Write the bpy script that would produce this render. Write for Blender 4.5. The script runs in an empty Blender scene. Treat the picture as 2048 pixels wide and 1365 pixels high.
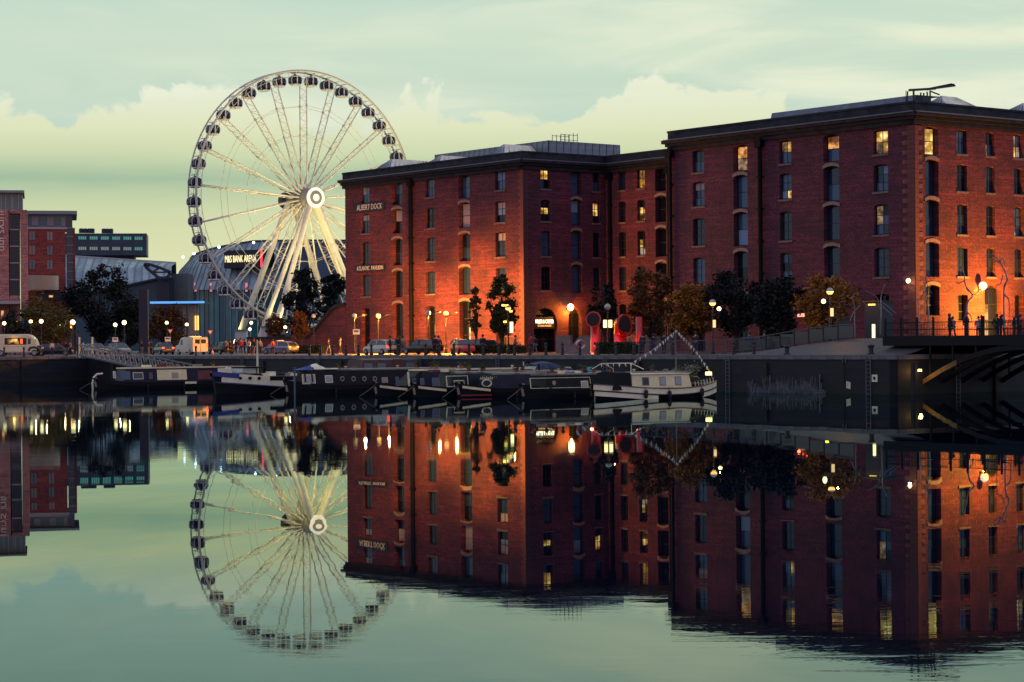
import bpy, bmesh, math, random
from mathutils import Vector, Matrix
random.seed(7)
SC = bpy.context.scene
COL = SC.collection
PI = math.pi
rad = math.radians

# ---------------------------------------------------------------- camera
F, EYE, ROLL = 4290.0, 3.6, rad(.45)      # focal length in photo pixels, eye height above the water, slight roll
cam_data = bpy.data.cameras.new('camera')
cam = bpy.data.objects.new('camera', cam_data)
COL.objects.link(cam)
cam_data.sensor_width = 36.0
cam_data.lens = F / 2048.0 * 36.0
cam_data.shift_y = 7.0 / 2048.0
cam_data.clip_start = 1.0
cam_data.clip_end = 9000.0
cam.matrix_world = Matrix.Translation((0, 0, EYE)) @ Matrix.Rotation(rad(90), 4, 'X') @ Matrix.Rotation(-ROLL, 4, 'Z')
SC.camera = cam

# ---------------------------------------------------------------- world: dusk sky with a bank of cumulus all round the horizon
world = bpy.data.worlds.new('World')
SC.world = world
world.use_nodes = True
NT = world.node_tree
NT.nodes.clear()


class G:
    """tiny node graph helper"""
    def __init__(s, nt): s.nt = nt
    def n(s, typ, ins=None, **props):
        nd = s.nt.nodes.new(typ)
        for k, v in props.items(): setattr(nd, k, v)
        for k, v in (ins or {}).items():
            if isinstance(v, bpy.types.NodeSocket): s.nt.links.new(v, nd.inputs[k])
            else: nd.inputs[k].default_value = v
        return nd
    def math(s, op, a, b=0.0, c=0.0, clamp=False):
        return s.n('ShaderNodeMath', {0: a, 1: b, 2: c}, operation=op, use_clamp=clamp).outputs[0]
    def mix(s, f, a, b, blend='MIX'):
        nd = s.n('ShaderNodeMix', data_type='RGBA', blend_type=blend)
        for k, v in ((0, f), (6, a), (7, b)):
            if isinstance(v, bpy.types.NodeSocket): s.nt.links.new(v, nd.inputs[k])
            else: nd.inputs[k].default_value = v if k == 0 else (tuple(v) + (1,))[:4]
        return nd.outputs[2]
    def mr(s, v, a, b, c, d, interp='SMOOTHSTEP'):
        return s.n('ShaderNodeMapRange', {0: v, 1: a, 2: b, 3: c, 4: d}, interpolation_type=interp).outputs[0]
    def noise(s, vec, scale, detail=4, rough=.5, dist=0.0):
        return s.n('ShaderNodeTexNoise', {'Vector': vec, 'Scale': scale, 'Detail': detail, 'Roughness': rough, 'Distortion': dist}).outputs[0]
    def mapping(s, vec, scale=(1, 1, 1), loc=(0, 0, 0)):
        return s.n('ShaderNodeMapping', {'Vector': vec, 'Scale': scale, 'Location': loc}).outputs[0]
    def ramp(s, f, stops, interp='LINEAR'):
        nd = s.n('ShaderNodeValToRGB', {0: f})
        cr = nd.color_ramp
        cr.interpolation = interp
        while len(cr.elements) < len(stops): cr.elements.new(.5)
        for e, (p, c) in zip(cr.elements, stops):
            e.position = p
            e.color = (tuple(c) + (1,))[:4]
        return nd.outputs[0]


g = G(NT)
DIRV = g.n('ShaderNodeTexCoord').outputs['Generated']
sep = g.n('ShaderNodeSeparateXYZ', {0: DIRV})
dX, dY, dZ = sep.outputs
SUN_EL, SUN_AZ = 2.5, 42.0        # low sun behind the cloud ahead of the camera, a little to the right
nish = g.n('ShaderNodeTexSky', sky_type='NISHITA', sun_disc=False, sun_elevation=rad(SUN_EL), sun_rotation=rad(SUN_AZ), air_density=1.2, dust_density=1.5, ozone_density=2.5)
el = g.math('MAXIMUM', dZ, 0.0)
upper = g.ramp(el, [(0, (.58, .71, .55)), (.10, (.52, .67, .56)), (.14, (.60, .73, .58)), (.20, (.44, .63, .60)), (.36, (.42, .56, .56)), (.8, (.40, .44, .62)), (1, (.38, .41, .62))])
streak = g.noise(g.mapping(DIRV, (4.0, 4.0, 26.0)), 1.6, 6, .55, .6)
streak2 = g.noise(g.mapping(DIRV, (3.0, 3.0, 9.0), (5, 2, 1)), 1.7, 3, .5)
sm = g.math('MULTIPLY', g.mr(streak, .42, .68, 0, 1), g.mr(g.math('ADD', streak2, g.math('MULTIPLY', dX, .35)), .36, .62, .15, 1))
upper = g.mix(g.math('MULTIPLY', sm, .85), upper, (.84, .87, .66))
# cumulus bank
edge_n = g.noise(g.mapping(DIRV, (1, 1, 1.2), (3.1, 0.4, 7.7)), 17.0, 8, .58, .3)
edge_big = g.noise(g.mapping(DIRV, (1, 1, 0), (1.9, 8.4, 0)), 5.0, 2, .5)
edge = g.math('ADD', g.math('ADD', .104, g.math('MULTIPLY', g.math('SUBTRACT', edge_n, .5), .105)), g.math('MULTIPLY', g.math('SUBTRACT', edge_big, .42), .035))
bank_m = g.mr(g.math('SUBTRACT', edge, el), -.0022, .0040, 0, 1)
body_n = g.noise(g.mapping(DIRV, (5, 5, 40), (2, 2, 2)), 1.7, 5, .55, .3)
bank = g.ramp(g.math('MULTIPLY', el, 5.0), [(0, (.70, .71, .40)), (.20, (.72, .74, .43)), (.31, (.62, .68, .41)), (.385, (.34, .49, .34)), (.44, (.58, .67, .42)), (.50, (.73, .77, .51)), (.56, (.78, .82, .62)), (.62, (.88, .91, .78))])
bank = g.mix(g.mr(body_n, .35, .75, 0, .32), bank, (.70, .76, .46))
sky = g.mix(bank_m, upper, bank)
# the warm afterglow lies ahead; to the sides and behind the camera the cloud is a cooler violet-grey
ahead = g.mr(dY, -.35, .92, 0, 1)
dusk = g.mix(g.mr(el, 0, .7, 0, 1), (.54, .45, .57), (.37, .39, .62))
sky = g.mix(ahead, dusk, sky)
below = g.mr(dZ, -.02, 0.0, 0, 1)
sky = g.mix(below, (.01, .012, .02), sky)
# clear-air part of the sky between the clouds
sky = g.mix(.93, g.n('ShaderNodeVectorMath', {0: nish.outputs[0], 3: .05}, operation='SCALE').outputs[0], sky)
bg = g.n('ShaderNodeBackground', {0: sky, 1: 1.08})
wo = g.n('ShaderNodeOutputWorld', {0: bg.outputs[0]})

# ---------------------------------------------------------------- sun (very weak, behind the cloud)
sun_data = bpy.data.lights.new('sun', 'SUN')
sun_data.energy = .25
sun_data.angle = rad(12)
sun_data.color = (1, .82, .6)
sun = bpy.data.objects.new('sun', sun_data)
COL.objects.link(sun)
sd = Vector((math.sin(rad(SUN_AZ)) * math.cos(rad(SUN_EL + 4)), math.cos(rad(SUN_AZ)) * math.cos(rad(SUN_EL + 4)), math.sin(rad(SUN_EL + 4))))
sun.rotation_euler = sd.to_track_quat('Z', 'Y').to_euler()
sun.location = (0, 0, 80)

SC.view_settings.view_transform = 'Standard'
SC.view_settings.look = 'None'
SC.view_settings.exposure = 0.0
SC.view_settings.gamma = 1.0
SC.render.engine = 'CYCLES'
SC.cycles.use_denoising = True
SC.cycles.max_bounces = 6
SC.cycles.diffuse_bounces = 2
SC.cycles.glossy_bounces = 4
SC.cycles.caustics_reflective = False
SC.cycles.caustics_refractive = False
SC.cycles.sample_clamp_indirect = 4.0

# ---------------------------------------------------------------- layout: where things stand
_c, _s = math.cos(ROLL), math.sin(ROLL)
UL = Vector((-.6115, .7912, 0))           # along the quay, away to the left
UR = Vector((.7912, .6115, 0))            # across the quay, away to the right
QUAY = 2.7                                # quay level above the water
Q0 = Vector((14.8, 160.0, 0))             # a point of the quay edge
PA = Vector((1.33, 232.7, 0))             # near corner of the left warehouse
CB = Vector((34.94, 185.57, 0))           # near corner of the right warehouse


def slope(px, py):
    dx, dy = px - 1024, py - 682.5
    return (dx * _c - dy * _s) / F, (-dx * _s - dy * _c + 7) / F


def at(px, py, d):
    a, b = slope(px, py)
    return Vector((a * d, d, EYE + b * d))


def at_z(px, d, z):
    U = F * (z - EYE) / d - 7
    return Vector(((px - 1024 + U * _s) / _c / F * d, d, z))


def on_line(px, z, O, u):
    """point of the line O + t*u (in plan) seen in column px, at height z"""
    d = O.y
    for _ in range(4):
        k = at_z(px, d, z).x / d
        t = (k * O.y - O.x) / (u.x - k * u.y)
        d = O.y + t * u.y
    p = O + u * t
    return Vector((p.x, p.y, z)), t


def quay(px, w, z=QUAY):
    """point on the quay, w metres back from its edge"""
    return on_line(px, z, Q0 + UR * w, UL)[0]


ANG_R = math.atan2(UR.y, UR.x)            # heading of things that stand across the quay
ANG_L = math.atan2(UL.y, UL.x)            # heading of things that stand along the quay


# ---------------------------------------------------------------- materials
MATS = {}


def M(name, col=(.5, .5, .5), rough=.7, metal=0.0, var=0.0, scale=1.0, bump=0.0, emis=None, estr=0.0, spec=.5, detail=5, coat=0.0):
    if name in MATS: return MATS[name]
    m = bpy.data.materials.new(name)
    m.use_nodes = True
    q = G(m.node_tree)
    b = m.node_tree.nodes['Principled BSDF']
    b.inputs['Base Color'].default_value = tuple(col) + (1,)
    b.inputs['Roughness'].default_value = rough
    b.inputs['Metallic'].default_value = metal
    b.inputs['Specular IOR Level'].default_value = spec
    b.inputs['Coat Weight'].default_value = coat
    if var or bump:
        oc = q.n('ShaderNodeTexCoord').outputs['Object']
        nz = q.noise(oc, scale, detail, .6)
        if var:
            lo = tuple(c * (1 - var) for c in col)
            hi = tuple(min(1, c * (1 + var)) for c in col)
            cc = q.mix(q.mr(nz, .3, .7, 0, 1, 'LINEAR'), lo, hi)
            m.node_tree.links.new(cc, b.inputs['Base Color'])
            rr = q.mr(nz, .3, .7, min(1, rough * 1.15), rough * .85, 'LINEAR')
            m.node_tree.links.new(rr, b.inputs['Roughness'])
        if bump:
            bp = q.n('ShaderNodeBump', {'Strength': bump, 'Distance': .05, 'Height': q.noise(oc, scale * 4, 4, .6)})
            m.node_tree.links.new(bp.outputs[0], b.inputs['Normal'])
    if emis:
        b.inputs['Emission Color'].default_value = tuple(emis) + (1,)
        b.inputs['Emission Strength'].default_value = estr
    MATS[name] = m
    return m


def brick_mat(name, c1, c2, mortar, stain=.42):
    if name in MATS: return MATS[name]
    m = bpy.data.materials.new(name)
    m.use_nodes = True
    q = G(m.node_tree)
    b = m.node_tree.nodes['Principled BSDF']
    oc = q.n('ShaderNodeTexCoord').outputs['Object']
    sx = q.n('ShaderNodeSeparateXYZ', {0: oc})
    v = q.n('ShaderNodeCombineXYZ', {0: sx.outputs[0], 1: sx.outputs[2], 2: 0.0}).outputs[0]
    br = q.n('ShaderNodeTexBrick', {'Vector': v, 'Color1': c1 + (1,), 'Color2': c2 + (1,), 'Mortar': mortar + (1,), 'Scale': 1.0, 'Mortar Size': .010, 'Mortar Smooth': .3, 'Bias': -.1, 'Brick Width': .36, 'Row Height': .115})
    big = q.noise(q.mapping(v, (1, 1.5, 1)), .26, 6, .66)
    fine = q.noise(q.mapping(v, (.55, 2.2, 1)), 1.4, 7, .80)
    course = q.noise(q.mapping(v, (.12, 5, 1)), 1.0, 3, .6)
    spk = q.noise(v, 6.0, 2, .5)
    col = q.mix(q.mr(fine, .38, .62, 0, .85), br.outputs[0], tuple(c * .36 for c in c1))
    col = q.mix(q.mr(course, .50, .66, 0, .6), col, tuple(min(1, c * 1.35) for c in c2))
    col = q.mix(q.mr(spk, .52, .70, 0, .7), col, tuple(min(1, c * 1.9) for c in c2))
    col = q.mix(q.mr(big, .42, .62, 0, stain * 1.3), col, (.035, .018, .026))
    drip = q.noise(q.mapping(v, (1.5, .10, 1), (3, 9, 0)), 1.0, 4, .6)
    col = q.mix(q.mr(drip, .54, .74, 0, stain * 1.3), col, (.03, .018, .024))
    m.node_tree.links.new(col, b.inputs['Base Color'])
    b.inputs['Roughness'].default_value = .88
    bp = q.n('ShaderNodeBump', {'Strength': .5, 'Distance': .03, 'Height': q.math('ADD', br.outputs[1], q.math('MULTIPLY', fine, -.8))})
    m.node_tree.links.new(bp.outputs[0], b.inputs['Normal'])
    MATS[name] = m
    return m


def lit_mat(name, col, strength, dark=.25, scale=(1.2, 1.2, 1.6)):
    """a lit room seen through a pane: uneven warm light"""
    if name in MATS: return MATS[name]
    m = bpy.data.materials.new(name)
    m.use_nodes = True
    q = G(m.node_tree)
    b = m.node_tree.nodes['Principled BSDF']
    b.inputs['Base Color'].default_value = (.02, .02, .02, 1)
    b.inputs['Roughness'].default_value = .1
    gc = q.n('ShaderNodeNewGeometry').outputs['Position']
    nz = q.noise(q.mapping(gc, scale), .9, 3, .5)
    e = q.mr(nz, .32, .64, dark * .5, 1.0)
    cc = q.mix(q.mr(nz, .45, .66, 0, 1), (col[0] * .8, col[1] * .62, col[2] * .45), (1, min(1, col[1] * 1.3), min(1, col[2] * 3.0)))
    m.node_tree.links.new(cc, b.inputs['Emission Color'])
    m.node_tree.links.new(q.math('MULTIPLY', e, strength), b.inputs['Emission Strength'])
    MATS[name] = m
    return m


# ---------------------------------------------------------------- mesh builder
class MB:
    def __init__(s): s.v, s.f = [], []
    def add(s, vs, fs):
        o = len(s.v)
        s.v += [tuple(v) for v in vs]
        s.f += [tuple(i + o for i in f) for f in fs]
        return s
    def quad(s, a, b, c, d): return s.add([a, b, c, d], [(0, 1, 2, 3)])
    def box(s, x0, x1, y0, y1, z0, z1):
        return s.add([(x0, y0, z0), (x1, y0, z0), (x1, y1, z0), (x0, y1, z0), (x0, y0, z1), (x1, y0, z1), (x1, y1, z1), (x0, y1, z1)],
                     [(0, 3, 2, 1), (4, 5, 6, 7), (0, 1, 5, 4), (1, 2, 6, 5), (2, 3, 7, 6), (3, 0, 4, 7)])
    def bar(s, a, b, w, h=None):
        """square bar from a to b"""
        a, b = Vector(a), Vector(b)
        h = h or w
        d = (b - a).normalized()
        up = Vector((0, 0, 1)) if abs(d.z) < .95 else Vector((1, 0, 0))
        x = d.cross(up).normalized() * (w / 2)
        y = x.cross(d).normalized() * (h / 2)
        vs = [p + i * x + j * y for p in (a, b) for i, j in ((-1, -1), (1, -1), (1, 1), (-1, 1))]
        return s.add(vs, [(0, 1, 2, 3), (7, 6, 5, 4), (0, 4, 5, 1), (1, 5, 6, 2), (2, 6, 7, 3), (3, 7, 4, 0)])
    def tube(s, pts, r, n=8, cap=True):
        pts = [Vector(p) for p in pts]
        rs = r if isinstance(r, (list, tuple)) else [r] * len(pts)
        rings = []
        px = None
        for i, p in enumerate(pts):
            d = (pts[min(i + 1, len(pts) - 1)] - pts[max(i - 1, 0)]).normalized()
            if px is None:
                up = Vector((0, 0, 1)) if abs(d.z) < .9 else Vector((1, 0, 0))
                px = d.cross(up).normalized()
            x = (px - d * px.dot(d)).normalized()
            y = d.cross(x)
            px = x
            rings.append([p + (x * math.cos(2 * PI * k / n) + y * math.sin(2 * PI * k / n)) * rs[i] for k in range(n)])
        vs = [v for rg in rings for v in rg]
        fs = [(i * n + k, i * n + (k + 1) % n, (i + 1) * n + (k + 1) % n, (i + 1) * n + k) for i in range(len(pts) - 1) for k in range(n)]
        if cap: fs += [tuple(range(n - 1, -1, -1)), tuple(range((len(pts) - 1) * n, len(pts) * n))]
        return s.add(vs, fs)
    def lathe(s, prof, n=12, c=(0, 0, 0)):
        """prof: list of (radius, z)"""
        vs = [(c[0] + r * math.cos(2 * PI * k / n), c[1] + r * math.sin(2 * PI * k / n), c[2] + z) for r, z in prof for k in range(n)]
        m = len(prof)
        fs = [(i * n + k, i * n + (k + 1) % n, (i + 1) * n + (k + 1) % n, (i + 1) * n + k) for i in range(m - 1) for k in range(n)]
        fs += [tuple(range(n - 1, -1, -1)), tuple(range((m - 1) * n, m * n))]
        return s.add(vs, fs)
    def ball(s, c, r, n=12, m=8, sz=1.0):
        return s.lathe([(max(.001, r * math.sin(PI * i / m)), -r * math.cos(PI * i / m) * sz) for i in range(m + 1)], n, c)
    def prism(s, poly, y0, y1):
        """polygon of (x, z) extruded along y"""
        n = len(poly)
        vs = [(x, y0, z) for x, z in poly] + [(x, y1, z) for x, z in poly]
        return s.add(vs, [tuple(range(n)), tuple(range(2 * n - 1, n - 1, -1))] + [(i + n, (i + 1) % n + n, (i + 1) % n, i) for i in range(n)])
    def plate(s, poly, z0, z1):
        """polygon of (x, y) between two heights"""
        n = len(poly)
        vs = [(p[0], p[1], z0) for p in poly] + [(p[0], p[1], z1) for p in poly]
        return s.add(vs, [tuple(range(n - 1, -1, -1)), tuple(range(n, 2 * n))] + [(i, (i + 1) % n, (i + 1) % n + n, i + n) for i in range(n)])
    def loft(s, rings, close=True, caps=True):
        n = len(rings[0])
        vs = [v for r in rings for v in r]
        kk = n if close else n - 1
        fs = [(i * n + k, i * n + (k + 1) % n, (i + 1) * n + (k + 1) % n, (i + 1) * n + k) for i in range(len(rings) - 1) for k in range(kk)]
        if caps and close: fs += [tuple(range(n - 1, -1, -1)), tuple(range((len(rings) - 1) * n, len(rings) * n))]
        return s.add(vs, fs)
    def mesh(s, name, mat, smooth=False):
        me = bpy.data.meshes.new(name)
        me.from_pydata(s.v, [], s.f)
        me.materials.append(mat)
        if smooth:
            for p in me.polygons: p.use_smooth = True
        me.update()
        return me
    def build(s, name, mat, parent=None, loc=(0, 0, 0), rz=0.0, smooth=False):
        return place(name, s.mesh(name, mat, smooth), parent, loc, rz)


def place(name, me, parent=None, loc=(0, 0, 0), rz=0.0):
    o = bpy.data.objects.new(name, me)
    COL.objects.link(o)
    o.parent = parent
    o.location = loc
    if isinstance(rz, (tuple, list)): o.rotation_euler = rz
    else: o.rotation_euler = (0, 0, rz)
    return o


def fix_normals(me):
    bm = bmesh.new()
    bm.from_mesh(me)
    bmesh.ops.recalc_face_normals(bm, faces=bm.faces)
    bm.to_mesh(me)
    bm.free()


def tag(o, label=None, cat=None, group=None, kind=None):
    for k, v in (('label', label), ('category', cat), ('group', group), ('kind', kind)):
        if v: o[k] = v
    return o


def thing(name, label, cat, loc=(0, 0, 0), rz=0.0, group=None):
    return tag(place(name, None, None, loc, rz), label, cat, group)


KIDS = {}


def copy_tree(o, parent=None):
    c = o.copy()
    COL.objects.link(c)
    c.parent = parent
    for ch in list(o.children): copy_tree(ch, c)
    return c


FONT_CACHE = {}


def text_mesh(body, size, mat, depth=.03, width=None):
    """lettering as a mesh in the local x-z plane, centred, facing -y"""
    cu = bpy.data.curves.new('lettering', 'FONT')
    cu.body = body
    cu.size = size
    cu.align_x = 'CENTER'
    cu.align_y = 'CENTER'
    cu.extrude = depth
    cu.resolution_u = 2
    o = bpy.data.objects.new('lettering', cu)
    COL.objects.link(o)
    dg = bpy.context.evaluated_depsgraph_get()
    me = bpy.data.meshes.new_from_object(o.evaluated_get(dg))
    bpy.data.objects.remove(o)
    xs = [v.co.x for v in me.vertices]
    k = width / (max(xs) - min(xs)) if width else 1.0
    me.transform(Matrix.Rotation(rad(90), 4, 'X') @ Matrix.Diagonal((k, 1, 1, 1)))
    me.materials.clear()
    me.materials.append(mat)
    return me
# ================================================================ THE SETTING
# ---- water
def water_mat():
    """still, murky dock water: dark body, patchy teal-tinted reflection, faint ripples"""
    m = bpy.data.materials.new('dock_water')
    m.use_nodes = True
    nt = m.node_tree
    nt.nodes.clear()
    q = G(nt)
    oc = q.n('ShaderNodeTexCoord').outputs['Object']
    swell = q.noise(q.mapping(oc, (.10, .22, 1)), 1.0, 2, .5)
    rip = q.noise(q.mapping(oc, (.7, 1.9, 1)), 1.0, 4, .6, .5)
    calm = q.mr(q.noise(q.mapping(oc, (.012, .03, 1), (4, 1, 0)), 1.0, 3, .5), .44, .66, .06, 1.6)
    h = q.math('ADD', q.math('MULTIPLY', swell, .0075), q.math('MULTIPLY', q.math('MULTIPLY', rip, calm), .0032))
    bp = q.n('ShaderNodeBump', {'Strength': 1.0, 'Distance': .34, 'Height': h}).outputs[0]
    mottle = q.noise(q.mapping(oc, (.09, .045, 1), (2, 7, 0)), 1.0, 5, .6, .4)  # noise that varies the reflection tint in patches
    tint = q.mix(q.mr(mottle, .40, .62, 0, 1), (.60, .80, .82), (.84, .93, .82))
    gl = q.n('ShaderNodeBsdfGlossy', {'Color': tint, 'Roughness': .006, 'Normal': bp})
    df = q.n('ShaderNodeBsdfDiffuse', {'Color': (.0012, .004, .013, 1), 'Normal': bp})
    fr = q.n('ShaderNodeFresnel', {'IOR': 1.30, 'Normal': bp})
    mx = q.n('ShaderNodeMixShader', {0: fr.outputs[0], 1: df.outputs[0], 2: gl.outputs[0]})
    q.n('ShaderNodeOutputMaterial', {0: mx.outputs[0]})
    return m


mb = MB()
mb.quad((-3000, -200, 0), (3000, -200, 0), (3000, 5000, 0), (-3000, 5000, 0))
tag(mb.build('water', water_mat()), kind='structure')

TR = on_line(1796, 1.5, Q0, UL)[1]       # quay corner at the passage
TL = on_line(176, 1.5, Q0, UL)[1]        # quay corner at the far left
RC = Q0 + UL * TR
LC = Q0 + UL * TL


def paving_mat(name, col):
    m = bpy.data.materials.new(name)
    m.use_nodes = True
    q = G(m.node_tree)
    b = m.node_tree.nodes['Principled BSDF']
    oc = q.n('ShaderNodeTexCoord').outputs['Object']
    rt = q.n('ShaderNodeMapping', {'Vector': oc, 'Rotation': (0, 0, -ANG_L)}).outputs[0]
    br = q.n('ShaderNodeTexBrick', {'Vector': rt, 'Color1': tuple(c * .8 for c in col) + (1,), 'Color2': tuple(c * 1.2 for c in col) + (1,), 'Mortar': tuple(c * .35 for c in col) + (1,), 'Scale': 1.0, 'Mortar Size': .014, 'Brick Width': .42, 'Row Height': .2})
    n1 = q.noise(oc, .35, 5, .6)
    c = q.mix(q.mr(n1, .4, .7, 0, .6), br.outputs[0], tuple(c * .55 for c in col))
    m.node_tree.links.new(c, b.inputs['Base Color'])
    b.inputs['Roughness'].default_value = .6
    bp = q.n('ShaderNodeBump', {'Strength': .4, 'Distance': .02, 'Height': br.outputs[1]})
    m.node_tree.links.new(bp.outputs[0], b.inputs['Normal'])
    return m


PAVE = paving_mat('stone_setts', (.048, .051, .060))
mb = MB()
p = [LC - UR * 260, LC + UR * .02, RC + UR * .02, RC + UR * 400, Vector((2600, 900, 0)), Vector((2600, 4500, 0)), Vector((-2600, 4500, 0)), Vector((-2600, 300, 0))]
mb.add([(v.x, v.y, QUAY) for v in p], [tuple(range(len(p)))])
tag(mb.build('pavement', PAVE), kind='structure')

# raised ground that ramps up to the bridge
mb = MB()
NX, NW = 40, 24
ts = [TR + .03 + (8 - TR) * i / NX for i in range(NX + 1)]
ws = [.35 + 6.2 * (j / 12) if j <= 12 else 6.55 + (75 - 6.55) * ((j - 12) / 12) ** 1.6 for j in range(NW + 1)]
sst = lambda x: (lambda t: t * t * (3 - 2 * t))(max(0, min(1, x)))
RAISE = 1.15
def ground_z(t, w): return QUAY + .004 + RAISE * sst((4.5 - t) / 14.5) * sst((w - .3) / 6.0)
vs = []
for t in ts:
    for w in ws:
        v = Q0 + UL * t + UR * w
        vs.append((v.x, v.y, ground_z(t, w)))
mb.add(vs, [(i * (NW + 1) + j, i * (NW + 1) + j + 1, (i + 1) * (NW + 1) + j + 1, (i + 1) * (NW + 1) + j) for i in range(NX) for j in range(NW)])
o = mb.build('ramp', PAVE, smooth=True)
fix_normals(o.data)
tag(o, kind='structure')


def wall_mat():
    m = bpy.data.materials.new('dock_wall_granite')
    m.use_nodes = True
    q = G(m.node_tree)
    b = m.node_tree.nodes['Principled BSDF']
    oc = q.n('ShaderNodeTexCoord').outputs['Object']
    sx = q.n('ShaderNodeSeparateXYZ', {0: oc})
    v = q.n('ShaderNodeCombineXYZ', {0: sx.outputs[0], 1: sx.outputs[2], 2: 0.0}).outputs[0]
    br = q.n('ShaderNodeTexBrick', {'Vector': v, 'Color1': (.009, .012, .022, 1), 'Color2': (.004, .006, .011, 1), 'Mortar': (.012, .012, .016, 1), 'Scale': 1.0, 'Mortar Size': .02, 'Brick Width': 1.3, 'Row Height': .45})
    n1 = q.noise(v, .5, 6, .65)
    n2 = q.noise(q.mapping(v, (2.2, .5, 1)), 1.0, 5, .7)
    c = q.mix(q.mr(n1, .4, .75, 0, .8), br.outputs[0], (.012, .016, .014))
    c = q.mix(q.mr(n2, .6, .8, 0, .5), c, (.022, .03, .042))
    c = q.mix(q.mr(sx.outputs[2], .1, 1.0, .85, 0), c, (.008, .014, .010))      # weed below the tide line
    m.node_tree.links.new(c, b.inputs['Base Color'])
    b.inputs['Roughness'].default_value = .7
    bp = q.n('ShaderNodeBump', {'Strength': .7, 'Distance': .06, 'Height': q.math('ADD', br.outputs[1], q.math('MULTIPLY', n1, -.6))})
    m.node_tree.links.new(bp.outputs[0], b.inputs['Normal'])
    MATS['dock_wall_granite'] = m
    return m


WALL = wall_mat()
COPING = M('granite_coping', (.13, .135, .145), .6, var=.3, scale=3, bump=.2)


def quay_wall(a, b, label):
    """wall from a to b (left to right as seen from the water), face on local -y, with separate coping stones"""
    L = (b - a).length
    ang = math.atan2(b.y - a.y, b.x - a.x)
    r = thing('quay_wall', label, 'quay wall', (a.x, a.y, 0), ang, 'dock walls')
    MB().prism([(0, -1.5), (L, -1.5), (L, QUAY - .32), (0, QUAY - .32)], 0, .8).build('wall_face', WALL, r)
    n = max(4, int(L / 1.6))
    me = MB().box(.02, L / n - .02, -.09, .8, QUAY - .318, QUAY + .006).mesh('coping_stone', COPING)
    for i in range(n): place('coping_stone', me, r, (L / n * i, 0, random.uniform(-.006, .006)))
    for x in [x for x in range(6, int(L), 14)]:
        c = MB()
        for s in (-.2, .2): c.bar((x + s, -.12, -.2), (x + s, -.12, QUAY - .1), .05)
        for k in range(9): c.bar((x - .2, -.12, .05 + k * .28), (x + .2, -.12, .05 + k * .28), .035)
        c.build('ladder', M('galvanised', (.14, .15, .17), .5, .4), r)
        f = MB().box(x + 3.9, x + 4.15, -.2, 0.01, -.5, QUAY - .5)
        f.build('fender_post', M('tarred_timber', (.02, .017, .015), .8, var=.3, scale=4), r)
    return r


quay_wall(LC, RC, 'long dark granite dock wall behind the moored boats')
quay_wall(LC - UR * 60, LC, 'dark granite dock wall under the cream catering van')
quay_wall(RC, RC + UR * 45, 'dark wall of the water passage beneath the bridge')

# ---------------------------------------------------------------- facades with real openings
BRICK = brick_mat('red_brick', (.122, .024, .038), (.18, .037, .049), (.09, .044, .053))
BRICK2 = brick_mat('dark_brick', (.105, .020, .045), (.16, .031, .058), (.078, .038, .052), .45)
STONE = M('sandstone', (.42, .33, .27), .8, var=.3, scale=2.5, bump=.3)
LINTEL = M('painted_lintel', (.23, .17, .145), .75, var=.3, scale=3)
CORN = M('cornice_granite', (.012, .014, .022), .85, var=.4, scale=1.5, bump=.2)
PARA = M('parapet_granite', (.010, .013, .024), .75, var=.4, scale=1.2, bump=.2)
FRAME = M('window_iron', (.012, .014, .018), .45)
SILL = M('stone_sill', (.16, .12, .11), .8, var=.3, scale=4)
PIPE = M('cast_iron_pipe', (.004, .005, .009), .7, spec=.15)
GLASSES = []  # the bluer kinds have reflected sky put into their base colour
for i, (c, r, sp) in enumerate([((.010, .014, .022), .05, .9), ((.014, .030, .060), .12, .7), ((.006, .008, .014), .05, .55), ((.04, .09, .17), .2, .8), ((.20, .33, .48), .5, .5)]):
    GLASSES.append(M('window_glass_%d' % i, c, r, spec=sp * .7, coat=.2 if i in (1, 3) else 0))
    GLASSES[-1].node_tree.nodes['Principled BSDF'].inputs['Specular Tint'].default_value = (.45, .72, 1, 1)
LIT = {'y': lit_mat('lit_room_yellow', (1, .62, .10), 1.25), 'o': lit_mat('lit_room_amber', (1, .40, .06), .9, .2), 'd': lit_mat('lit_room_dim', (1, .6, .2), .35, .2), 'w': lit_mat('lit_room_bright', (1, .70, .13), 1.45, .55)}
BLIND = M('window_blind', (.36, .33, .34), .8)
UNIT_PANE = {}


def pane_mesh(mat):
    if mat.name not in UNIT_PANE: UNIT_PANE[mat.name] = MB().box(0, 1, 0, .02, 0, 1).mesh('pane', mat)
    return UNIT_PANE[mat.name]


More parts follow.
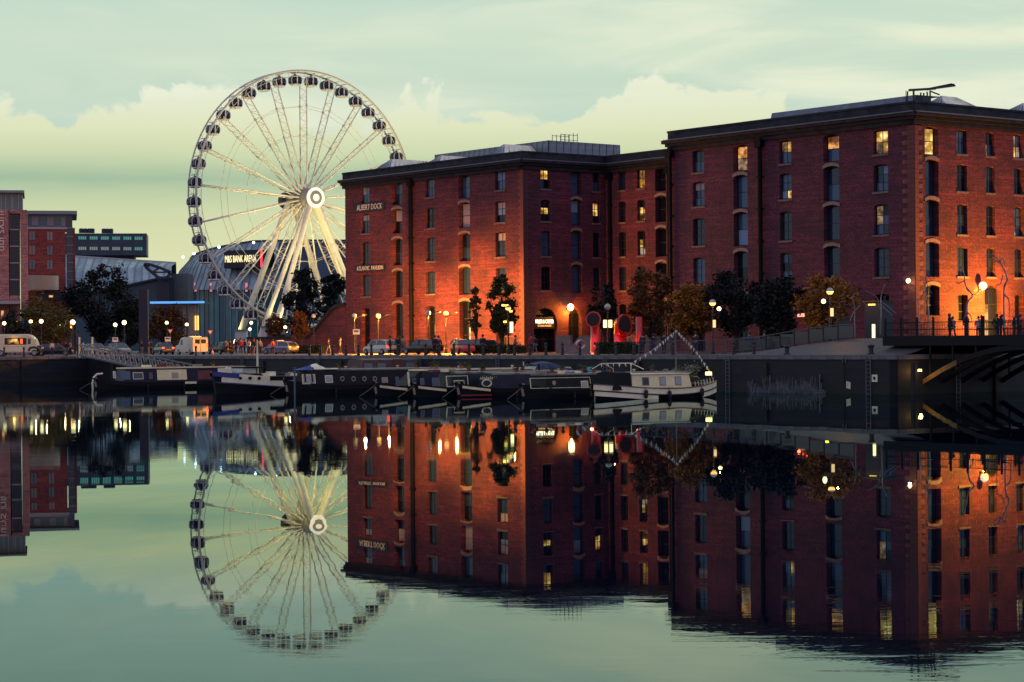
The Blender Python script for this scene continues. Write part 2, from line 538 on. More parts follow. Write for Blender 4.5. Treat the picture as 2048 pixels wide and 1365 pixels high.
def wall_with_openings(L, z0, z1, ops, mat):
    """local x along the wall, outside is -y; ops: (x0, x1, zb, zt, rise, depth)"""
    xs = sorted({0, L} | {o[0] for o in ops} | {o[1] for o in ops})
    zs = sorted({z0, z1} | {o[2] for o in ops} | {o[3] for o in ops})
    mb = MB()
    for i in range(len(xs) - 1):
        j = 0
        while j < len(zs) - 1:
            xc = (xs[i] + xs[i + 1]) / 2
            def hole(k):
                zc = (zs[k] + zs[k + 1]) / 2
                return any(o[0] < xc < o[1] and o[2] < zc < o[3] for o in ops)
            if hole(j):
                j += 1
                continue
            k = j
            while k + 1 < len(zs) - 1 and not hole(k + 1): k += 1
            mb.quad((xs[i], 0, zs[j]), (xs[i + 1], 0, zs[j]), (xs[i + 1], 0, zs[k + 1]), (xs[i], 0, zs[k + 1]))
            j = k + 1
    for x0, x1, zb, zt, rise, dp in ops:
        zs_ = zt - rise
        mb.quad((x0, 0, zb), (x0, dp, zb), (x0, dp, zs_), (x0, 0, zs_))
        mb.quad((x1, dp, zb), (x1, 0, zb), (x1, 0, zs_), (x1, dp, zs_))
        mb.quad((x0, dp, zb), (x0, 0, zb), (x1, 0, zb), (x1, dp, zb))
        n = 8
        if rise <= 0:
            mb.quad((x0, 0, zt), (x0, dp, zt), (x1, dp, zt), (x1, 0, zt))
        else:
            a = [(x0 + (x1 - x0) * k / n, zs_ + rise * (1 - (2 * k / n - 1) ** 2) ** (.5 if rise > .8 else 1)) for k in range(n + 1)]
            for k in range(n):
                (xa, za), (xb, zb_) = a[k], a[k + 1]
                mb.quad((xa, 0, za), (xa, dp, za), (xb, dp, zb_), (xb, 0, zb_))
                mb.add([(xa, 0, za), (xb, 0, zb_), (xb, 0, zt), (xa, 0, zt)], [(0, 1, 2, 3)])
    return mb


def add_window(root, O, ang, op, rows=2, cols=2, lit='', glass=None, sill=True, door=False):
    """frame, panes and sill of one opening; lit: one letter for each pane, bottom row first ('.' dark, b blind, digits glass kinds)"""
    x0, x1, zb, zt, rise, dp = op
    fr = MB()
    w = .09
    y0, y1 = dp - .10, dp
    fr.box(x0, x0 + w, y0, y1, zb, zt).box(x1 - w, x1, y0, y1, zb, zt).box(x0 + w, x1 - w, y0, y1, zb, zb + w).box(x0 + w, x1 - w, y0, y1, zt - w - rise * .4, zt)
    ix0, ix1, iz0, iz1 = x0 + w, x1 - w, zb + w, zt - w - rise * .4
    for c in range(1, cols):
        xc = ix0 + (ix1 - ix0) * c / cols
        fr.box(xc - .035, xc + .035, y0 + .01, y1 - .01, iz0, iz1)
    for k in range(1, rows):
        zc = iz0 + (iz1 - iz0) * k / rows
        fr.box(ix0, ix1, y0 + .02, y1 - .02, zc - .035, zc + .035)
    win = fr.build('window', FRAME, root, O, ang)
    i = 0
    base = glass if glass is not None else random.choice([0, 1, 1, 2, 2, 3])
    for k in range(rows):
        for c in range(cols):
            ch = lit[i] if i < len(lit) else '.'
            i += 1
            mat = LIT[ch] if ch in LIT else BLIND if ch == 'b' else GLASSES[int(ch)] if ch.isdigit() else GLASSES[base if random.random() < .8 else random.choice([0, 1, 2])]
            o = place('pane', pane_mesh(mat), win, (ix0 + (ix1 - ix0) * c / cols + .02, dp - .055, iz0 + (iz1 - iz0) * k / rows + .02), (random.uniform(-.012, .012), 0, random.uniform(-.012, .012)))
            o.scale = ((ix1 - ix0) / cols - .04, 1, (iz1 - iz0) / rows - .04)
    if sill:
        MB().box(x0 - .12, x1 + .12, -.10, .12, zb - .18, zb - .004).build('sill', SILL, win)
    return win


def lintel(root, O, ang, x0, x1, z, rise=.22, mat=None):
    """pale segmental arch band over a tall opening"""
    n = 8
    mb = MB()
    t = .30
    for k in range(n):
        f0, f1 = k / n, (k + 1) / n
        xa, xb = x0 - .08 + (x1 - x0 + .16) * f0, x0 - .08 + (x1 - x0 + .16) * f1
        za, zb = z + .03 + rise * (1 - (2 * f0 - 1) ** 2), z + .03 + rise * (1 - (2 * f1 - 1) ** 2)
        mb.add([(xa, -.05, za), (xb, -.05, zb), (xb, -.05, zb + t), (xa, -.05, za + t), (xa, .02, za), (xb, .02, zb), (xb, .02, zb + t), (xa, .02, za + t)], [(0, 1, 2, 3), (3, 2, 6, 7), (1, 0, 4, 5)])
    return mb.build('lintel', mat or LINTEL, root, O, ang)


def cornice(root, O, ang, L, z, e0=0.0, e1=0.0, ret0=0.0):
    """corbelled cornice and parapet along a facade; e0, e1 lengthen the ends"""
    MB().box(-e0, L + e1, -.25, .5, z - 1.15, z - .75).box(-e0 - .1, L + e1 + .1, -.48, .5, z - .748, z - .45).box(-e0 - .3, L + e1 + .3, -.80, .5, z - .448, z - .20).build('cornice', CORN, root, O, ang)
    MB().box(-e0 + .05, L + e1 - .05, -.22, .45, z - .198, z + .62).box(-e0, L + e1, -.30, .5, z + .622, z + .80).build('parapet', PARA, root, O, ang)
    MB().box(-e0 - .28, L + e1 + .28, -.86, -.74, z - .196, z - .10).build('gutter', M('lead_gutter', (.13, .15, .18), .5, .2), root, O, ang)


REG_A = [(9.5, 12.1), (13.25, 16.0), (17.05, 19.4), (20.6, 22.75)]
ARC_A = [(9.25, 12.45), (13.0, 16.2), (16.75, 19.68), (20.1, 22.75)]
REG_B = [(9.3, 11.88), (13.0, 15.68), (16.8, 19.2), (20.1, 22.25)]
ARC_B = [(9.2, 12.3), (12.75, 16.0), (16.3, 19.5), (19.85, 22.35)]


def drainpipe(root, O, ang, x, z0, z1, w=.42):
    mb = MB().tube([(x, -w / 2 - .06, z0), (x, -w / 2 - .06, z1 - .8)], w / 2, 10)
    mb.box(x - .38, x + .38, -.62, -.02, z1 - .8, z1)
    for z in range(int(z0) + 2, int(z1), 3): mb.box(x - w * .62, x + w * .62, -w - .1, -.01, z, z + .12)
    mb.build('drainpipe', PIPE, root, O, ang)


def quoins(root, O, ang, x_at, sgn, z0, z1, mat, h=.42, wide=(.9, .55), proud=.05):
    """alternating corner stones on one face"""
    mes = [MB().box(min(0, sgn * w), max(0, sgn * w), -proud, .03, .012, h - .012).mesh('quoin', mat) for w in wide]
    k = 0
    z = z0
    a = Vector((math.cos(ang), math.sin(ang), 0))
    while z < z1 - h:
        p = Vector(O) + a * x_at
        place('quoin', mes[k % 2], root, (p.x, p.y, z - QUAY), ang)
        z += h
        k += 1


def do_facade(root, base, O3, ang, L, z1, cols, brick, reg, arc, r1=True, lits=None, part='wall', skip=()):
    """cols: (x0, x1, 'r' or 'a', kind of ground floor opening)"""
    lits = lits or {}
    O = Vector(O3) - Vector(base)
    ops, wins, lint = [], [], []
    for ci, (x0, x1, typ, gf) in enumerate(cols):
        rows = reg if typ == 'r' else arc
        for ri, (zb, zt) in enumerate(rows):
            op = (x0, x1, zb, zt, .12 if typ == 'r' else .28, .38 if typ == 'r' else .62)
            ops.append(op)
            wins.append((op, typ, lits.get((ci, ri + 2))))
            if typ == 'a' and ri < 3: lint.append((x0, x1, zt - .28))
        if gf:
            zb, zt, rise = gf[:3]
            gx0, gx1 = (gf[3], gf[4]) if len(gf) > 4 else (x0, x1)
            op = (gx0, gx1, zb, zt, rise, .6)
            ops.append(op)
            wins.append((op, 'g', lits.get((ci, 1))))
            if typ == 'a' and rise < .5: lint.append((x0, x1, zt - .28))
    wall_with_openings(L, 1.0, z1, ops, brick).build(part, brick, root, O, ang)
    for op, typ, lt in wins:
        kw = {}
        if isinstance(lt, tuple): lt, kw['glass'] = lt
        if typ == 'r': add_window(root, O, ang, op, 2 if op[3] - op[2] < 2.3 else 3, 2, lt or '', **kw)
        elif typ == 'a': add_window(root, O, ang, op, 2, 1, lt or '', sill=False, **kw)
        else: add_window(root, O, ang, op, 3, 2, lt or '......', sill=False, glass=kw.get('glass', 2))
    for x0, x1, z in lint: lintel(root, O, ang, x0, x1, z)


def neg(v): return Vector((-v.x, -v.y, 0))
A_RT = math.atan2(-UL.y, -UL.x)      # facades seen obliquely from the left: local x runs to the right and nearer
INNER = PA + UR * 11.75
LA = 35.1
A_END = PA + UL * LA

# ---- left warehouse (front, return, recessed wing)
WA = thing('brick_warehouse', 'brick warehouse left of the recess, lit orange at its foot, with two name boards', 'warehouse', (PA.x, PA.y, QUAY))
WA_B = Vector((PA.x, PA.y, QUAY))
GA = (2.75, 8.1, .12)
GAa = (2.75, 8.62, .28)
fl = lambda a, b: (LA - b, LA - a)
colsA = [fl(29.85, 31.7) + ('r', GA), fl(23.0, 25.1) + ('a', GAa), fl(16.5, 18.3) + ('r', GA), fl(9.7, 11.85) + ('a', GAa), fl(3.2, 5.0) + ('r', GA)]
litsA = {(0, 5): '3344', (2, 5): '3333', (4, 5): '3344', (0, 4): '....4b', (4, 4): '..44bb', (4, 3): '....bb', (1, 4): '.b', (3, 4): 'bb', (3, 5): '33', (1, 5): '13', (1, 3): '..', (2, 1): '.y.y..', (3, 1): '.w.y..', (2, 4): '....0.'}
do_facade(WA, WA_B, (A_END.x, A_END.y, 0), A_RT, LA, 24.0, colsA, BRICK, REG_A, ARC_A, lits=litsA)
GRET = (2.75, 7.55, 1.5, 1.35, 4.6)
colsRet = [(2.45, 3.75, 'r', GRET), (6.7, 8.2, 'a', (2.75, 7.5, 1.0, 6.2, 8.1)), (9.85, 10.85, 'r', (3.6, 8.0, .12))]
litsRet = {(0, 5): '3.yyo.', (0, 4): '..yy..', (1, 5): ('33', 3), (1, 4): ('34', 3), (1, 3): ('33', 3), (1, 2): ('33', 3), (2, 4): '..yyoo', (2, 5): '33..'}
do_facade(WA, WA_B, (PA.x, PA.y, 0), ANG_R, 11.75, 24.0, colsRet, BRICK2, REG_A, ARC_A, lits=litsRet)
colsRec = [(2.2, 3.35, 'r', (3.6, 8.0, .12)), (5.3, 6.6, 'r', (3.6, 8.0, .12)), (8.3, 10.05, 'a', (2.75, 8.4, .28))]
litsRec = {(1, 5): ('yodo', 1), (1, 4): 'ddyo..', (1, 3): 'ddy...', (1, 2): 'd.d...', (2, 5): ('22', 2), (2, 4): ('22', 2), (2, 3): ('22', 2), (2, 2): ('22', 2)}
do_facade(WA, WA_B, (INNER.x, INNER.y, 0), A_RT, 18.0, 24.0, colsRec, BRICK2, REG_A, ARC_A, lits=litsRec)
oA = lambda v: Vector((v.x - WA_B.x, v.y - WA_B.y, -WA_B.z))
for fo in WA.children:      # facades were given with world heights
    fo.location.z = -WA_B.z if abs(fo.location.z + WA_B.z) > 1e-6 else fo.location.z
cornice(WA, oA(A_END), A_RT, LA, 23.8, .0, .25)
cornice(WA, oA(PA), ANG_R, 11.75 - .3, 23.797, .25, .0)
cornice(WA, oA(INNER), A_RT, 18.0, 23.794, .3, .0)
drainpipe(WA, oA(A_END), A_RT, LA - 20.85, 2.75, 22.9, .5)
drainpipe(WA, oA(INNER), A_RT, .9, 2.75, 22.7, .4)
drainpipe(WA, oA(INNER), A_RT, 10.75, 2.75, 22.7, .36)
quoins(WA, oA(PA), ANG_R, 0.0, 1, 0.1 + QUAY, 22.6, M('dark_quoin', (.075, .03, .034), .85, var=.35, scale=3, bump=.3), .36, (1.0, .6))
quoins(WA, oA(PA), A_RT, 0.0, -1, 0.1 + QUAY, 22.6, M('brick_quoin', (.19, .06, .05), .85, var=.3, scale=3, bump=.3), .36, (.5, .8), .03)
# body behind the facades: flat roof, back and end walls
mb = MB()
pl = [A_END + UR * .3, PA + UR * .3 + neg(UL) * -.3, INNER + UR * .3 + UL * .3, INNER - UL * 18, INNER - UL * 18 + UR * 24, A_END + UR * 36]
mb.add([(v.x - WA_B.x, v.y - WA_B.y, 23.95 - QUAY) for v in pl], [tuple(range(len(pl)))])
mb.build('roof', M('lead_roof', (.10, .11, .13), .6, var=.3, scale=.8), WA)
mb = MB()
b2 = [A_END, A_END + UR * 36, INNER - UL * 18 + UR * 24]
for a, b in zip(b2, b2[1:]):
    mb.quad((a.x - WA_B.x, a.y - WA_B.y, -.5), (b.x - WA_B.x, b.y - WA_B.y, -.5), (b.x - WA_B.x, b.y - WA_B.y, 24.3 - QUAY), (a.x - WA_B.x, a.y - WA_B.y, 24.3 - QUAY))
mb.build('rear_wall', BRICK, WA)
cornice(WA, oA(A_END + UR * 36), math.atan2(-UR.y, -UR.x), 36, 23.79, .0, .27)

ROOFM = M('zinc_roof', (.13, .16, .21), .5, .2, var=.25, scale=1.5)
ROOFL = M('glazing_sheen', (.78, .74, .56), .4, .0, var=.2, scale=1.2)  # reflection on the bright slope is put into this pale strip colour


def hip_roof(root, base, s, w, half, length, z0, zr, lean=3.0):
    """hipped rooflight running back across the building, with standing seams; s, w along UL and UR from the warehouse corner"""
    def P(ds, dw, z): return (UL * ds + UR * dw) + Vector((0, 0, z))
    o = Vector((base.x, base.y, 0)) + UL * s + UR * w
    rp = place('roof_lantern', MB().add([P(-half, 0, z0), P(half, 0, z0), P(half, length, z0), P(-half, length, z0), P(0, lean, zr), P(0, length - lean, zr)],
               [(0, 1, 4), (2, 3, 5), (1, 2, 5, 4), (3, 0, 4, 5)]).mesh('roof_lantern', ROOFM), root, o - WA_OFF)
    n = 12
    for side, mt in ((-1, ROOFL), (1, ROOFM)):
        for k in range(n):
            f = .5 / n + k / n
            d0 = length * f
            dt = lean + (length - 2 * lean) * f
            MB().bar(P(side * half, d0, z0 + .04), P(0, dt, zr + .04), length / n * (.55 if side < 0 else .12), .06).build('roof_seam' if side > 0 else 'roof_strip', mt, rp)
    for k in range(6):
        f = (k + .5) / 6
        MB().bar(P(-half + 2 * half * f, 0, z0 + .04), P(-.02 + .04 * f, lean, zr + .04), .10, .06).build('roof_seam', M('roof_seam_pale', (.36, .39, .40), .45, .3), rp)
    return rp


WA_OFF = WA_B
def apex(px, py, O, u):
    z = 26.0
    for _ in range(4):
        p_, t_ = on_line(px, z, O, u)
        z = EYE + slope(px, py)[1] * p_.y
    return t_, z


for px, py, hf, ln in ((783, 319.5, 3.4, 12), (881.5, 312.5, 3.2, 12), (1008, 290, 3.6, 13)):
    s_, zr = apex(px, py, PA + UR * 6.5, UL)
    hip_roof(WA, PA, s_, 3.5, hf, ln, 23.97, zr)


def ribbed_box(root, off, A, B, C, z0, z1, rib=1.0):
    """plant enclosure with corner points A, B, C (in plan) clad in separate upright sheets"""
    o = place('plant_room', MB().plate([A, B, C, A + (C - B)], z0, z1).mesh('plant_room', M('plant_room_dark', (.05, .06, .075), .6)), root, -off)
    c1 = M('steel_cladding', (.16, .20, .25), .4, .5, var=.3, scale=.8)
    for p, q in ((A, B), (B, C)):
        L = (q - p).length
        d = (q - p) / L
        nrm = Vector((d.y, -d.x, 0))
        n = int(L / rib)
        me = MB().box(.04, L / n - .04, -.09, -.005, z0 + .02, z1 - .02).mesh('cladding_sheet', c1)
        for k in range(n):
            pp = p + d * (L / n * k)
            place('cladding_sheet', me, o, (pp.x, pp.y, 0), math.atan2(d.y, d.x))
    return o


pA1 = at(1097, 281, 246)
ZPL = pA1.z
pA1.z = 0
pA0, pA2 = on_line(870, ZPL, pA1, UL)[0], on_line(1240, ZPL, pA1, UR)[0]
ribbed_box(WA, WA_B, Vector((pA0.x, pA0.y, 0)), Vector((pA1.x, pA1.y, 0)), Vector((pA2.x, pA2.y, 0)), 23.97, ZPL)
mb = MB()
fr0 = on_line(1122, ZPL, pA1 + UL * 1.5, UR)[0]
fr0.z = 0
for i in range(5):
    for j in range(2):
        v = fr0 + UR * (i * .62) + UL * (j * 1.6)
        mb.bar((v.x - WA_B.x, v.y - WA_B.y, ZPL - 3.2), (v.x - WA_B.x, v.y - WA_B.y, ZPL - QUAY + 1.05 + (.15 if i > 2 else 0)), .07)
for j in range(2):
    for z in (ZPL - QUAY + .35, ZPL - QUAY + .95):
        a, b = fr0 + UL * (j * 1.6), fr0 + UR * 2.48 + UL * (j * 1.6)
        mb.bar((a.x - WA_B.x, a.y - WA_B.y, z), (b.x - WA_B.x, b.y - WA_B.y, z), .05)
mb.build('roof_frame', M('dark_steel', (.03, .035, .045), .5, .4), WA)

# ---- right warehouse
WB = thing('brick_warehouse', 'tall brick warehouse at the right with a roof hoist over its corner', 'warehouse', (CB.x, CB.y, QUAY))
WB_B = Vector((CB.x, CB.y, QUAY))
LB = 31.4
B_END = CB + UL * LB
fb = lambda a, b: (LB - b, LB - a)
GB = (2.75, 7.8, .12)
colsB = [fb(26.65, 28.3) + ('r', GB), fb(20.7, 22.6) + ('a', (2.75, 8.4, .28)), fb(14.9, 16.45) + ('r', GB), fb(8.9, 10.85) + ('a', (2.75, 8.4, .28)), fb(3.05, 4.75) + ('r', GB)]
litsB = {(0, 5): '33', (1, 5): ('do', 1), (2, 5): '33dy', (3, 5): ('3o', 3), (4, 5): 'dyyy', (0, 4): '....bb', (1, 4): ('33', 3), (2, 4): '4y3333', (3, 4): ('31', 3), (4, 4): '.3.3.4', (1, 3): ('43', 3), (3, 3): ('11', 1), (4, 3): '..d.d.', (3, 1): 'w.....', (2, 1): '......', (1, 1): '......', (4, 1): '......'}
do_facade(WB, WB_B, (B_END.x, B_END.y, 0), A_RT, LB, 24.0, colsB, BRICK2, REG_B, ARC_B, lits=litsB)
colsBr = [(1.35, 3.1, 'a', (5.85, 8.55, .28)), (5.5, 6.85, 'r', (5.4, 7.75, .12)), (9.4, 10.6, 'r', (3.9, 8.6, .5, 9.1, 11.4)), (13.25, 14.5, 'r', (5.4, 7.75, .12)), (17.2, 18.4, 'r', (5.4, 7.75, .12)), (21, 22.3, 'r', (5.4, 7.75, .12))]
litsBr = {(0, 5): ('ww', 1), (3, 5): 'ydd.', (3, 3): 'd.....', (0, 4): ('11', 1), (0, 3): ('11', 1), (0, 2): ('11', 1), (2, 5): 'd3..', (2, 1): 'o.o...'}
do_facade(WB, WB_B, (CB.x, CB.y, 0), ANG_R, 50, 24.0, colsBr, BRICK, REG_B, ARC_B, lits=litsBr)
oB = lambda v: Vector((v.x - WB_B.x, v.y - WB_B.y, -WB_B.z))
cornice(WB, oB(B_END), A_RT, LB, 23.6, .0, .25)
cornice(WB, oB(CB), ANG_R, 50, 23.597, .25, .0)
drainpipe(WB, oB(B_END), A_RT, LB - 18.75, 2.75, 22.6, .45)
drainpipe(WB, oB(B_END), A_RT, .12, 2.75, 22.6, .34)
quoins(WB, oB(CB), A_RT, 0.0, -1, 3.0, 22.4, M('worn_quoin', (.165, .055, .05), .85, var=.4, scale=2.2, bump=.4), .42, (1.35, .75), .05)
quoins(WB, oB(CB), ANG_R, 0.0, 1, 3.0, 22.4, M('worn_quoin'), .42, (.5, 1.0), .05)
mb = MB()
pl = [B_END + UR * .3, CB + UR * .3 + UL * .3, CB + UR * 50, B_END + UR * 50]
mb.add([(v.x - WB_B.x, v.y - WB_B.y, 23.8 - QUAY) for v in pl], [tuple(range(4))])
mb.build('roof', M('lead_roof'), WB)
mb = MB()
b2 = [B_END, B_END + UR * 50, CB + UR * 50]
for a, b in zip(b2, b2[1:]):
    mb.quad((a.x - WB_B.x, a.y - WB_B.y, -.5), (b.x - WB_B.x, b.y - WB_B.y, -.5), (b.x - WB_B.x, b.y - WB_B.y, 24.3 - QUAY), (a.x - WB_B.x, a.y - WB_B.y, 24.3 - QUAY))
mb.build('rear_wall', BRICK, WB)
cornice(WB, oB(B_END + UR * 50), math.atan2(-UR.y, -UR.x), 50, 23.59, .0, .27)
# low rooflight strip behind the parapet and two lanterns
mb = MB()
for a, b, w0, h in ((1.2, 19.0, 1.2, 25.15), (19.0, 23.5, 1.6, 24.75)):
    P = lambda s, w, z: ((CB + UL * s + UR * w).x - WB_B.x, (CB + UL * s + UR * w).y - WB_B.y, z - QUAY)
    mb.add([P(a, w0, 23.8), P(b, w0, 23.8), P(b, w0 + .4, h), P(a, w0 + .4, h), P(a, w0 + 4, h + .05), P(b, w0 + 4, h + .05)], [(1, 0, 3, 2), (2, 3, 4, 5)])
mb.build('rooflight_strip', ROOFM, WB)
WA_OFF = WB_B
t_, zr = apex(1882.5, 193.5, CB + UL * 3.6, UR)
hip_roof(WB, CB, 3.6, t_ - 2.2, 2.9, 6.5, 23.85, zr, 2.2)
t_, zr = apex(2046, 208, CB + UL * 3.6, UR)
hip_roof(WB, CB, 3.6, t_ - 3, 3.2, 12, 23.85, zr)
# roof hoist
hz = 25.0
C0 = CB + UR * 1.4 + UL * .6
hr = thing('roof_hoist', 'small black window cleaning hoist on the corner roof', 'hoist', (C0.x, C0.y, 24.4))
K = M('dark_steel')
mb = MB()
for x in (-1.2, .6, 1.0):
    for y in (-.4, .4): mb.bar((x, y, -.7), (x * .95, y * .9, .95), .10)
mb.box(-.1, .95, -.45, .45, -.5, .55)
mb.build('carriage', K, hr, rz=ANG_R)
MB().bar((-1.3, 0, 1.0), (2.0, 0, 1.35), .22, .2).bar((1.2, .2, 1.25), (4.4, .2, 1.9), .2, .2).bar((1.2, -.2, 1.25), (4.4, -.2, 1.75), .16, .16).bar((4.1, -.3, 1.8), (4.5, .3, 1.85), .2).bar((3.0, -.25, 1.6), (3.0, .3, 1.62), .12).build('jib', K, hr, rz=ANG_R)
MB().bar((-1.3, -.4, 1.0), (-1.3, -.4, -.3), .04).bar((-1.3, .4, 1.0), (-1.3, .4, -.3), .04).bar((1.3, 0, 1.1), (2.6, 0, .85), .1).build('hanger', K, hr, rz=ANG_R)

# wall-mounted boards
def sign_board(px, py, O, u, L_, H_, body, size, width, label, bm, tm, proud=.09):
    a, b = slope(px, py)
    p, t = on_line(px, 10, O, u)
    z = EYE + b * p.y
    p, t = on_line(px, z, O, u)
    n = neg(UR) if u in (UL,) else -Vector((-UR.y, UR.x, 0))
    ang = A_RT if u == UL else ANG_R
    r = thing('sign', label, 'sign', (p.x, p.y, z), ang)
    r.location += n * proud
    c = .12
    MB().prism([(-L_ / 2 + c, -H_ / 2), (L_ / 2 - c, -H_ / 2), (L_ / 2, -H_ / 2 + c), (L_ / 2, H_ / 2 - c), (L_ / 2 - c, H_ / 2), (-L_ / 2 + c, H_ / 2), (-L_ / 2, H_ / 2 - c), (-L_ / 2, -H_ / 2 + c)], -.02, .08).build('board', bm, r)
    place('lettering', text_mesh(body, size, tm, .01, width), r, (0, -.035, 0))
    return r


BOARD = M('sign_black', (.008, .009, .016), .5)
LETTER = M('sign_cream', (.80, .74, .62), .6)
sign_board(740.5, 415, PA, UL, 6.4, 1.0, 'ALBERT DOCK', .95, 5.4, 'black name board with cream capitals high on the left warehouse', BOARD, LETTER)
sign_board(741.5, 537, PA, UL, 6.3, .78, 'ATLANTIC  PAVILION', .72, 5.6, 'narrower black name board below, above the second storey windows', BOARD, LETTER)
# ================================================================ BRIDGE
def QW(t, w, z): return Q0 + UL * t + UR * w + Vector((0, 0, z))
IRON = M('painted_iron', (.006, .007, .011), .6, spec=.2)
B0 = QW(TR + 1.0, 2.6, 0)
BR = thing('footbridge', 'dark iron road bridge over the passage at the right edge', 'bridge', (B0.x, B0.y, 0), A_RT)
ZB = QUAY + RAISE
MB().box(-2.5, 26, 0, 8.5, ZB - .45, ZB + .012).build('deck', M('bridge_deck', (.03, .03, .034), .7, var=.3, scale=1), BR)
for y in (0.0, 8.3):
    mb, foot = MB(), MB()
    n = 16
    for k in range(n):
        xa, xb = .6 + 18 * k / n, .6 + 18 * (k + 1) / n
        za, zb = [ZB - .5 - 2.6 * (2 * f - 1) ** 2 for f in (k / n, (k + 1) / n)]
        (foot if k < 3 and not y else mb).add([(xa, y - .12, za - .35), (xb, y - .12, zb - .35), (xb, y - .12, zb), (xa, y - .12, za), (xa, y + .12, za - .35), (xb, y + .12, zb - .35), (xb, y + .12, zb), (xa, y + .12, za)], [(0, 1, 2, 3), (5, 4, 7, 6), (0, 4, 5, 1), (3, 2, 6, 7)])
    mb.build('arch_rib', IRON, BR)
    if not y: foot.build('lamplit_foot', M('rib_lamplit', (.16, .10, .03), .6, var=.3, scale=2), BR)  # ochre puts the lamplight into the colour of this iron rib end
    for k in range(9):
        x = 1.6 + 2 * k
        f = (x - .6) / 18
        MB().bar((x, y, ZB - .5 - 2.6 * (2 * f - 1) ** 2), (x, y, ZB - .45), .12).build('spandrel_post', IRON, BR)
for y in (2.0, 4.1, 6.2):
    mb = MB()
    for k in range(12):
        xa, xb = .6 + 18 * k / 12, .6 + 18 * (k + 1) / 12
        za, zb = [ZB - .6 - 2.6 * (2 * f - 1) ** 2 for f in (k / 12, (k + 1) / 12)]
        mb.bar((xa, y, za), (xb, y, zb), .2, .3)
    mb.build('arch_rib', IRON, BR)
mb = MB().box(-2.6, 26, -.16, -.004, ZB - .55, ZB + .12)
mb.build('fascia', IRON, BR)
for y in (-.08, 8.42):
    rl = MB()
    for z in (.55, 1.05): rl.bar((-2.4, y, ZB + z), (26, y, ZB + z), .05)
    rail = rl.build('handrail', IRON, BR)
    for k in range(20):
        x = -2.4 + 1.45 * k
        MB().box(x - .06, x + .06, y - .06, y + .06, ZB + .05, ZB + 1.25).ball((x, y, ZB + 1.32), .09, 8, 6).build('rail_post', IRON, rail)
    if y < 0:
        for k in range(190):
            x = -2.3 + .145 * k
            if k % 10: MB().bar((x, y, ZB + .1), (x, y, ZB + 1.03), .018).build('baluster', IRON, rail) if k < 90 else None
lt = bpy.data.lights.new('bridge_lamp', 'POINT')
lt.energy = 26
lt.color = (1, .5, .12)
lt.shadow_soft_size = .12
lo = place('bridge_lamp_light', lt, BR, (1.6, -1.0, 1.5))
bl = MB().box(-.12, .12, -.06, .06, -.08, .08).build('under_lamp', M('bulkhead_lamp', (.9, .7, .4), .4, emis=(1, .5, .12), estr=6), BR, (1.35, -.8, 1.62))

# ================================================================ BIG WHEEL
WD = 500.0
hub = at(608, 398, WD)
WY = rad(38)
AX = Vector((math.sin(WY), -math.cos(WY), 0))       # axle, towards the camera and to the right
WX = Vector((math.cos(WY), math.sin(WY), 0))        # in the wheel plane
WR = 254 * WD / F
FW = thing('ferris_wheel', 'tall white observation wheel with blue cabins in front of the arena', 'ferris wheel', (hub.x, hub.y, QUAY), WY)
HZ = hub.z - QUAY
WHITE = M('wheel_white', (.76, .71, .54), .55, var=.12, scale=2)
WHITE2 = M('wheel_white_dull', (.74, .68, .50), .6, var=.2, scale=2)
# local frame: x in the wheel plane, y away from camera along the axle, z up
RT = 1.75
for y in (-RT, RT):
    pts = [(WR * math.cos(2 * PI * k / 126), y, HZ + WR * math.sin(2 * PI * k / 126)) for k in range(127)]
    MB().tube(pts, .27 if y < 0 else .20, 8, False).build('rim', WHITE if y < 0 else WHITE2, FW, smooth=True)
    pts = [((WR - 1.3) * math.cos(2 * PI * k / 126), y * .98, HZ + (WR - 1.3) * math.sin(2 * PI * k / 126)) for k in range(127)]
    MB().tube(pts, .06, 6, False).build('inner_rim', WHITE2, FW, smooth=True)
mb = MB()
for k in range(84):
    a = 2 * PI * (k + .5) / 84
    if k % 2 == 0: mb.bar((WR * math.cos(a), -RT, HZ + WR * math.sin(a)), (WR * math.cos(a), RT, HZ + WR * math.sin(a)), .14)
    for y in (-RT, RT):
        a2 = a + (2 * PI / 168 if k % 2 else -2 * PI / 168)
        mb.bar((WR * math.cos(a), y, HZ + WR * math.sin(a)), ((WR - 1.3) * math.cos(a2), y, HZ + (WR - 1.3) * math.sin(a2)), .05)
tag(mb.build('rim_bracing', WHITE2, FW), kind='stuff')
# spokes: ladder trusses, one part each
sp = MB()
R0, R1 = 2.2, WR - 1.2
for y in (-1.45, 1.45):
    sp.tube([(R0, y * 1.0, 0), (R1 * .35, y, 0), (R1, y, 0)], [.20, .17, .13], 6)
nb = 22
for k in range(nb):
    xa, xb = R0 + (R1 - R0) * k / nb, R0 + (R1 - R0) * (k + 1) / nb
    s = 1 if k % 2 else -1
    sp.bar((xa, -1.45 * s, 0), (xb, 1.45 * s, 0), .07)
    if k % 3 == 0: sp.bar((xa, -1.45, 0), (xa, 1.45, 0), .07)
for f in (.30, .52, .76):
    for y in (-1.45, 1.45): sp.box(R1 * f - .25, R1 * f + .25, y - .22, y + .22, -.2, .2)
spm = sp.mesh('spoke', WHITE)
for k in range(21):
    a = PI / 2 + 2 * PI * k / 21
    o = place('spoke', spm, FW, (0, 0, HZ), (0, -a, 0))
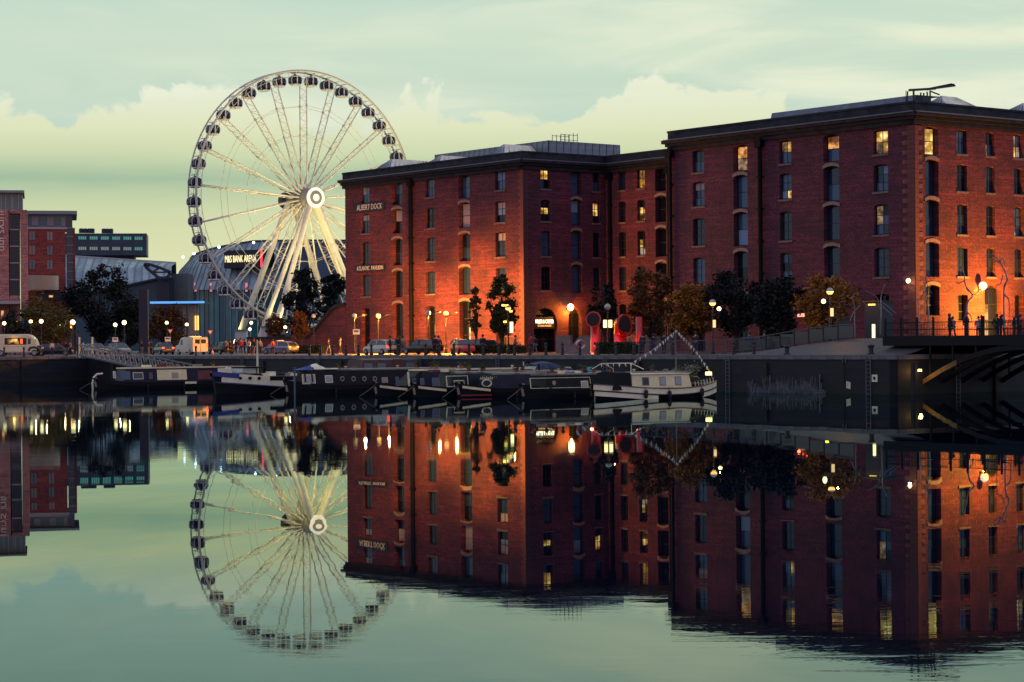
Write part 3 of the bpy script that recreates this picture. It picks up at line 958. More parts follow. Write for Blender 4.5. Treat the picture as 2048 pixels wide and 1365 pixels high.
# bracing rings between the spokes
for f in (.52, .76):
    for y in (-1.45, 1.45):
        mb = MB()
        for k in range(21):
            a, b = PI / 2 + 2 * PI * k / 21, PI / 2 + 2 * PI * (k + 1) / 21
            mb.bar((R1 * f * math.cos(a), y, HZ + R1 * f * math.sin(a)), (R1 * f * math.cos(b), y, HZ + R1 * f * math.sin(b)), .07)
        mb.build('brace_ring', WHITE2, FW)
# hub
def ydisc(prof, n=28):
    """lathe about the y axis: (radius, y)"""
    mb = MB().lathe(prof, n)
    mb.v = [(x, z, HZ + y) for x, y, z in mb.v]
    return mb
ydisc([(.9, -4.8), (.95, -3), (2.3, -2.2), (2.3, 2.2), (.95, 3), (.9, 6.4)]).build('axle', M('axle_grey', (.25, .24, .20), .5, .4), FW)
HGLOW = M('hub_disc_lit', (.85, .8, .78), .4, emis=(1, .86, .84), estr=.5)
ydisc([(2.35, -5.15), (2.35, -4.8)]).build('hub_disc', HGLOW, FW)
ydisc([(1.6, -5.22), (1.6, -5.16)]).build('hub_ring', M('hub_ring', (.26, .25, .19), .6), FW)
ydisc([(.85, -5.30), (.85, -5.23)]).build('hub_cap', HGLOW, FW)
ydisc([(2.0, 6.4), (2.0, 8.2), (1.6, 8.3)]).build('drive_housing', M('drive_dark', (.03, .03, .05), .5), FW)
# legs
for sx in (-1, 1):
    for ya, yb, xb, rr in ((-4.3, -7.4, 14.5, .58), (-3.4, -3.2, 15.6, .52), (5.9, 7.2, 15.0, .66)):
        lg = MB().tube([(sx * .5, ya, HZ - .3), (sx * .8, ya, HZ - 1), (sx * xb * .72, ya + (yb - ya) * .72, HZ * .28), (sx * xb * .74, ya + (yb - ya) * .74, HZ * .26), (sx * xb, yb, -.2)], [rr * .6, rr, rr * 1.05, rr * 1.25, rr * 1.0], 12).build('leg', WHITE, FW, smooth=True)
    mb = MB()
    for f in (.3, .5, .7, .88):
        xx = sx * (.8 + (10.6 - .8) * f)
        zz = (HZ - 1) * (1 - f)
        mb.bar((xx, -5.9 - 1.5 * f, zz), (xx, -4.6 + .5 * f, zz), .22)
    mb.build('leg_brace', WHITE2, FW)
# cabins
CG = M('cabin_glass', (.008, .014, .045), .12, spec=.4)
CW = M('cabin_white', (.74, .72, .66), .4)
cab = MB()
def rr_prof(w, h, c, n=4):
    out = []
    for cx, cz, a0 in ((w - c, -h + c, -90), (w - c, h - c, 0), (-w + c, h - c, 90), (-w + c, -h + c, 180)):
        for k in range(n + 1):
            a = rad(a0 + 90 * k / n)
            out.append((cx + c * math.cos(a), cz + c * math.sin(a)))
    return out
pr = rr_prof(1.22, .98, .5)
glass_me = MB().loft([[(x * s, y, z * s) for x, z in pr] for y, s in ((-1.0, .80), (-.85, .98), (0, 1.02), (.85, .98), (1.0, .80))]).mesh('cabin_glass', CG, True)
fr = MB()
for y in (-1.02, 1.02):
    pass
fr.box(-.15, .15, -1.08, 1.08, -1.05, 1.05)
fr.lathe([(.9, -1.22), (1.25, -1.05), (1.22, -.86), (1.22, -.80)], 16)
ring = [(1.10, -.72), (1.27, -.42), (1.32, 0), (1.24, .45), (1.02, .8), (.55, .98), (0, 1.03)]
for y in (-.80, .80):
    fr.tube([(x, y, z) for x, z in ring] + [(-x, y, z) for x, z in ring[::-1][1:]], .10, 5)
fr_me = fr.mesh('cabin_frame', CW)
top_me = MB().lathe([(.9, 1.0), (.75, 1.12), (.3, 1.18)], 12).bar((0, 0, 1.1), (0, 0, 1.75), .12).bar((0, -1.75, 1.72), (0, 1.75, 1.72), .12).box(-.25, .25, -.2, .2, 1.15, 1.45).mesh('hanger', M('cabin_grey', (.12, .13, .15), .5))
for k in range(42):
    a = PI / 2 + 2 * PI * (k + .5) / 42
    c = place('cabin', glass_me, FW, (WR * .987 * math.cos(a), 0, HZ + WR * .987 * math.sin(a) - 1.72), (0, 0, random.uniform(-.06, .06)))
    c.scale = (1.04, 1.04, 1.02)
    place('cabin_frame', fr_me, c)
    place('hanger', top_me, c)
# boarding platform
MB().box(-11.5, 11.5, -9.5, 9.5, -.1, 1.0).build('platform', M('platform_grey', (.30, .30, .28), .7, var=.3, scale=1), FW)
for k in range(5):
    MB().box(-9.4 + k * .02, -6.2, -11.4 - k * .35 + 1.9, -11.0 - k * .35 + 1.9, .8 - k * .2, 1.0 - k * .2).build('step', M('step_pale', (.42, .41, .38), .7), FW)
bm_ = MB().box(-4.2, 4.6, -8.8, -5.2, 1.0, 3.9).box(-4.5, 4.9, -9.1, -4.9, 3.9, 4.15)
bm_.build('boarding_hut', M('hut_white', (.55, .56, .50), .6), FW)
for x in (-3.4, -.9, 1.6): MB().box(x, x + 1.6, -8.88, -8.802, 1.4, 3.3).build('hut_window', M('hut_glass', (.04, .10, .13), .2), FW)
mb = MB()
for k in range(14):
    x = -11.2 + 22.4 * k / 13
    mb.bar((x, -9.4, 1), (x, -9.4, 2.1), .06)
mb.bar((-11.2, -9.4, 2.1), (11.2, -9.4, 2.1), .07).bar((-11.2, -9.4, 1.6), (11.2, -9.4, 1.6), .05)
mb.build('platform_railing', WHITE2, FW)
# upper service gantry beside the legs
mb = MB()
for k in range(7): mb.bar((3.0 + k * .75, 9, 8.6), (3.0 + k * .75, 9, 10.4), .12)
for z in (8.6, 9.2, 9.8, 10.4): mb.bar((3.0, 9, z), (7.5, 9, z), .1)
for x in (3.0, 7.5): mb.bar((x, 9, 0), (x, 9, 8.6), .2)
mb.build('service_gantry', WHITE2, FW)
# floodlights at the feet of the wheel: seen blazing at the left leg; the forward pair is added
def flood(loc, aim, power, name, ang=70, col=(1, .78, .36)):
    l = bpy.data.lights.new(name, 'SPOT')
    l.energy = power
    l.color = col
    l.spot_size = rad(ang)
    l.spot_blend = .7
    l.shadow_soft_size = .25
    d = Vector(aim) - Vector(loc)
    o = place(name + '_light', l, FW, loc)
    o.rotation_euler = (-d).to_track_quat('Z', 'Y').to_euler()
    b = MB().box(-.3, .3, -.15, .15, -.2, .2).build('floodlight', M('floodlight_glow', (.9, .8, .5), .4, emis=(1, .8, .4), estr=25), FW, loc - d.normalized() * .5)
    b.rotation_euler = o.rotation_euler
for sx in (-1, 1):
    flood(Vector((sx * 16.5, -8.6, .5)), Vector((sx * 4, -6, HZ * .75)), 7000, 'wheel_flood', 60)
    flood(Vector((sx * 10.0, -10.5, 1.3)), Vector((sx * 2.0, -1, HZ * 1.1)), 14000, 'wheel_flood', 85)
    flood(Vector((sx * 20.0, -26.0, 2.0)), Vector((0, 0, HZ * 1.5)), 70000, 'wheel_flood', 62)  # added pair well in front, to brighten the upper rim
    flood(Vector((sx * 16.5, 8.6, .5)), Vector((sx * 3, 3, HZ * .9)), 9000, 'wheel_flood', 75)

# ================================================================ FAR BUILDINGS
SILVER = M('standing_seam_silver', (.30, .39, .42), .45, .3, var=.25, scale=.25)
SEAM = M('seam_grey', (.16, .19, .21), .5, .3)  # darker grey of the raised roof seams
TEAL = M('teal_glazing', (.04, .19, .22), .25, var=.3, scale=.2, spec=.6)
NAVY = M('navy_panel', (.02, .028, .05), .5)
# ---- arena
AD = 640.0
ac = at_z(640, AD + 48, QUAY)
AR = thing('arena', 'large silver roofed arena with teal glass wall behind the wheel', 'arena', (ac.x, ac.y, QUAY))
def ell(a, b, f): return (a * math.cos(f), b * math.sin(f))
sA = AD / F
N = 40
f0, f1 = rad(176), rad(300)
def ez(py, px=480): return at(px, py, AD).z - QUAY
wall_t, eave = [], []
for k in range(N):
    fa, fb_ = f0 + (f1 - f0) * k / N, f0 + (f1 - f0) * (k + 1) / N
    rings = []
    for f in (fa + .002, fb_ - .002):
        u = (f - f0) / (f1 - f0)
        xe, ye = ell(46.5, 46, f)
        xw, yw = ell(44.5, 44, f)
        top_z = ez(520) + (ez(478) - ez(520)) * min(1, (u / .55)) ** .75
        fr_ = .89 - .10 * u
        xt, yt = ell(46.5 * fr_, 46 * fr_ - 4 * u, f)
        zb = ez(566) - 2.0 * math.sin(min(1, u * 1.5) * PI / 2)
        xm, ym = (xe * .45 + xt * .55) * 1.02, (ye * .45 + yt * .55) * 1.02
        rings.append(((xw, yw, 0), (xw, yw, zb + .3), (xe, ye, zb), (xm, ym, zb * .48 + top_z * .52 + .8), (xt, yt, top_z)))
    a, b = rings
    MB().quad(a[2], b[2], b[3], a[3]).quad(a[3], b[3], b[4], a[4]).build('roof_panel', SILVER if k % 2 else M('standing_seam_dull', (.21, .30, .34), .5, .3, var=.25, scale=.25), AR)
    MB().bar(a[2], a[3], .35, .3).bar(a[3], a[4], .35, .3).build('roof_seam', SEAM, AR)
    MB().quad(a[0], b[0], b[1], a[1]).build('wall_panel', TEAL if k % 3 else M('teal_glazing_dark', (.02, .09, .13), .25, spec=.6), AR)
    MB().bar(a[0], a[1], .22).build('mullion', NAVY, AR)
    MB().bar(a[4], b[4], .7, .6).build('roof_edge', NAVY, AR)
mb = MB()
pts = []
for k in range(41):
    f = f0 + (f1 - f0) * k / 40
    u = k / 40
    fr_ = .89 - .10 * u
    xt, yt = ell(46.5 * fr_, 46 * fr_ - 4 * u, f)
    pts.append((xt, yt, ez(520) + (ez(478) - ez(520)) * min(1, (u / .55)) ** .75 + .2))
mb.add(pts, [tuple(range(41))])
mb.build('roof_top', NAVY, AR)
AWZ = -45.2
def ar_loc(px, py, d=AD): return at(px, py, d) - Vector((ac.x, ac.y, QUAY))
# big sign
def on_arena(px, py, rr=46.9):
    a, b = slope(px, py)
    d = AD
    for _ in range(12):
        x = a * d - ac.x
        y = -math.sqrt(max(1, rr * rr - x * x))
        d = ac.y + y
    return Vector((x, y, EYE + b * d - QUAY))
pa, pb = on_arena(452, 520, 44), on_arena(541, 520, 44)
ang = math.atan2(pb.y - pa.y, pb.x - pa.x)
Ls = (pb - pa).length
mid = (pa + pb) / 2
zt_, zb_ = on_arena(495, 501, 44).z, on_arena(495, 537, 44).z
sg = thing('arena_sign', 'dark screen on the arena with glowing cream lettering', 'sign', Vector((ac.x, ac.y, QUAY)) + Vector((mid.x, mid.y - 2.5, (zt_ + zb_) / 2)), ang)
MB().box(-Ls / 2, Ls / 2, -.5, 3, -(zt_ - zb_) / 2, (zt_ - zb_) / 2).build('screen', M('screen_black', (.006, .008, .02), .4), sg)
place('lettering', text_mesh('M&S BANK ARENA', 3.0, M('sign_glow', (.9, .85, .5), .5, emis=(1, .86, .42), estr=1.3), .06, Ls * .70), sg, (-Ls * .12, -.75, 0))
MB().box(Ls * .33, Ls * .33 + .55, -.9, -.52, -(zt_ - zb_) * .48, (zt_ - zb_) * .5).build('red_strip', M('red_led', (.8, .1, .1), .5, emis=(1, .05, .08), estr=1.2), sg)
for px, py in ((367, 515), (389, 508), (439, 495), (508, 486), (549, 481)):
    p_ = on_arena(px, py, 42.5)
    MB().ball((p_.x, p_.y - 1.0, p_.z), .38, 8, 6).build('roof_lamp', M('blue_white_lamp', (.9, .95, 1), .3, emis=(.55, .75, 1), estr=9), AR)
for px in (364, 391, 422, 493):
    p_ = on_arena(px, 573, 45.4)
    MB().box(p_.x - .32, p_.x + .32, p_.y - .3, p_.y, p_.z - 1.6, p_.z + 1.0).build('red_uplight', M('pink_light', (.8, .2, .2), .5, emis=(1, .22, .2), estr=.8), AR)
# lower dark wings of the arena behind the trees
p0, p1 = at_z(560, 636, QUAY), at_z(900, 636, QUAY)
wg = MB().box(p0.x - ac.x, p1.x - ac.x, p0.y - ac.y, p0.y - ac.y + 20, 0, ez(486, 640))
wg.build('side_wing', M('navy_cladding', (.045, .10, .15), .5, var=.3, scale=.15), AR)
# ---- convention centre
CD = 590.0
cc = at_z(240, CD, QUAY)
CC = thing('convention_centre', 'low building with sloping silver roof and teal glass left of the arena', 'building', (cc.x, cc.y, QUAY))
def cl(px, py, d=CD): return at(px, py, d) - Vector((cc.x, cc.y, QUAY))
n = 15
for k in range(n):
    fa, fb_ = k / n, (k + 1) / n
    def col(f):
        px = 120 + 222 * f
        top = cl(px + 10, 513 + 14 * f, CD + 26)
        bot = cl(px, 600 - 48 * f if f < .9 else 557, CD)
        return top, bot
    (ta, ba), (tb, bb) = col(fa), col(fb_)
    ma, mb_ = (ta + ba) / 2 + Vector((0, -3, 1.2)), (tb + bb) / 2 + Vector((0, -3, 1.2))
    MB().quad(ba, bb, mb_, ma).quad(ma, mb_, tb, ta).build('roof_panel', SILVER if k % 2 else MATS['standing_seam_dull'], CC)
    MB().bar(ba, ma, .4, .35).bar(ma, ta, .4, .35).build('roof_seam', SEAM, CC)
    MB().quad((ba.x, ba.y + 1.5, 0), (bb.x, bb.y + 1.5, 0), (bb.x, bb.y + 1.5, bb.z + .6), (ba.x, ba.y + 1.5, ba.z + .6)).build('wall_panel', M('convention_glass', (.02, .07, .10), .3), CC)
    MB().bar(ba, bb, .8, .5).build('eave', NAVY, CC)
p0, p1 = cl(120, 512, CD + 26), cl(352, 527, CD + 26)
MB().bar(p0, p1, .7, .7).build('ridge', M('ridge_pale', (.5, .5, .45), .5), CC)
mb = MB().add([p0 + Vector((0, .5, 0)), p1 + Vector((0, .5, 0)), p1 + Vector((0, .5, -20)), p0 + Vector((0, .5, -26))], [(0, 1, 2, 3)])
mb.build('back_wall', NAVY, CC)
# lens shaped canopy frame between the two halls
lens = [(289, 529), (300, 529.5), (320, 536), (341, 545), (336, 555), (326, 557), (316, 555), (304, 545), (294, 537)]
lp = [cl(px, py, CD - 4) for px, py in lens]
mb = MB()
for a, b in zip(lp, lp[1:] + lp[:1]): mb.bar(a, b, 1.1, .8)
for (a, b) in ((2, 7), (1, 8), (7, 3)): mb.bar(lp[a], lp[b], .5, .4)
mb.build('canopy_frame', NAVY, CC)
e0, e1 = cl(314, 557, CD - 1), cl(338, 557, CD - 1)
MB().box(e0.x, e1.x, e0.y, e0.y + 8, 0, e0.z).build('entrance_tower', M('entrance_dark', (.012, .016, .04), .4), CC)
k0, k1 = cl(326, 548, CD + 8), cl(376, 552, CD + 8)
MB().box(k0.x, k1.x, k0.y, k0.y + 10, 0, k0.z).build('link_block', M('link_cladding', (.10, .12, .13), .5, var=.2, scale=.2), CC)
# blue-lit entrance canopy
c0, c1 = at(300, 603, 520), at(409, 604.5, 520)
CN = thing('entrance_canopy', 'flat entrance canopy edged with a blue light strip', 'canopy', (c1.x, c1.y, QUAY))
MB().box(c0.x - c1.x, 0, 0, 8, c1.z - QUAY - .3, c1.z - QUAY + .05).build('roof_slab', NAVY, CN)
MB().box(c0.x - c1.x, 0, -.08, -.004, c1.z - QUAY - .3, c1.z - QUAY + .22).build('light_strip', M('blue_led', (.2, .5, .9), .4, emis=(.12, .42, 1), estr=.85), CN)
for px, w in ((385, 1.6), (396, .5), (371, .8)):
    q_ = at_z(px, 523, QUAY)
    MB().box(q_.x - c1.x - w / 2, q_.x - c1.x + w / 2, 2, 2 + w, 0, c1.z - QUAY - .3).build('column', M('canopy_column', (.28, .22, .18), .7), CN)
for px, py in ((389, 640), (394, 640)):
    q_ = at(px, py, 520)
    MB().box(q_.x - c1.x - .16, q_.x - c1.x + .16, 1.6, 1.9, q_.z - QUAY - 2.5, q_.z - QUAY + 1).build('uplight', M('amber_strip', (.9, .6, .2), .5, emis=(1, .6, .12), estr=1.6), CN)

# ---- dark slab hotel
HD = 680.0
h0, h1 = at(120, 465, HD), at(291, 466, HD)
HB = thing('slab_building', 'dark blue slab block with two rows of lit windows', 'building', (h0.x, HD, QUAY), rad(8))
Wd = h1.x - h0.x
zt_, zb_ = h1.z - QUAY, at(290, 510, HD).z - QUAY
MB().box(0, Wd, 0, 18, zb_, zt_).build('upper_block', M('slab_cladding', (.035, .06, .085), .5, var=.25, scale=.2), HB)
MB().box(0, Wd - 4, 2, 18, 0, zb_ - .01).build('plinth', M('slab_plinth', (.02, .03, .05), .6), HB)
WT = M('slab_window_teal', (.1, .35, .30), .4, emis=(.16, .55, .42), estr=.28)
WT2 = M('slab_window_pale', (.3, .4, .36), .4, emis=(.5, .5, .4), estr=.2)
for r_, py in enumerate((476, 497)):
    for k in range(8):
        for j in range(2):
            px = 134 + k * 22.2 - 22 + j * 8
            a = at(px, py + 3.2, HD)
            b = at(px + 7.2, py - 3.2, HD)
            if px < 128: continue
            f = MB().box(a.x - h0.x, b.x - h0.x, -.12, .02, a.z - QUAY, b.z - QUAY).build('window', WT if r_ == 0 or k == 7 else WT2, HB)
            MB().bar(((a.x + b.x) / 2 - h0.x, -.16, a.z - QUAY), ((a.x + b.x) / 2 - h0.x, -.16, b.z - QUAY), .12).build('glazing_bar', NAVY, f)
for px in (160, 168, 176, 182, 205, 212, 219):
    a = at(px, 464, HD)
    MB().lathe([(.75, 0), (.75, 1.3), (.4, 1.5)], 10, (a.x - h0.x, 5, a.z - QUAY - .1)).build('roof_unit', NAVY, HB)

# ---- brick hotels at the left
def flat_box(root, base, pxa, pya, pxb, pyb, d, depth, mat, name, yo=0.0):
    """box whose front face spans two photo points at distance d"""
    a, b = at(pxa, pya, d), at(pxb, pyb, d)
    return MB().box(min(a.x, b.x) - base.x, max(a.x, b.x) - base.x, d - base.y + yo, d - base.y + yo + depth, min(a.z, b.z) - base.z, max(a.z, b.z) - base.z).build(name, mat, root)


H1D = 310.0
hb = at_z(28, H1D, QUAY)
H1 = thing('hotel', 'pink brick hotel at the left edge with a glazed stair strip', 'hotel', hb, rad(12.5))
PINK = brick_mat('pink_brick', (.48, .20, .19), (.56, .26, .23), (.40, .22, .2), .2)
REDB = brick_mat('hotel_red_brick', (.33, .065, .06), (.40, .09, .075), (.25, .09, .08), .2)
GREY = M('hotel_grey', (.22, .25, .28), .5, var=.2, scale=1)
flat_box(H1, hb, -60, 420, 19.5, 712, H1D, 15, PINK, 'wall')
flat_box(H1, hb, 40, 420, 56, 712, H1D, 15, PINK, 'wall')
flat_box(H1, hb, 19.5, 420, 40, 427, H1D, 15, PINK, 'wall')
flat_box(H1, hb, 19.5, 594, 40, 712, H1D, 15, PINK, 'wall')
for k in range(5):
    y0 = 427 + 33.4 * k
    w_ = flat_box(H1, hb, 19.5, y0, 40, y0 + 31, H1D, .3, M('stair_glass', (.008, .009, .02), .15), 'window', 1.2)
    flat_box(H1, hb, 19.5, y0 + 31, 40, y0 + 33.4, H1D, 1.0, M('floor_band', (.35, .30, .32), .6), 'floor_band', .6)
flat_box(H1, hb, -60, 385, 45, 420, H1D, 11, M('penthouse_glass', (.10, .16, .17), .2, spec=.7), 'penthouse', 1.0)
for px in (-12, 2, 11, 22, 25, 36, 44): flat_box(H1, hb, px, 386, px + 1.3, 419.5, H1D, .2, M('penthouse_frame', (.45, .47, .42), .5), 'penthouse_mullion', .9)
flat_box(H1, hb, -60, 382, 48, 386, H1D, 13, GREY, 'penthouse_roof', -.5)
mb = MB()
for px in range(0, 26, 5):
    a = at(px, 378, H1D)
    mb.bar((a.x - hb.x, 4, a.z - hb.z - .8), (a.x - hb.x, 4, a.z - hb.z), .05)
a, b = at(-40, 378, H1D), at(24, 378, H1D)
mb.bar((a.x - hb.x, 4, a.z - hb.z), (b.x - hb.x, 4, a.z - hb.z), .05).build('roof_railing', GREY, H1)
p_ = at(5, 463, H1D)
o = place('lettering', text_mesh('jurys inn', 1.75, M('hotel_letter', (.75, .62, .60), .5), .08, 5.8), H1, (p_.x - hb.x, -.2, p_.z - hb.z), (0, rad(90), 0))
flat_box(H1, hb, -60, 604, 40, 609, H1D, 3.0, M('shop_canopy', (.45, .40, .38), .6), 'shop_canopy', -3.0)
for px, py, m_ in ((3, 622, 'sw'), (8, 640, 'sw'), (18, 636, 'sb'), (30, 634, 'sw'), (44, 640, 'sb')):
    flat_box(H1, hb, px, py, px + 5, py + 11, H1D, .1, LIT['o'] if m_ == 'sw' else M('blue_shop', (.1, .2, .5), .4, emis=(.1, .2, .6), estr=.4), 'shop_window', -.12)

H2D = 335.0
hb2 = at_z(100, H2D, QUAY)
H2 = thing('hotel', 'red brick hotel block with overhanging flat roof and curved balcony', 'hotel', hb2, rad(11.7))
flat_box(H2, hb2, 45, 457, 132, 712, H2D, 16, REDB, 'wall')
flat_box(H2, hb2, 45, 428, 138, 455, H2D, 14, M('hotel_band_glass', (.06, .11, .16), .2, spec=.7), 'penthouse', .5)
flat_box(H2, hb2, 45, 423, 153, 429, H2D, 17, M('flat_roof_grey', (.20, .26, .28), .5), 'roof', -1.0)
flat_box(H2, hb2, 45, 455, 134, 458.5, H2D, 1, M('band_pale', (.42, .38, .40), .6), 'string_course', -.15)
flat_box(H2, hb2, 132, 430, 146, 712, H2D, 12, M('tower_glass', (.02, .03, .055), .2, spec=.7), 'corner_tower', .3)
flat_box(H2, hb2, 142, 455, 151, 712, H2D, 14, REDB, 'wall', 1.5)
for k in range(9): flat_box(H2, hb2, 132, 455 + k * 17.3, 146, 457 + k * 17.3, H2D, .4, M('tower_band', (.16, .22, .25), .5), 'floor_band', .05)
for px, w in ((64, 13), (94, 13), (122, 8)): flat_box(H2, hb2, px, 433, px + w, 451, H2D, .1, M('penthouse_pale', (.24, .24, .28), .3), 'penthouse_window', .35)
for r_, (ya, yb) in enumerate(((464, 481), (493, 510), (521, 539))):
    for c_, px in enumerate((60, 94.5)):
        w_ = flat_box(H2, hb2, px, ya, px + 10.5, yb, H2D, .12, M('hotel_glass_%d' % ((r_ + c_) % 3), [(.20, .24, .27), (.30, .26, .22), (.14, .22, .26)][(r_ + c_) % 3], .3), 'window', -.06)
        a = at(px + 5, (ya + yb) / 2, H2D)
        MB().box(a.x - hb2.x - .04, a.x - hb2.x + .04, -.12, -.062, a.z - hb2.z - .65, a.z - hb2.z + .65).build('glazing_bar', NAVY, w_)
# curved balcony
cb = at(88, 567, H2D)
mb = MB()
rg = []
for z in (-1.1, 1.1):
    rg.append([(cb.x - hb2.x + 2.3 * math.cos(rad(a)) * 1.0, -1.0 + 2.6 * math.sin(rad(a)), cb.z - hb2.z + z) for a in range(180, 361, 12)])
mb.add([v for r_ in rg for v in r_], [(i, i + 1, i + 17, i + 16) for i in range(15)] + [tuple(range(16)), tuple(range(31, 15, -1))])
mb.build('balcony', M('balcony_cream', (.48, .42, .32), .6), H2)
flat_box(H2, hb2, 57, 552, 90, 583, H2D, 1.0, M('balcony_cream'), 'balcony_band', -2.0)
flat_box(H2, hb2, 72, 585, 132, 600, H2D, .2, M('under_balcony_glass', (.01, .01, .02), .3), 'window', -.1)  # dark glazing below the balcony
for px, py in ((76, 598), (98, 593)): flat_box(H2, hb2, px, py - 2, px + 8, py + 2, H2D, .1, LIT['y'], 'lit_window', -.3)

# ---- brick wall sweeping down beside the left warehouse
cwo = A_END + UL * .02
CWL = 9.6
CW_ = thing('curved_wall', 'brick wall with swept-down dark coping beside the left warehouse', 'wall', (cwo.x + UL.x * CWL, cwo.y + UL.y * CWL, 0), A_RT)
prof = []
for k in range(17):
    f = k / 16
    z = 4.6 + (8.4 - 4.6) * sst(f * 1.15)
    prof.append((CWL * f, z))
MB().prism([(0, 1.5)] + [(CWL, 1.5)] + prof[::-1], .1, .7).build('wall', BRICK, CW_)
mb = MB()
for (xa, za), (xb, zb) in zip(prof, prof[1:]):
    mb.add([(xa, -.12, za), (xb, -.12, zb), (xb, .9, zb), (xa, .9, za), (xa, -.12, za + .4), (xb, -.12, zb + .4), (xb, .9, zb + .4), (xa, .9, za + .4)], [(0, 3, 2, 1), (4, 5, 6, 7), (0, 1, 5, 4), (2, 3, 7, 6)])
mb.build('coping', CORN, CW_)
lw = CW_.location - UR * 0
LW2 = thing('boundary_wall', 'low brick boundary wall running left towards the wheel', 'wall', CW_.location + UL * 14, A_RT)
MB().box(0, 13.97, .1, .6, 1.5, 4.6).build('wall', BRICK, LW2)
MB().box(0, 13.97, .0, .7, 4.603, 4.85).build('coping', CORN, LW2)
# tall dark slab by the street
c0 = at_z(288, 285, QUAY)
TT = thing('totem', 'tall plain dark slab standing beside the big leafy tree', 'totem', c0)
ht = at(288, 579, 285).z - QUAY
MB().box(-.6, .6, -.3, .3, .3, ht).build('slab', M('totem_dark', (.008, .010, .03), .5), TT)
MB().box(-.8, .8, -.5, .5, -.1, .3).build('plinth', M('totem_plinth', (.05, .05, .06), .7), TT)

# ================================================================ TREES
def leaf_mat(name, c1, c2):
    if name in MATS: return MATS[name]
    m = bpy.data.materials.new(name)
    m.use_nodes = True
    q = G(m.node_tree)
    b = m.node_tree.nodes['Principled BSDF']
    oc = q.n('ShaderNodeTexCoord').outputs['Object']
    n1 = q.noise(oc, .8, 3, .6)
    n2 = q.noise(oc, 5.0, 2, .5)
    c = q.mix(q.mr(q.math('ADD', q.math('MULTIPLY', n1, .6), q.math('MULTIPLY', n2, .4)), .38, .62, 0, 1), c1, c2)
    m.node_tree.links.new(c, b.inputs['Base Color'])
    b.inputs['Roughness'].default_value = .65
    b.inputs['Specular IOR Level'].default_value = .2
    MATS[name] = m
    return m


BARK = M('bark', (.045, .035, .03), .9, var=.4, scale=4, bump=.5)


def tree(loc, height, rx, trunk_h, label, lm, seed, leaves=3600, leaf=.30, shape=1.0, group='trees', top=None, clumps=44):
    rnd = random.Random(seed)
    r = thing('tree', label, 'tree', loc, 0, group)
    cz = trunk_h + (height - trunk_h) * .5
    rz = (height - trunk_h) * .5
    tk = MB()
    bend = rnd.uniform(-.3, .3)
    tr = max(.12, height * .022)
    tk.tube([(0, 0, -.15), (bend * .2, 0, trunk_h * .5), (bend * .6, .1, trunk_h), (bend, .1, cz + rz * .3)], [tr * 1.4, tr, tr * .85, tr * .3], 8)
    cl_ = []
    for k in range(clumps):
        for _ in range(30):
            v = Vector((rnd.uniform(-1, 1), rnd.uniform(-1, 1), rnd.uniform(-1, 1)))
            if .3 < v.length < 1.12: break
        taper = 1 - shape * .45 * max(0, v.z) if shape > 0 else 1
        c = Vector((v.x * rx * taper * .82, v.y * rx * taper * .82, cz + v.z * rz * .86))
        cl_.append((c, rnd.uniform(.13, .34) * rx))
        if k % 2 == 0 or v.length > .9:
            s_ = Vector((bend * .6, .1, trunk_h * rnd.uniform(.75, 1.15)))
            tk.tube([s_, (s_ + c) / 2 + Vector((0, 0, .2)), c], [tr * .45, tr * .28, tr * .08], 5)
    tk.build('trunk', BARK, r)
    vs, fs = [], []
    tot_ = sum(cr ** 2 for _, cr in cl_)
    for c, cr in cl_:
        for _ in range(int(leaves * 1.25 * cr ** 2 / tot_)):
            while True:
                v = Vector((rnd.gauss(0, .5), rnd.gauss(0, .5), rnd.gauss(0, .45)))
                if v.length < 1.25: break
            p_ = c + v * cr
            a = Vector((rnd.uniform(-1, 1), rnd.uniform(-1, 1), rnd.uniform(-.6, .6))).normalized()
            b = a.cross(Vector((rnd.uniform(-1, 1), rnd.uniform(-1, 1), rnd.uniform(-1, 1)))).normalized()
            s_ = leaf * rnd.uniform(.6, 1.25)
            o_ = len(vs)
            vs += [p_ - a * s_, p_ + b * s_ * .45, p_ + a * s_, p_ - b * s_ * .45]
            fs.append((o_, o_ + 1, o_ + 2, o_ + 3))
    me = bpy.data.meshes.new('crown')
    me.from_pydata([tuple(v) for v in vs], [], fs)
    me.materials.append(lm)
    me.update()
    place('crown', me, r)
    return r


LDARK = leaf_mat('leaf_dark', (.005, .008, .010), (.014, .022, .020))
LGREEN = leaf_mat('leaf_green', (.02, .03, .012), (.05, .06, .02))
LAUT = leaf_mat('leaf_autumn', (.11, .055, .012), (.36, .15, .02))
LAUT2 = leaf_mat('leaf_rust', (.05, .03, .014), (.19, .075, .018))
LOLIVE = leaf_mat('leaf_olive', (.05, .05, .018), (.15, .11, .03))


def hgt(px, py, d): return at(px, py, d).z - QUAY


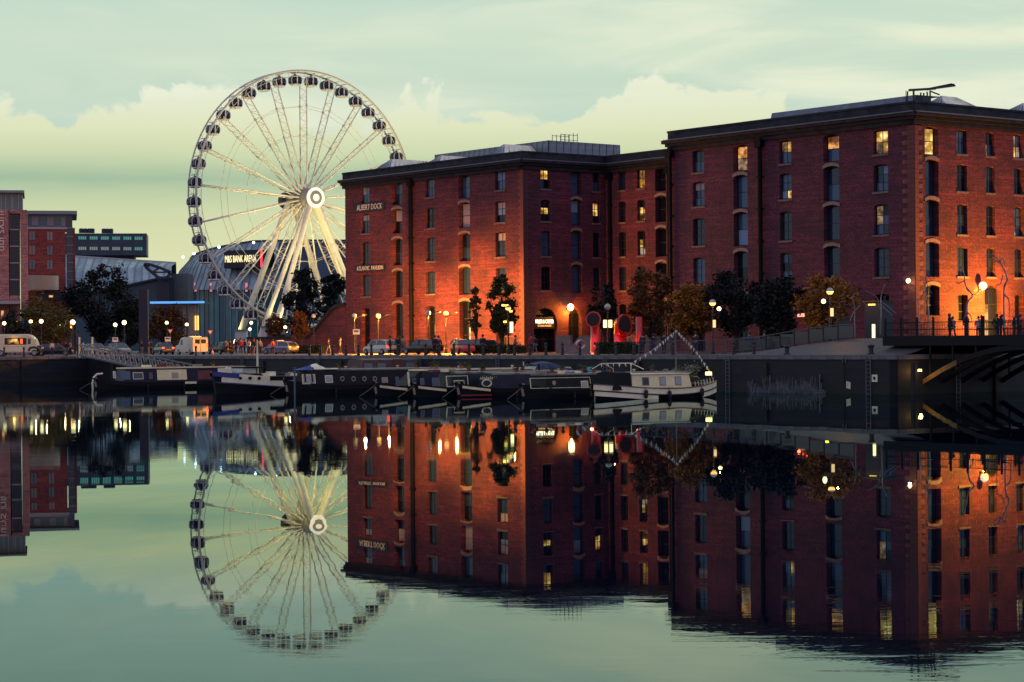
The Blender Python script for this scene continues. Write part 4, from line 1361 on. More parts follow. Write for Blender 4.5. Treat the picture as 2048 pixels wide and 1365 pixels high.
for px, top, halfw, d, th, lm, lab, n, lf in (
        (203, 527, 60, 330, 2.0, LDARK, 'big dark leafy tree left of the dark slab', 5200, .34),
        (258, 590, 34, 322, 1.8, LDARK, 'lower dark tree just left of the dark slab', 2800, .30),
        (92, 592, 46, 300, 2.0, LOLIVE, 'bushy tree in front of the red brick hotel', 3000, .27),
        (30, 622, 28, 296, 2.0, LDARK, 'small dark tree in front of the pink hotel', 1600, .26),
        (330, 614, 36, 330, 2.2, LAUT2, 'brownish round tree under the blue-lit canopy', 2600, .28),
        (606, 540, 33, 300, 2.5, LDARK, 'dark tree to the right of the wheel legs', 3600, .28),
        (668, 532, 28, 310, 2.5, LDARK, 'dark tree touching the left end of the warehouse', 3200, .28),
        (600, 625, 17, 262, 2.3, LAUT2, 'small brown tree by the swept brick wall', 1100, .2),
        (552, 628, 20, 290, 2.0, LAUT2, 'low brown tree behind the police car', 1300, .22)):
    p_ = at_z(px, d, QUAY)
    tree(p_, hgt(px, top, d) * 1.04, halfw * d / F * 1.22, th * .6, lab, lm, int(px), n, lf, .5)
for px, top, halfw, w, th, lm, lab, n, lf, sh in (
        (951, 566, 12, 22, 3.4, LOLIVE, 'slim pale birch against the lit warehouse front', 1300, .17, .9),
        (1003, 552, 28, 21, 3.2, LGREEN, 'dark green tree near the warehouse corner', 3000, .22, .8),
        (1207, 560, 27, 20, 3.5, LDARK, 'dark thin tree in the recess behind the red funnels', 1500, .2, .7),
        (1303, 545, 38, 18, 2.8, LAUT2, 'rust coloured tree left of the brightest orange tree', 3000, .21, .4),
        (1386, 570, 42, 15, 2.4, LAUT, 'bright orange autumn tree behind the bunting', 3600, .2, .3),
        (1470, 545, 45, 17, 2.6, LDARK, 'dark tree between the orange tree and the drainpipe', 3200, .22, .3),
        (1556, 548, 48, 16, 2.6, LDARK, 'wide black-green tree left of the yellow tree', 3400, .22, .3),
        (1657, 560, 52, 14, 3.2, LAUT, 'yellow-orange tree above the lit kiosk', 3200, .2, .2)):
    p_ = quay(px, w)
    tree(p_, hgt(px, top, p_.y) * 1.04, halfw * p_.y / F * (1.22 if px < 1250 else 1.42), th * .5, lab, lm, int(px), n, lf, sh)
# ================================================================ BOATS
BLK = M('hull_black', (.006, .007, .011), .55, var=.3, scale=2, spec=.25)
CREAM = M('boat_cream', (.90, .80, .44), .5, var=.12, scale=2)
BWHITE = M('boat_white', (.90, .85, .58), .45, var=.12, scale=2)
NAVYB = M('cabin_navy', (.007, .011, .032), .45, var=.2, scale=2, spec=.3)
GREENB = M('cabin_green', (.006, .018, .026), .45, var=.2, scale=2, spec=.3)
REDB_ = M('cabin_maroon', (.16, .03, .03), .5, var=.2, scale=2)
BOATG = M('boat_glass', (.04, .055, .08), .12, spec=.6)
CURT = M('net_curtain', (.42, .44, .40), .7)
BRASS = M('brass_rim', (.55, .45, .32), .35, .6)
ROPE = M('rope', (.30, .25, .18), .9)
RUBBER = M('rubber', (.010, .010, .012), .7)


def boat_root(name, bow_px, d, label, cat='boat', group='boats moored in the dock', z=0.0, ang=ANG_R):
    p = at_z(bow_px, d, .4)
    r = thing(name, label, cat, (p.x, p.y, z), ang, group)
    O = Vector((p.x, p.y, 0))
    u = Vector((math.cos(ang), math.sin(ang), 0))
    nrm = Vector((math.sin(ang), -math.cos(ang), 0))       # towards the camera
    def X(px, z=1.0, off=.9): return on_line(px, z, O + nrm * off, u)[1]
    def Z(px, py, off=.9):
        a, b = slope(px, py)
        q_ = on_line(px, 1.0, O + nrm * off, u)[0]
        return EYE + b * q_.y
    return r, X, Z


def hull_mesh(L, beam, gun, depth=.5, bow=2.6, stern=1.2, blunt=.05, keel=.75, n=22):
    """gun: function x -> gunwale height; returns closed hull mesh builder with a deck"""
    rings = []
    for i in range(n + 1):
        f = i / n
        x = L * (f * f * (1.6 - .6 * f) if f < .5 else 1 - (1 - f) ** 2 * (1.6 - .6 * (1 - f)))
        hb = beam / 2
        if x < bow: hb *= blunt + (1 - blunt) * math.sin(PI / 2 * min(1, x / bow)) ** .8
        if x > L - stern: hb *= .45 + .55 * math.sin(PI / 2 * min(1, (L - x) / stern))
        g = gun(x)
        rake = max(0, 1 - x / (bow * .6)) * .35
        rings.append([(x - rake, -hb, g), (x - rake * .5, -hb * .98, g * .5), (x + rake * .3, -hb * keel, -depth), (x + rake * .3, hb * keel, -depth), (x - rake * .5, hb * .98, g * .5), (x - rake, hb, g)])
    return MB().loft(rings, True, True)


class Strakes(list):
    def build(s, name, mat, root):
        for m_ in s: m_.build(name, mat, root)


def strake(L, beam, zf, h, x0, x1, bow=2.6, stern=1.2, blunt=.05, proud=.03, sides=(-1,), n=20, gun=None):
    sets = Strakes()
    for sd in sides:
        mb = MB()
        sets.append(mb)
        pr_ = []
        for i in range(n + 1):
            x = x0 + (x1 - x0) * i / n
            hb = beam / 2
            if x < bow: hb *= blunt + (1 - blunt) * math.sin(PI / 2 * max(0, min(1, x / bow))) ** .8
            if x > L - stern: hb *= .45 + .55 * math.sin(PI / 2 * max(0, min(1, (L - x) / stern)))
            rake = max(0, 1 - x / (bow * .6)) * .35
            z = zf(x)
            pr_.append(((x - rake, sd * (hb + proud), z), (x - rake, sd * (hb + proud), z + h)))
        for a, b in zip(pr_, pr_[1:]):
            q_ = [a[0], b[0], b[1], a[1]]
            back = [(v[0], v[1] - sd * (proud + .06), v[2]) for v in q_]
            mb.add(q_ + back, [(0, 1, 2, 3), (3, 2, 6, 7), (0, 4, 5, 1), (4, 7, 6, 5)])
    return sets


def cabin_mesh(x0, x1, wb, wt, z0, z1, rake0=.25, rake1=.1, camber=.10):
    rings = []
    for x, dx in ((x0, rake0), (x1, -rake1)):
        rings.append([(x, -wb, z0), (x + dx, -wt, z1), (x + dx, -wt * .5, z1 + camber * .75), (x + dx, 0, z1 + camber), (x + dx, wt * .5, z1 + camber * .75), (x + dx, wt, z1), (x, wb, z0)])
    return MB().loft(rings, True, True)


def side_y(wb, wt, z0, z1, z): return -(wb + (wt - wb) * (z - z0) / (z1 - z0))


def side_panel(root, name, mat, x0, x1, za, zb, cab, proud=.02, thick=.03):
    wb, wt, z0, z1 = cab
    ya, yb = side_y(wb, wt, z0, z1, za), side_y(wb, wt, z0, z1, zb)
    return MB().add([(x0, ya - proud, za), (x1, ya - proud, za), (x1, yb - proud, zb), (x0, yb - proud, zb), (x0, ya + thick, za), (x1, ya + thick, za), (x1, yb + thick, zb), (x0, yb + thick, zb)],
                    [(0, 1, 2, 3), (1, 5, 6, 2), (4, 0, 3, 7), (3, 2, 6, 7), (4, 5, 1, 0)]).build(name, mat, root)


def boat_window(root, x, w, za, zb, cab, frame=None, glass=None):
    f = side_panel(root, 'window', frame or BWHITE, x - w / 2, x + w / 2, za, zb, cab, .02)
    side_panel(f, 'pane', glass or BOATG, x - w / 2 + .06, x + w / 2 - .06, za + .06, zb - .06, cab, .032)
    return f


def porthole(root, x, z, r, cab):
    y = side_y(*cab, z)
    f = MB().tube([(x, y - .05, z), (x, y + .05, z)], r, 14).build('porthole', BRASS, root)
    MB().tube([(x, y - .06, z), (x, y + .04, z)], r * .68, 14).build('pane', BOATG, f)


def narrowboat(bow_px, d, L, label, hull=None, cabin=None, roof=None, x0=3.0, x1=None, zr=1.62, beam=2.1, flash=True, windows=(), zg=.58, handrail=True, tiller=True):
    r, X, Z = boat_root('narrowboat', bow_px, d, label, 'narrowboat')
    gun = lambda x: zg + .42 * max(0, 1 - x / 3.4) ** 1.6 + .10 * max(0, 1 - (L - x) / 1.5)
    hull_mesh(L, beam, gun).build('hull', hull or BLK, r, smooth=False)
    strake(L, beam, lambda x: gun(x) - .10, .09, .05, L - .05, sides=(-1, 1)).build('rubbing_strake', M('strake_dark', (.009, .010, .015), .6, spec=.2), r)
    if flash:
        strake(L, beam, lambda x: gun(x) - .30, .17, .35, 2.0, proud=.02).build('bow_flash', CREAM, r)
    x1 = x1 or L - 1.9
    cab = (beam / 2 - .14, beam / 2 - .30, zg - .03, zr)
    c = cabin_mesh(x0, x1, cab[0], cab[1], cab[2], cab[3]).build('cabin', cabin or NAVYB, r)
    if roof:
        MB().box(x0 + .15, x1, -cab[1] - .05, cab[1] + .05, zr + .02, zr + .13).build('roof', roof, r)
    if handrail:
        for s in (-1, 1): MB().tube([(x0 + .5, s * (cab[1] - .04), zr + .12), (x1 - .4, s * (cab[1] - .04), zr + .12)], .028, 6).build('handrail', M('handrail_cream', (.5, .46, .36), .5), r)
    for k in range(2):
        xv = x0 + (x1 - x0) * (.3 + .35 * k)
        MB().lathe([(.09, 0), (.09, .16), (.13, .18), (.10, .24)], 10, (xv, .1, zr + .1)).build('roof_vent', BRASS, r)
    MB().tube([(x0 + (x1 - x0) * .8, .3, zr), (x0 + (x1 - x0) * .8, .3, zr + .6)], .07, 8).build('chimney', BLK, r)
    if tiller: MB().tube([(L - .3, 0, .6), (L - .3, 0, 1.1), (L - .5, 0, 1.25), (L - 1.6, 0, 1.3)], .035, 6).build('tiller', BRASS, r)
    MB().tube([(.05, 0, 1.0), (-.12, -.1, .6), (-.05, -.12, .2)], .09, 8).build('bow_fender', ROPE, r)
    for px, w, ya, yb, kind in windows:
        x = X(px)
        if kind == 'p': porthole(r, x, Z(px, (ya + yb) / 2), w, cab)
        else:
            za, zb = Z(px, yb), Z(px, ya)
            za, zb = max(za, cab[2] + .12), min(zb, zr - .06)
            boat_window(r, x, w, za, zb, cab, kind[0], kind[1])
    return r, X, Z, cab


# 1: leftmost narrowboat
r, X, Z, cab = narrowboat(192, 186, 16, 'leftmost narrowboat with cream side panel and pale curved stem', x0=2.2, x1=14.5, zr=1.72, flash=False, roof=CREAM,
    windows=((277, 1.0, 745, 759, (BWHITE, BOATG)), (252, .9, 743, 760, (M('panel_slate', (.10, .14, .22), .5), M('panel_slate'))), (230, .25, 743, 757, (BWHITE, CURT)), (302, .5, 744, 760, (BLK, BOATG))))
side_panel(r, 'cream_panel', CREAM, X(315), X(374), .72, 1.62, cab, .03)
side_panel(r, 'panel_hatch', M('panel_tan', (.44, .38, .26), .6), X(344), X(357), .85, 1.35, cab, .045)
side_panel(r, 'maroon_panel', REDB_, X(396), X(425), .72, 1.5, cab, .03)
MB().tube([(-.30, 0, -.05), (-.34, 0, .5), (-.2, 0, 1.05), (.1, 0, 1.3), (.6, -.1, 1.35)], .085, 8).build('stem_rail', BWHITE, r)
strake(16, 2.1, lambda x: .34, .2, X(368), X(391), proud=.05).build('side_flash', BWHITE, r)
for k, (xx, m_) in enumerate(((4.5, 'boat_white'), (6.0, 'cabin_maroon'), (9.6, 'rope'))):
    MB().box(xx, xx + .7, -.4, .2, 1.86, 2.06 + .1 * (k % 2)).build('roof_box', MATS[m_], r)

# 2: blue and white barge
L = 21
r, X, Z = boat_root('barge', 432, 164, 'blue and white Dutch style barge with a thin pale mast', 'barge')
gun = lambda x: 1.02 + .62 * max(0, 1 - x / 6.0) ** 1.5
hull_mesh(L, 4.0, gun, .7, 3.2, 2.0, .10, .8).build('hull', BLK, r)
strake(L, 4.0, lambda x: .40 + .55 * max(0, 1 - x / 6.5) ** 1.3, .70, .4, L - .5, 3.2, 2.0, .1, .03, (-1, 1), 26).build('white_side', BWHITE, r)
strake(L, 4.0, lambda x: .33 + .52 * max(0, 1 - x / 6.5) ** 1.3, .09, .1, L - .3, 3.2, 2.0, .1, .06, (-1, 1), 26).build('rubbing_strake', M('strake_blue', (.02, .03, .12), .4), r)
strake(L, 4.0, lambda x: gun(x) - .28, .36, -.02, X(474), 3.2, 2.0, .1, .05, (-1, 1)).build('bow_band', M('barge_blue', (.02, .035, .22), .4), r)
for px in (481, 500.5, 518.5):
    z = Z(px, 757, 2.0)
    f = MB().tube([(X(px, z, 2.0), -2.06, z), (X(px, z, 2.0), -1.9, z)], .12, 12).build('porthole', BLK, r)
for px, w in ((553, 1.0), (577, .7), (597, .6)):
    z = Z(px, 757, 2.0)
    x = X(px, z, 2.0)
    MB().box(x - w * .6, x + w * .6, -2.06, -1.95, z - .16, z + .16).build('window', BLK, r)
cabz = 1.02
MB().box(3.5, 18, -1.4, 1.4, .9, 1.32).build('coachroof', M('deck_grey', (.35, .35, .32), .6, var=.3, scale=1), r)
wx = X(462, 1.9, 0)
ws_ = MB()
ws_.add([(wx, -1.1, 1.2), (wx, 1.1, 1.2), (wx + .5, 1.0, 1.95), (wx + .5, -1.0, 1.95), (wx + 1.6, -1.1, 1.2), (wx + 1.6, -1.0, 1.95), (wx + 1.6, 1.0, 1.95), (wx + 1.6, 1.1, 1.2)], [(0, 1, 2, 3), (0, 3, 5, 4), (3, 2, 6, 5), (2, 1, 7, 6)])
ws_.build('wheelhouse', M('windscreen_pale', (.38, .46, .40), .25), r)
MB().box(wx + .45, wx + 2.4, -1.15, 1.15, 1.96, 2.06).build('wheelhouse_roof', BLK, r)
mxp = X(515, 2, 0)
zt = Z(515, 680, 0)
MB().tube([(mxp, 0, 1.1), (mxp, 0, zt)], [.10, .05], 8).build('mast', BWHITE, r)
for px, w, h, m_ in ((478, .9, .30, 'rope'), (495, 1.2, .22, 'cabin_maroon'), (508, .8, .2, 'cabin_navy'), (528, .7, .22, 'boat_cream'), (541, .5, .34, 'boat_white'), (556, .8, .2, 'cabin_green'), (570, .6, .2, 'rope'), (585, 1.0, .15, 'boat_white')):
    x = X(px, 1.4, .8)
    MB().box(x - w / 2, x + w / 2, -1.2, -.5, 1.32, 1.32 + h).build('deck_gear', MATS[m_], r)
x = X(542, 1.5, 1.0)
MB().lathe([(.38, 0), (.36, .12), (.22, .28), (.02, .34)], 12, (x, -1.0, 1.3)).build('skylight_dome', BWHITE, r)
MB().tube([(1.2, -.3, 1.5), (1.2, .5, 1.9), (1.6, .5, 1.9)], .12, 8).build('windlass', BWHITE, r)
MB().box(.4, 1.1, -.4, .4, 1.5, 1.95).build('bow_cover', BWHITE, r)

# 3: black narrowboat with portholes
cr = (CREAM, BOATG)
r, X, Z, cab = narrowboat(574, 161, 17, 'black narrowboat with round portholes and a white tarpaulin on its roof', cabin=BLK, hull=BLK, x0=1.2, x1=15, zr=1.72, flash=False, zg=.66,
    windows=((618.5, 1.15, 749, 771, (CREAM, CURT)), (658.5, .68, 751, 766, (BWHITE, CURT)), (685, .19, 752, 764, 'p'), (707.5, .19, 752, 764, 'p'), (729, .19, 752, 764, 'p'), (750, .19, 752, 764, 'p')))
for px in (611, 625): side_panel(r, 'window_bar', BLK, X(px) - .06, X(px) + .06, .9, 1.55, cab, .06)
tx0, tx1 = X(619, 2, 0), X(668, 2, 0)
rg = []
for i in range(9):
    f = i / 8
    x = tx0 + (tx1 - tx0) * f
    h = 1.84 + .42 * math.sin(PI * min(1, f * 1.6 + .15)) * (1 if f < .6 else .75) + .04 * math.sin(9 * f)
    rg.append([(x, -.72, 1.80), (x, -.55, (1.8 + h) / 2 + .08), (x, -.1, h), (x, .4, h - .1), (x, .72, 1.80)])
MB().loft(rg, False).build('tarpaulin', BWHITE, r, smooth=True)
rg = [[(tx0 - 1.4 + 1.5 * f, -.6, 1.8), (tx0 - 1.4 + 1.5 * f, 0, 1.82 + .34 * f), (tx0 - 1.4 + 1.5 * f, .6, 1.8)] for f in (0, .5, 1)]
MB().loft(rg, False).build('blue_sheet', M('tarp_blue', (.02, .04, .25), .6), r)
p_ = X(588, 1, 1.4)
MB().tube([(p_, -1.5, -.4), (p_, -1.5, 2.05)], .07, 8).build('mooring_pole', M('pole_grey', (.10, .14, .17), .6), r)

# 4: boat behind with brown canopy (moored further in)
r, X, Z = boat_root('trip_boat', 690, 186, 'brown canopied boat with a cream gunwale moored near the wall', 'boat')
gun = lambda x: 1.18 + .2 * max(0, 1 - x / 4) ** 1.5
hull_mesh(9.5, 3.0, gun, .5, 2.2, 1.2, .2).build('hull', CREAM, r)
cab = (1.3, 1.2, 1.15, 2.35)
cabin_mesh(.9, 7.6, *cab).build('canopy', M('canvas_brown', (.10, .07, .065), .8, var=.3, scale=1.5), r)
for x in (1.6, 3.0, 4.6, 6.0): boat_window(r, x, 1.0, 1.45, 2.15, cab, M('canvas_frame', (.06, .04, .04), .8), M('canopy_window', (.16, .18, .20), .3))
MB().box(4.2, 5.2, -1.36, -1.2, 1.1, 2.4).build('door', M('door_oxide', (.12, .05, .03), .7), r)

# 5: cream-roofed navy narrowboat
r, X, Z, cab = narrowboat(752, 152, 18.5, 'navy narrowboat with a long cream roof', cabin=NAVYB, roof=CREAM, x0=3.2, x1=17.2, zr=1.74, windows=((771, .5, 755, 766, (M('hatch_tan', (.35, .32, .25), .6), M('hatch_tan'))), (796, .25, 754, 772, (M('panel_slate'), BOATG)), (829, .5, 754, 770, (BLK, BOATG))))
MB().add([(2.0, -.8, .66), (2.0, .8, .66), (3.3, .7, 1.72), (3.3, -.7, 1.72), (4.4, -.78, .66), (4.4, .78, .66), (4.4, .72, 1.76), (4.4, -.72, 1.76)], [(1, 0, 3, 2), (0, 4, 7, 3), (5, 1, 2, 6), (3, 7, 6, 2)]).build('cratch_cover', BLK, r)
side_panel(r, 'cream_edge', CREAM, X(817), X(820), .7, 1.7, cab, .05)

# 6: dark green narrowboat
r, X, Z, cab = narrowboat(829, 148, 15, 'dark green narrowboat with a cream outlined side panel', cabin=GREENB, x0=2.4, x1=13.4, zr=1.60, windows=((846, .3, 757, 770, (M('panel_slate'), BOATG)), (873, .6, 756, 773, (M('panel_slate'), BOATG)), (919, .9, 761, 773, (CREAM, M('deep_glass', (.01, .012, .02), .2)))))
for xa, xb, za, zb in ((X(894), X(894) + .05, .74, 1.42), (X(936), X(936) + .05, .74, 1.42), (X(894), X(936) + .05, 1.42, 1.46), (X(894), X(936) + .05, .70, .74)):
    side_panel(r, 'coach_line', CREAM, xa, xb, za, zb, cab, .03)
for px, m_ in ((884, 'cabin_maroon'), (905, 'boat_white'), (915, 'rope')): MB().box(X(px) - .3, X(px) + .3, -.3, .3, 1.72, 1.9).build('roof_box', MATS[m_], r)

# 7: lettered narrowboat
r, X, Z, cab = narrowboat(917, 147.3, 14, 'blue-black narrowboat with pale scroll lettering on its bow side', cabin=NAVYB, x0=2.2, x1=12.6, zr=1.52, windows=())
strake(14, 2.1, lambda x: .1, .08, .3, 2.1, proud=.02).build('red_flash', M('flash_red', (.35, .03, .04), .5), r)
def oval(cx, cz, rx, rz, n=14): return [(cx + rx * math.cos(2 * PI * k / n), cz + rz * math.sin(2 * PI * k / n)) for k in range(n)]
y_ = side_y(*cab, 1.0)
ov = oval(X(974), .95, .40, .24)
mb = MB()
for a, b in zip(ov, ov[1:] + ov[:1]): mb.bar((a[0], y_ - .04, a[1]), (b[0], y_ - .04, b[1]), .07)
mb.build('painted_scroll', CREAM, r)
for k in range(9):
    xx = X(963) + k * .17
    mb = MB().tube([(xx, y_ - .02 + .1, 1.2), (xx + .05, y_ + .07, 1.36 + .04 * (k % 2)), (xx + .11, y_ + .08, 1.22)], .022, 5)
    mb.build('painted_letter', CREAM, r)

# 8: long black narrowboat with outlined panel
r, X, Z, cab = narrowboat(1046, 141, 16, 'black narrowboat with a long white outlined panel and round emblem', cabin=BLK, hull=BLK, x0=1.1, x1=14.4, zr=1.52, flash=False, roof=M('roof_grey', (.20, .21, .20), .6, var=.3, scale=2), windows=((1170, .62, 762, 777, (CREAM, CURT)),))
xa, xb = X(1062), X(1182)
za, zb = .70, 1.36
for a, b, c, d_ in ((xa, xb, zb, zb + .03), (xa, xb, za, za + .03), (xa, xa + .03, za, zb), (xb - .03, xb, za, zb)): side_panel(r, 'coach_line', CREAM, a, b, c, d_, cab, .025)
xe = X(1109)
ye = side_y(*cab, 1.05)
MB().tube([(xe, ye - .04, 1.05), (xe, ye + .04, 1.05)], .15, 14).build('round_emblem', BRASS, r)
for k, (px, w, h, m_) in enumerate(((1085, .5, .2, 'rope'), (1100, .9, .14, 'cabin_maroon'), (1118, .7, .18, 'boat_cream'), (1135, .8, .12, 'rope'), (1150, 1.0, .16, 'boat_white'), (1164, .6, .2, 'cabin_green'))):
    x = X(px, 1.6, .3)
    MB().box(x - w / 2, x + w / 2, -.55, .1, 1.66, 1.66 + h).build('roof_gear', MATS[m_], r)

# 9: cabin cruiser with blue hood
r, X, Z = boat_root('cabin_cruiser', 985, 158, 'white cabin cruiser with a blue canvas hood behind the narrowboats', 'cruiser')
gun = lambda x: .95 + .25 * max(0, 1 - x / 3.0)
hull_mesh(8.2, 2.6, gun, .4, 2.8, .6, .05).build('hull', BWHITE, r)
cab = (1.05, .9, .9, 1.35)
cabin_mesh(1.8, 4.2, *cab, 1.0, .1).build('cabin', BWHITE, r)
xw0 = 2.9
MB().add([(xw0, -1.05, 1.3), (xw0, 1.05, 1.3), (xw0 + .7, .9, 2.0), (xw0 + .7, -.9, 2.0), (xw0 + 1.8, -1.1, 1.25), (xw0 + 1.8, -.95, 2.0)], [(0, 1, 2, 3), (0, 3, 5, 4)]).build('windscreen', M('screen_pale', (.40, .45, .40), .2), r)
for a, b in (((xw0 - .02, -1.07, 1.3), (xw0 + .68, -.92, 2.0)), ((xw0 + .9, -1.1, 1.28), (xw0 + 1.1, -.95, 2.0)), ((xw0 + 1.8, -1.12, 1.25), (xw0 + 1.8, -.97, 2.0))): MB().bar(a, b, .1).build('screen_frame', M('hood_blue', (.03, .05, .11), .7), r)
rg = []
for i in range(7):
    f = i / 6
    x = xw0 + .6 + 3.4 * f
    h = 2.0 + .28 * math.sin(PI * min(1, f * 1.2))- .25 * f
    rg.append([(x, -1.05, 1.75 - .2 * f), (x, -.95, h), (x, 0, h + .14), (x, .95, h), (x, 1.05, 1.75)])
MB().loft(rg, False).build('canvas_hood', M('hood_blue'), r, smooth=True)
MB().tube([(xw0 - .6, -.8, 1.2), (xw0 - .6, -.8, 2.3)], .04, 6).build('flag_staff', BWHITE, r)
# low dinghy roof with turquoise sheet
r, X, Z = boat_root('work_boat', 1150, 152, 'low grey work boat carrying an upright turquoise sheet', 'boat')
hull_mesh(9, 2.4, lambda x: .85 + .2 * max(0, 1 - x / 2.5), .4).build('hull', M('hull_slate', (.06, .07, .09), .5), r)
MB().box(1.6, 6, -.85, .85, .8, 1.25).build('cabin', BWHITE, r)
xs = X(1173, 1.8, .8)
MB().add([(xs, -.9, 1.25), (xs + .55, -.9, 1.25), (xs + .65, -.8, 1.98), (xs + .12, -.8, 1.98), (xs, -.84, 1.25), (xs + .55, -.84, 1.25), (xs + .65, -.74, 1.98), (xs + .12, -.74, 1.98)], [(0, 1, 2, 3), (4, 7, 6, 5), (0, 3, 7, 4), (1, 5, 6, 2), (3, 2, 6, 7)]).build('turquoise_sheet', M('turquoise', (.08, .42, .48), .5), r)

# 10: the white barge in front
L = 9.9
r, X, Z = boat_root('barge', 1193.5, 138.2, 'small cream barge with three cabin windows and bunting on its mast', 'barge')
def gun(x): return 1.02 * (.62 + .22 * (abs(x - L * .52) / (L * .5)) ** 2 * 1.7) if x > L * .5 else .66 + .42 * (1 - x / (L * .5)) ** 1.8
gun_ = lambda x: .64 + .36 * max(0, 1 - x / (L * .55)) ** 1.8 + .42 * max(0, (x - L * .55) / (L * .45)) ** 2.0
hull_mesh(L, 2.9, gun_, .5, 2.6, 2.4, .12, .8, 26).build('hull', M('hull_below_black', (.006, .006, .009), .6, spec=.2), r)
kw = dict(bow=2.6, stern=2.4, blunt=.12, n=26, sides=(-1, 1))
strake(L, 2.9, lambda x: gun_(x) - .36, .36, -.02, L + .0, proud=.03, **kw).build('white_topside', BWHITE, r)
strake(L, 2.9, lambda x: gun_(x) - .74, .29, .02, 4.0, proud=.025, **kw).build('white_bow_panel', BWHITE, r)
strake(L, 2.9, lambda x: gun_(x) - .74, .28, L - 2.0, L, proud=.025, **kw).build('white_stern_panel', BWHITE, r)
strake(L, 2.9, lambda x: gun_(x) - .43, .07, -.05, L + .02, proud=.08, **kw).build('rubbing_strake', M('strake_oxide', (.06, .03, .03), .6), r)
strake(L, 2.9, lambda x: gun_(x) - .02, .06, -.04, L + .02, proud=.07, **kw).build('gunwale', M('gunwale_brown', (.16, .09, .07), .6), r)
cab = (1.12, 1.0, .62, 1.56)
cx0, cx1 = X(1264, 1.1, 1.1), X(1384, 1.1, 1.1)
cabin_mesh(cx0, cx1, *cab, .1, .2, .08).build('cabin', CREAM, r)
MB().box(cx0 + .05, cx1 - .1, -1.08, 1.08, 1.58, 1.64).build('roof', BWHITE, r)
boat_window(r, X(1292, 1.1, 1.1), .60, .86, 1.42, cab, M('frame_grey', (.25, .25, .22), .6), M('deep_glass'))
for px in (1326, 1357): boat_window(r, X(px, 1.1, 1.1), .55, .84, 1.42, cab, M('frame_grey'), CURT)
cab2 = (1.15, .95, .62, 1.72)
cabin_mesh(X(1229, 1.1, 1.1), cx0 - .02, *cab2, .25, .0, .06).build('dark_cover', M('cover_black', (.006, .007, .011), .7, spec=.2), r)
mb = MB().add([(cx1 + .1, -.9, 1.5), (cx1 + 1.5, -.8, .98), (cx1 + 1.5, .8, .98), (cx1 + .1, .9, 1.5)], [(0, 1, 2, 3)])
mb.build('stern_awning', BWHITE, r)
for k in range(7):
    x = cx1 + .4 + k * .27
    for s in (-1, 1):
        MB().bar((x, s * 1.0, gun_(x)), (x, s * .95, gun_(x) + .34), .03).build('stanchion', BWHITE, r)
for px in (1290, 1337, 1402):
    x = X(px, .4, 1.5)
    MB().tube([(x, -1.55, gun_(x) + .05), (x, -1.57, gun_(x) - .12)], .02, 5).lathe([(.02, .0), (.12, -.10), (.14, -.35), (.10, -.55), (.02, -.6)], 10, (x, -1.62, gun_(x) - .10)).build('fender', RUBBER, r)
mx = X(1352, 2.5, 0)
mtz = Z(1349, 661, 0)
MB().tube([(mx, 0, 1.5), (mx, 0, mtz + .1)], [.05, .025], 8).build('mast', M('mast_wood', (.16, .12, .09), .6), r)
# lantern at the stern
xl = X(1418, 1.6, .2)
MB().box(xl - .16, xl + .16, -.3, -.02, 1.44, 1.66).build('stern_lantern', M('lantern_glow', (1, .8, .3), .4, emis=(1, .78, .22), estr=3.5), r)
MB().bar((xl, -.16, .8), (xl, -.16, 1.44), .05).build('lantern_post', BLK, r)
MB().tube([(.0, 0, .95), (-.2, -.1, .4), (-.28, -.1, -.2)], .05, 6).build('mooring_line', ROPE, r)
# bunting over the barge
top = Vector((mx, -.05, mtz))
l1 = Vector((X(1290, 2.0, .2), -.2, Z(1272, 727, 0)))
endl = [Vector((X(1203, 2.2, 0), 0, Z(1203, 728, 0))), Vector((X(1262, 2.2, 0), 0, Z(1262, 727.5, 0))), Vector((X(1310, 2.2, 0), 0, Z(1310, 697, 0))), top]
endr = [top, Vector((X(1388, 2, 0), 0, Z(1388, 697, 0))), Vector((X(1424, 1.5, 0), 0, Z(1424, 748, 0)))]
BT = thing('bunting', 'string of small white triangular flags over the cream barge', 'bunting', r.location, ANG_R)
FLAG = M('flag_white', (.72, .70, .60), .8)
for chain, steps in ((endl, 8), (endr, 7)):
    tot = []
    for a, b in zip(chain, chain[1:]):
        for k in range(steps if chain is endr or b is top else 5): tot.append(a.lerp(b, k / (steps if chain is endr or b is top else 5)))
    tot.append(chain[-1])
    MB().tube(tot, .008, 4).build('cord', M('cord_white', (.6, .6, .55), .8), BT)
    fm = MB().add([(-.09, -.008, 0), (.09, -.008, 0), (.01, -.008, -.24), (-.09, .008, 0), (.09, .008, 0), (.01, .008, -.24)], [(0, 2, 1), (3, 4, 5), (0, 1, 4, 3), (1, 2, 5, 4), (2, 0, 3, 5)]).mesh('flag', FLAG)
    for p_ in tot: place('flag', fm, BT, p_, (random.uniform(-.3, .3), random.uniform(-.4, .4), random.uniform(-.7, .7)))
# thin white awning frame behind the barge
AF = thing('awning_frame', 'thin white tube frame left of the cream barge wheelhouse', 'frame', r.location, ANG_R)
mb = MB()
za_ = 1.9
xA, xB = X(1203, 2.2, -.4), X(1262, 2.2, -.4)
zA = Z(1230, 727, -.4)
mb.tube([(xA - .8, .4, zA - .35), (xA, .4, zA), (xB, .4, zA), (xB + 1.1, .4, zA - .42)], .025, 6).tube([(xA + .1, .4, zA), (xA + 1.0, .4, zA - .35)], .02, 6).tube([(xA + 1.0, .4, zA - .35), (xA + 1.0, .4, .3)], .02, 6).tube([(xB, .4, zA), (xB, .4, .3)], .02, 6)
mb.build('tube', BWHITE, AF)

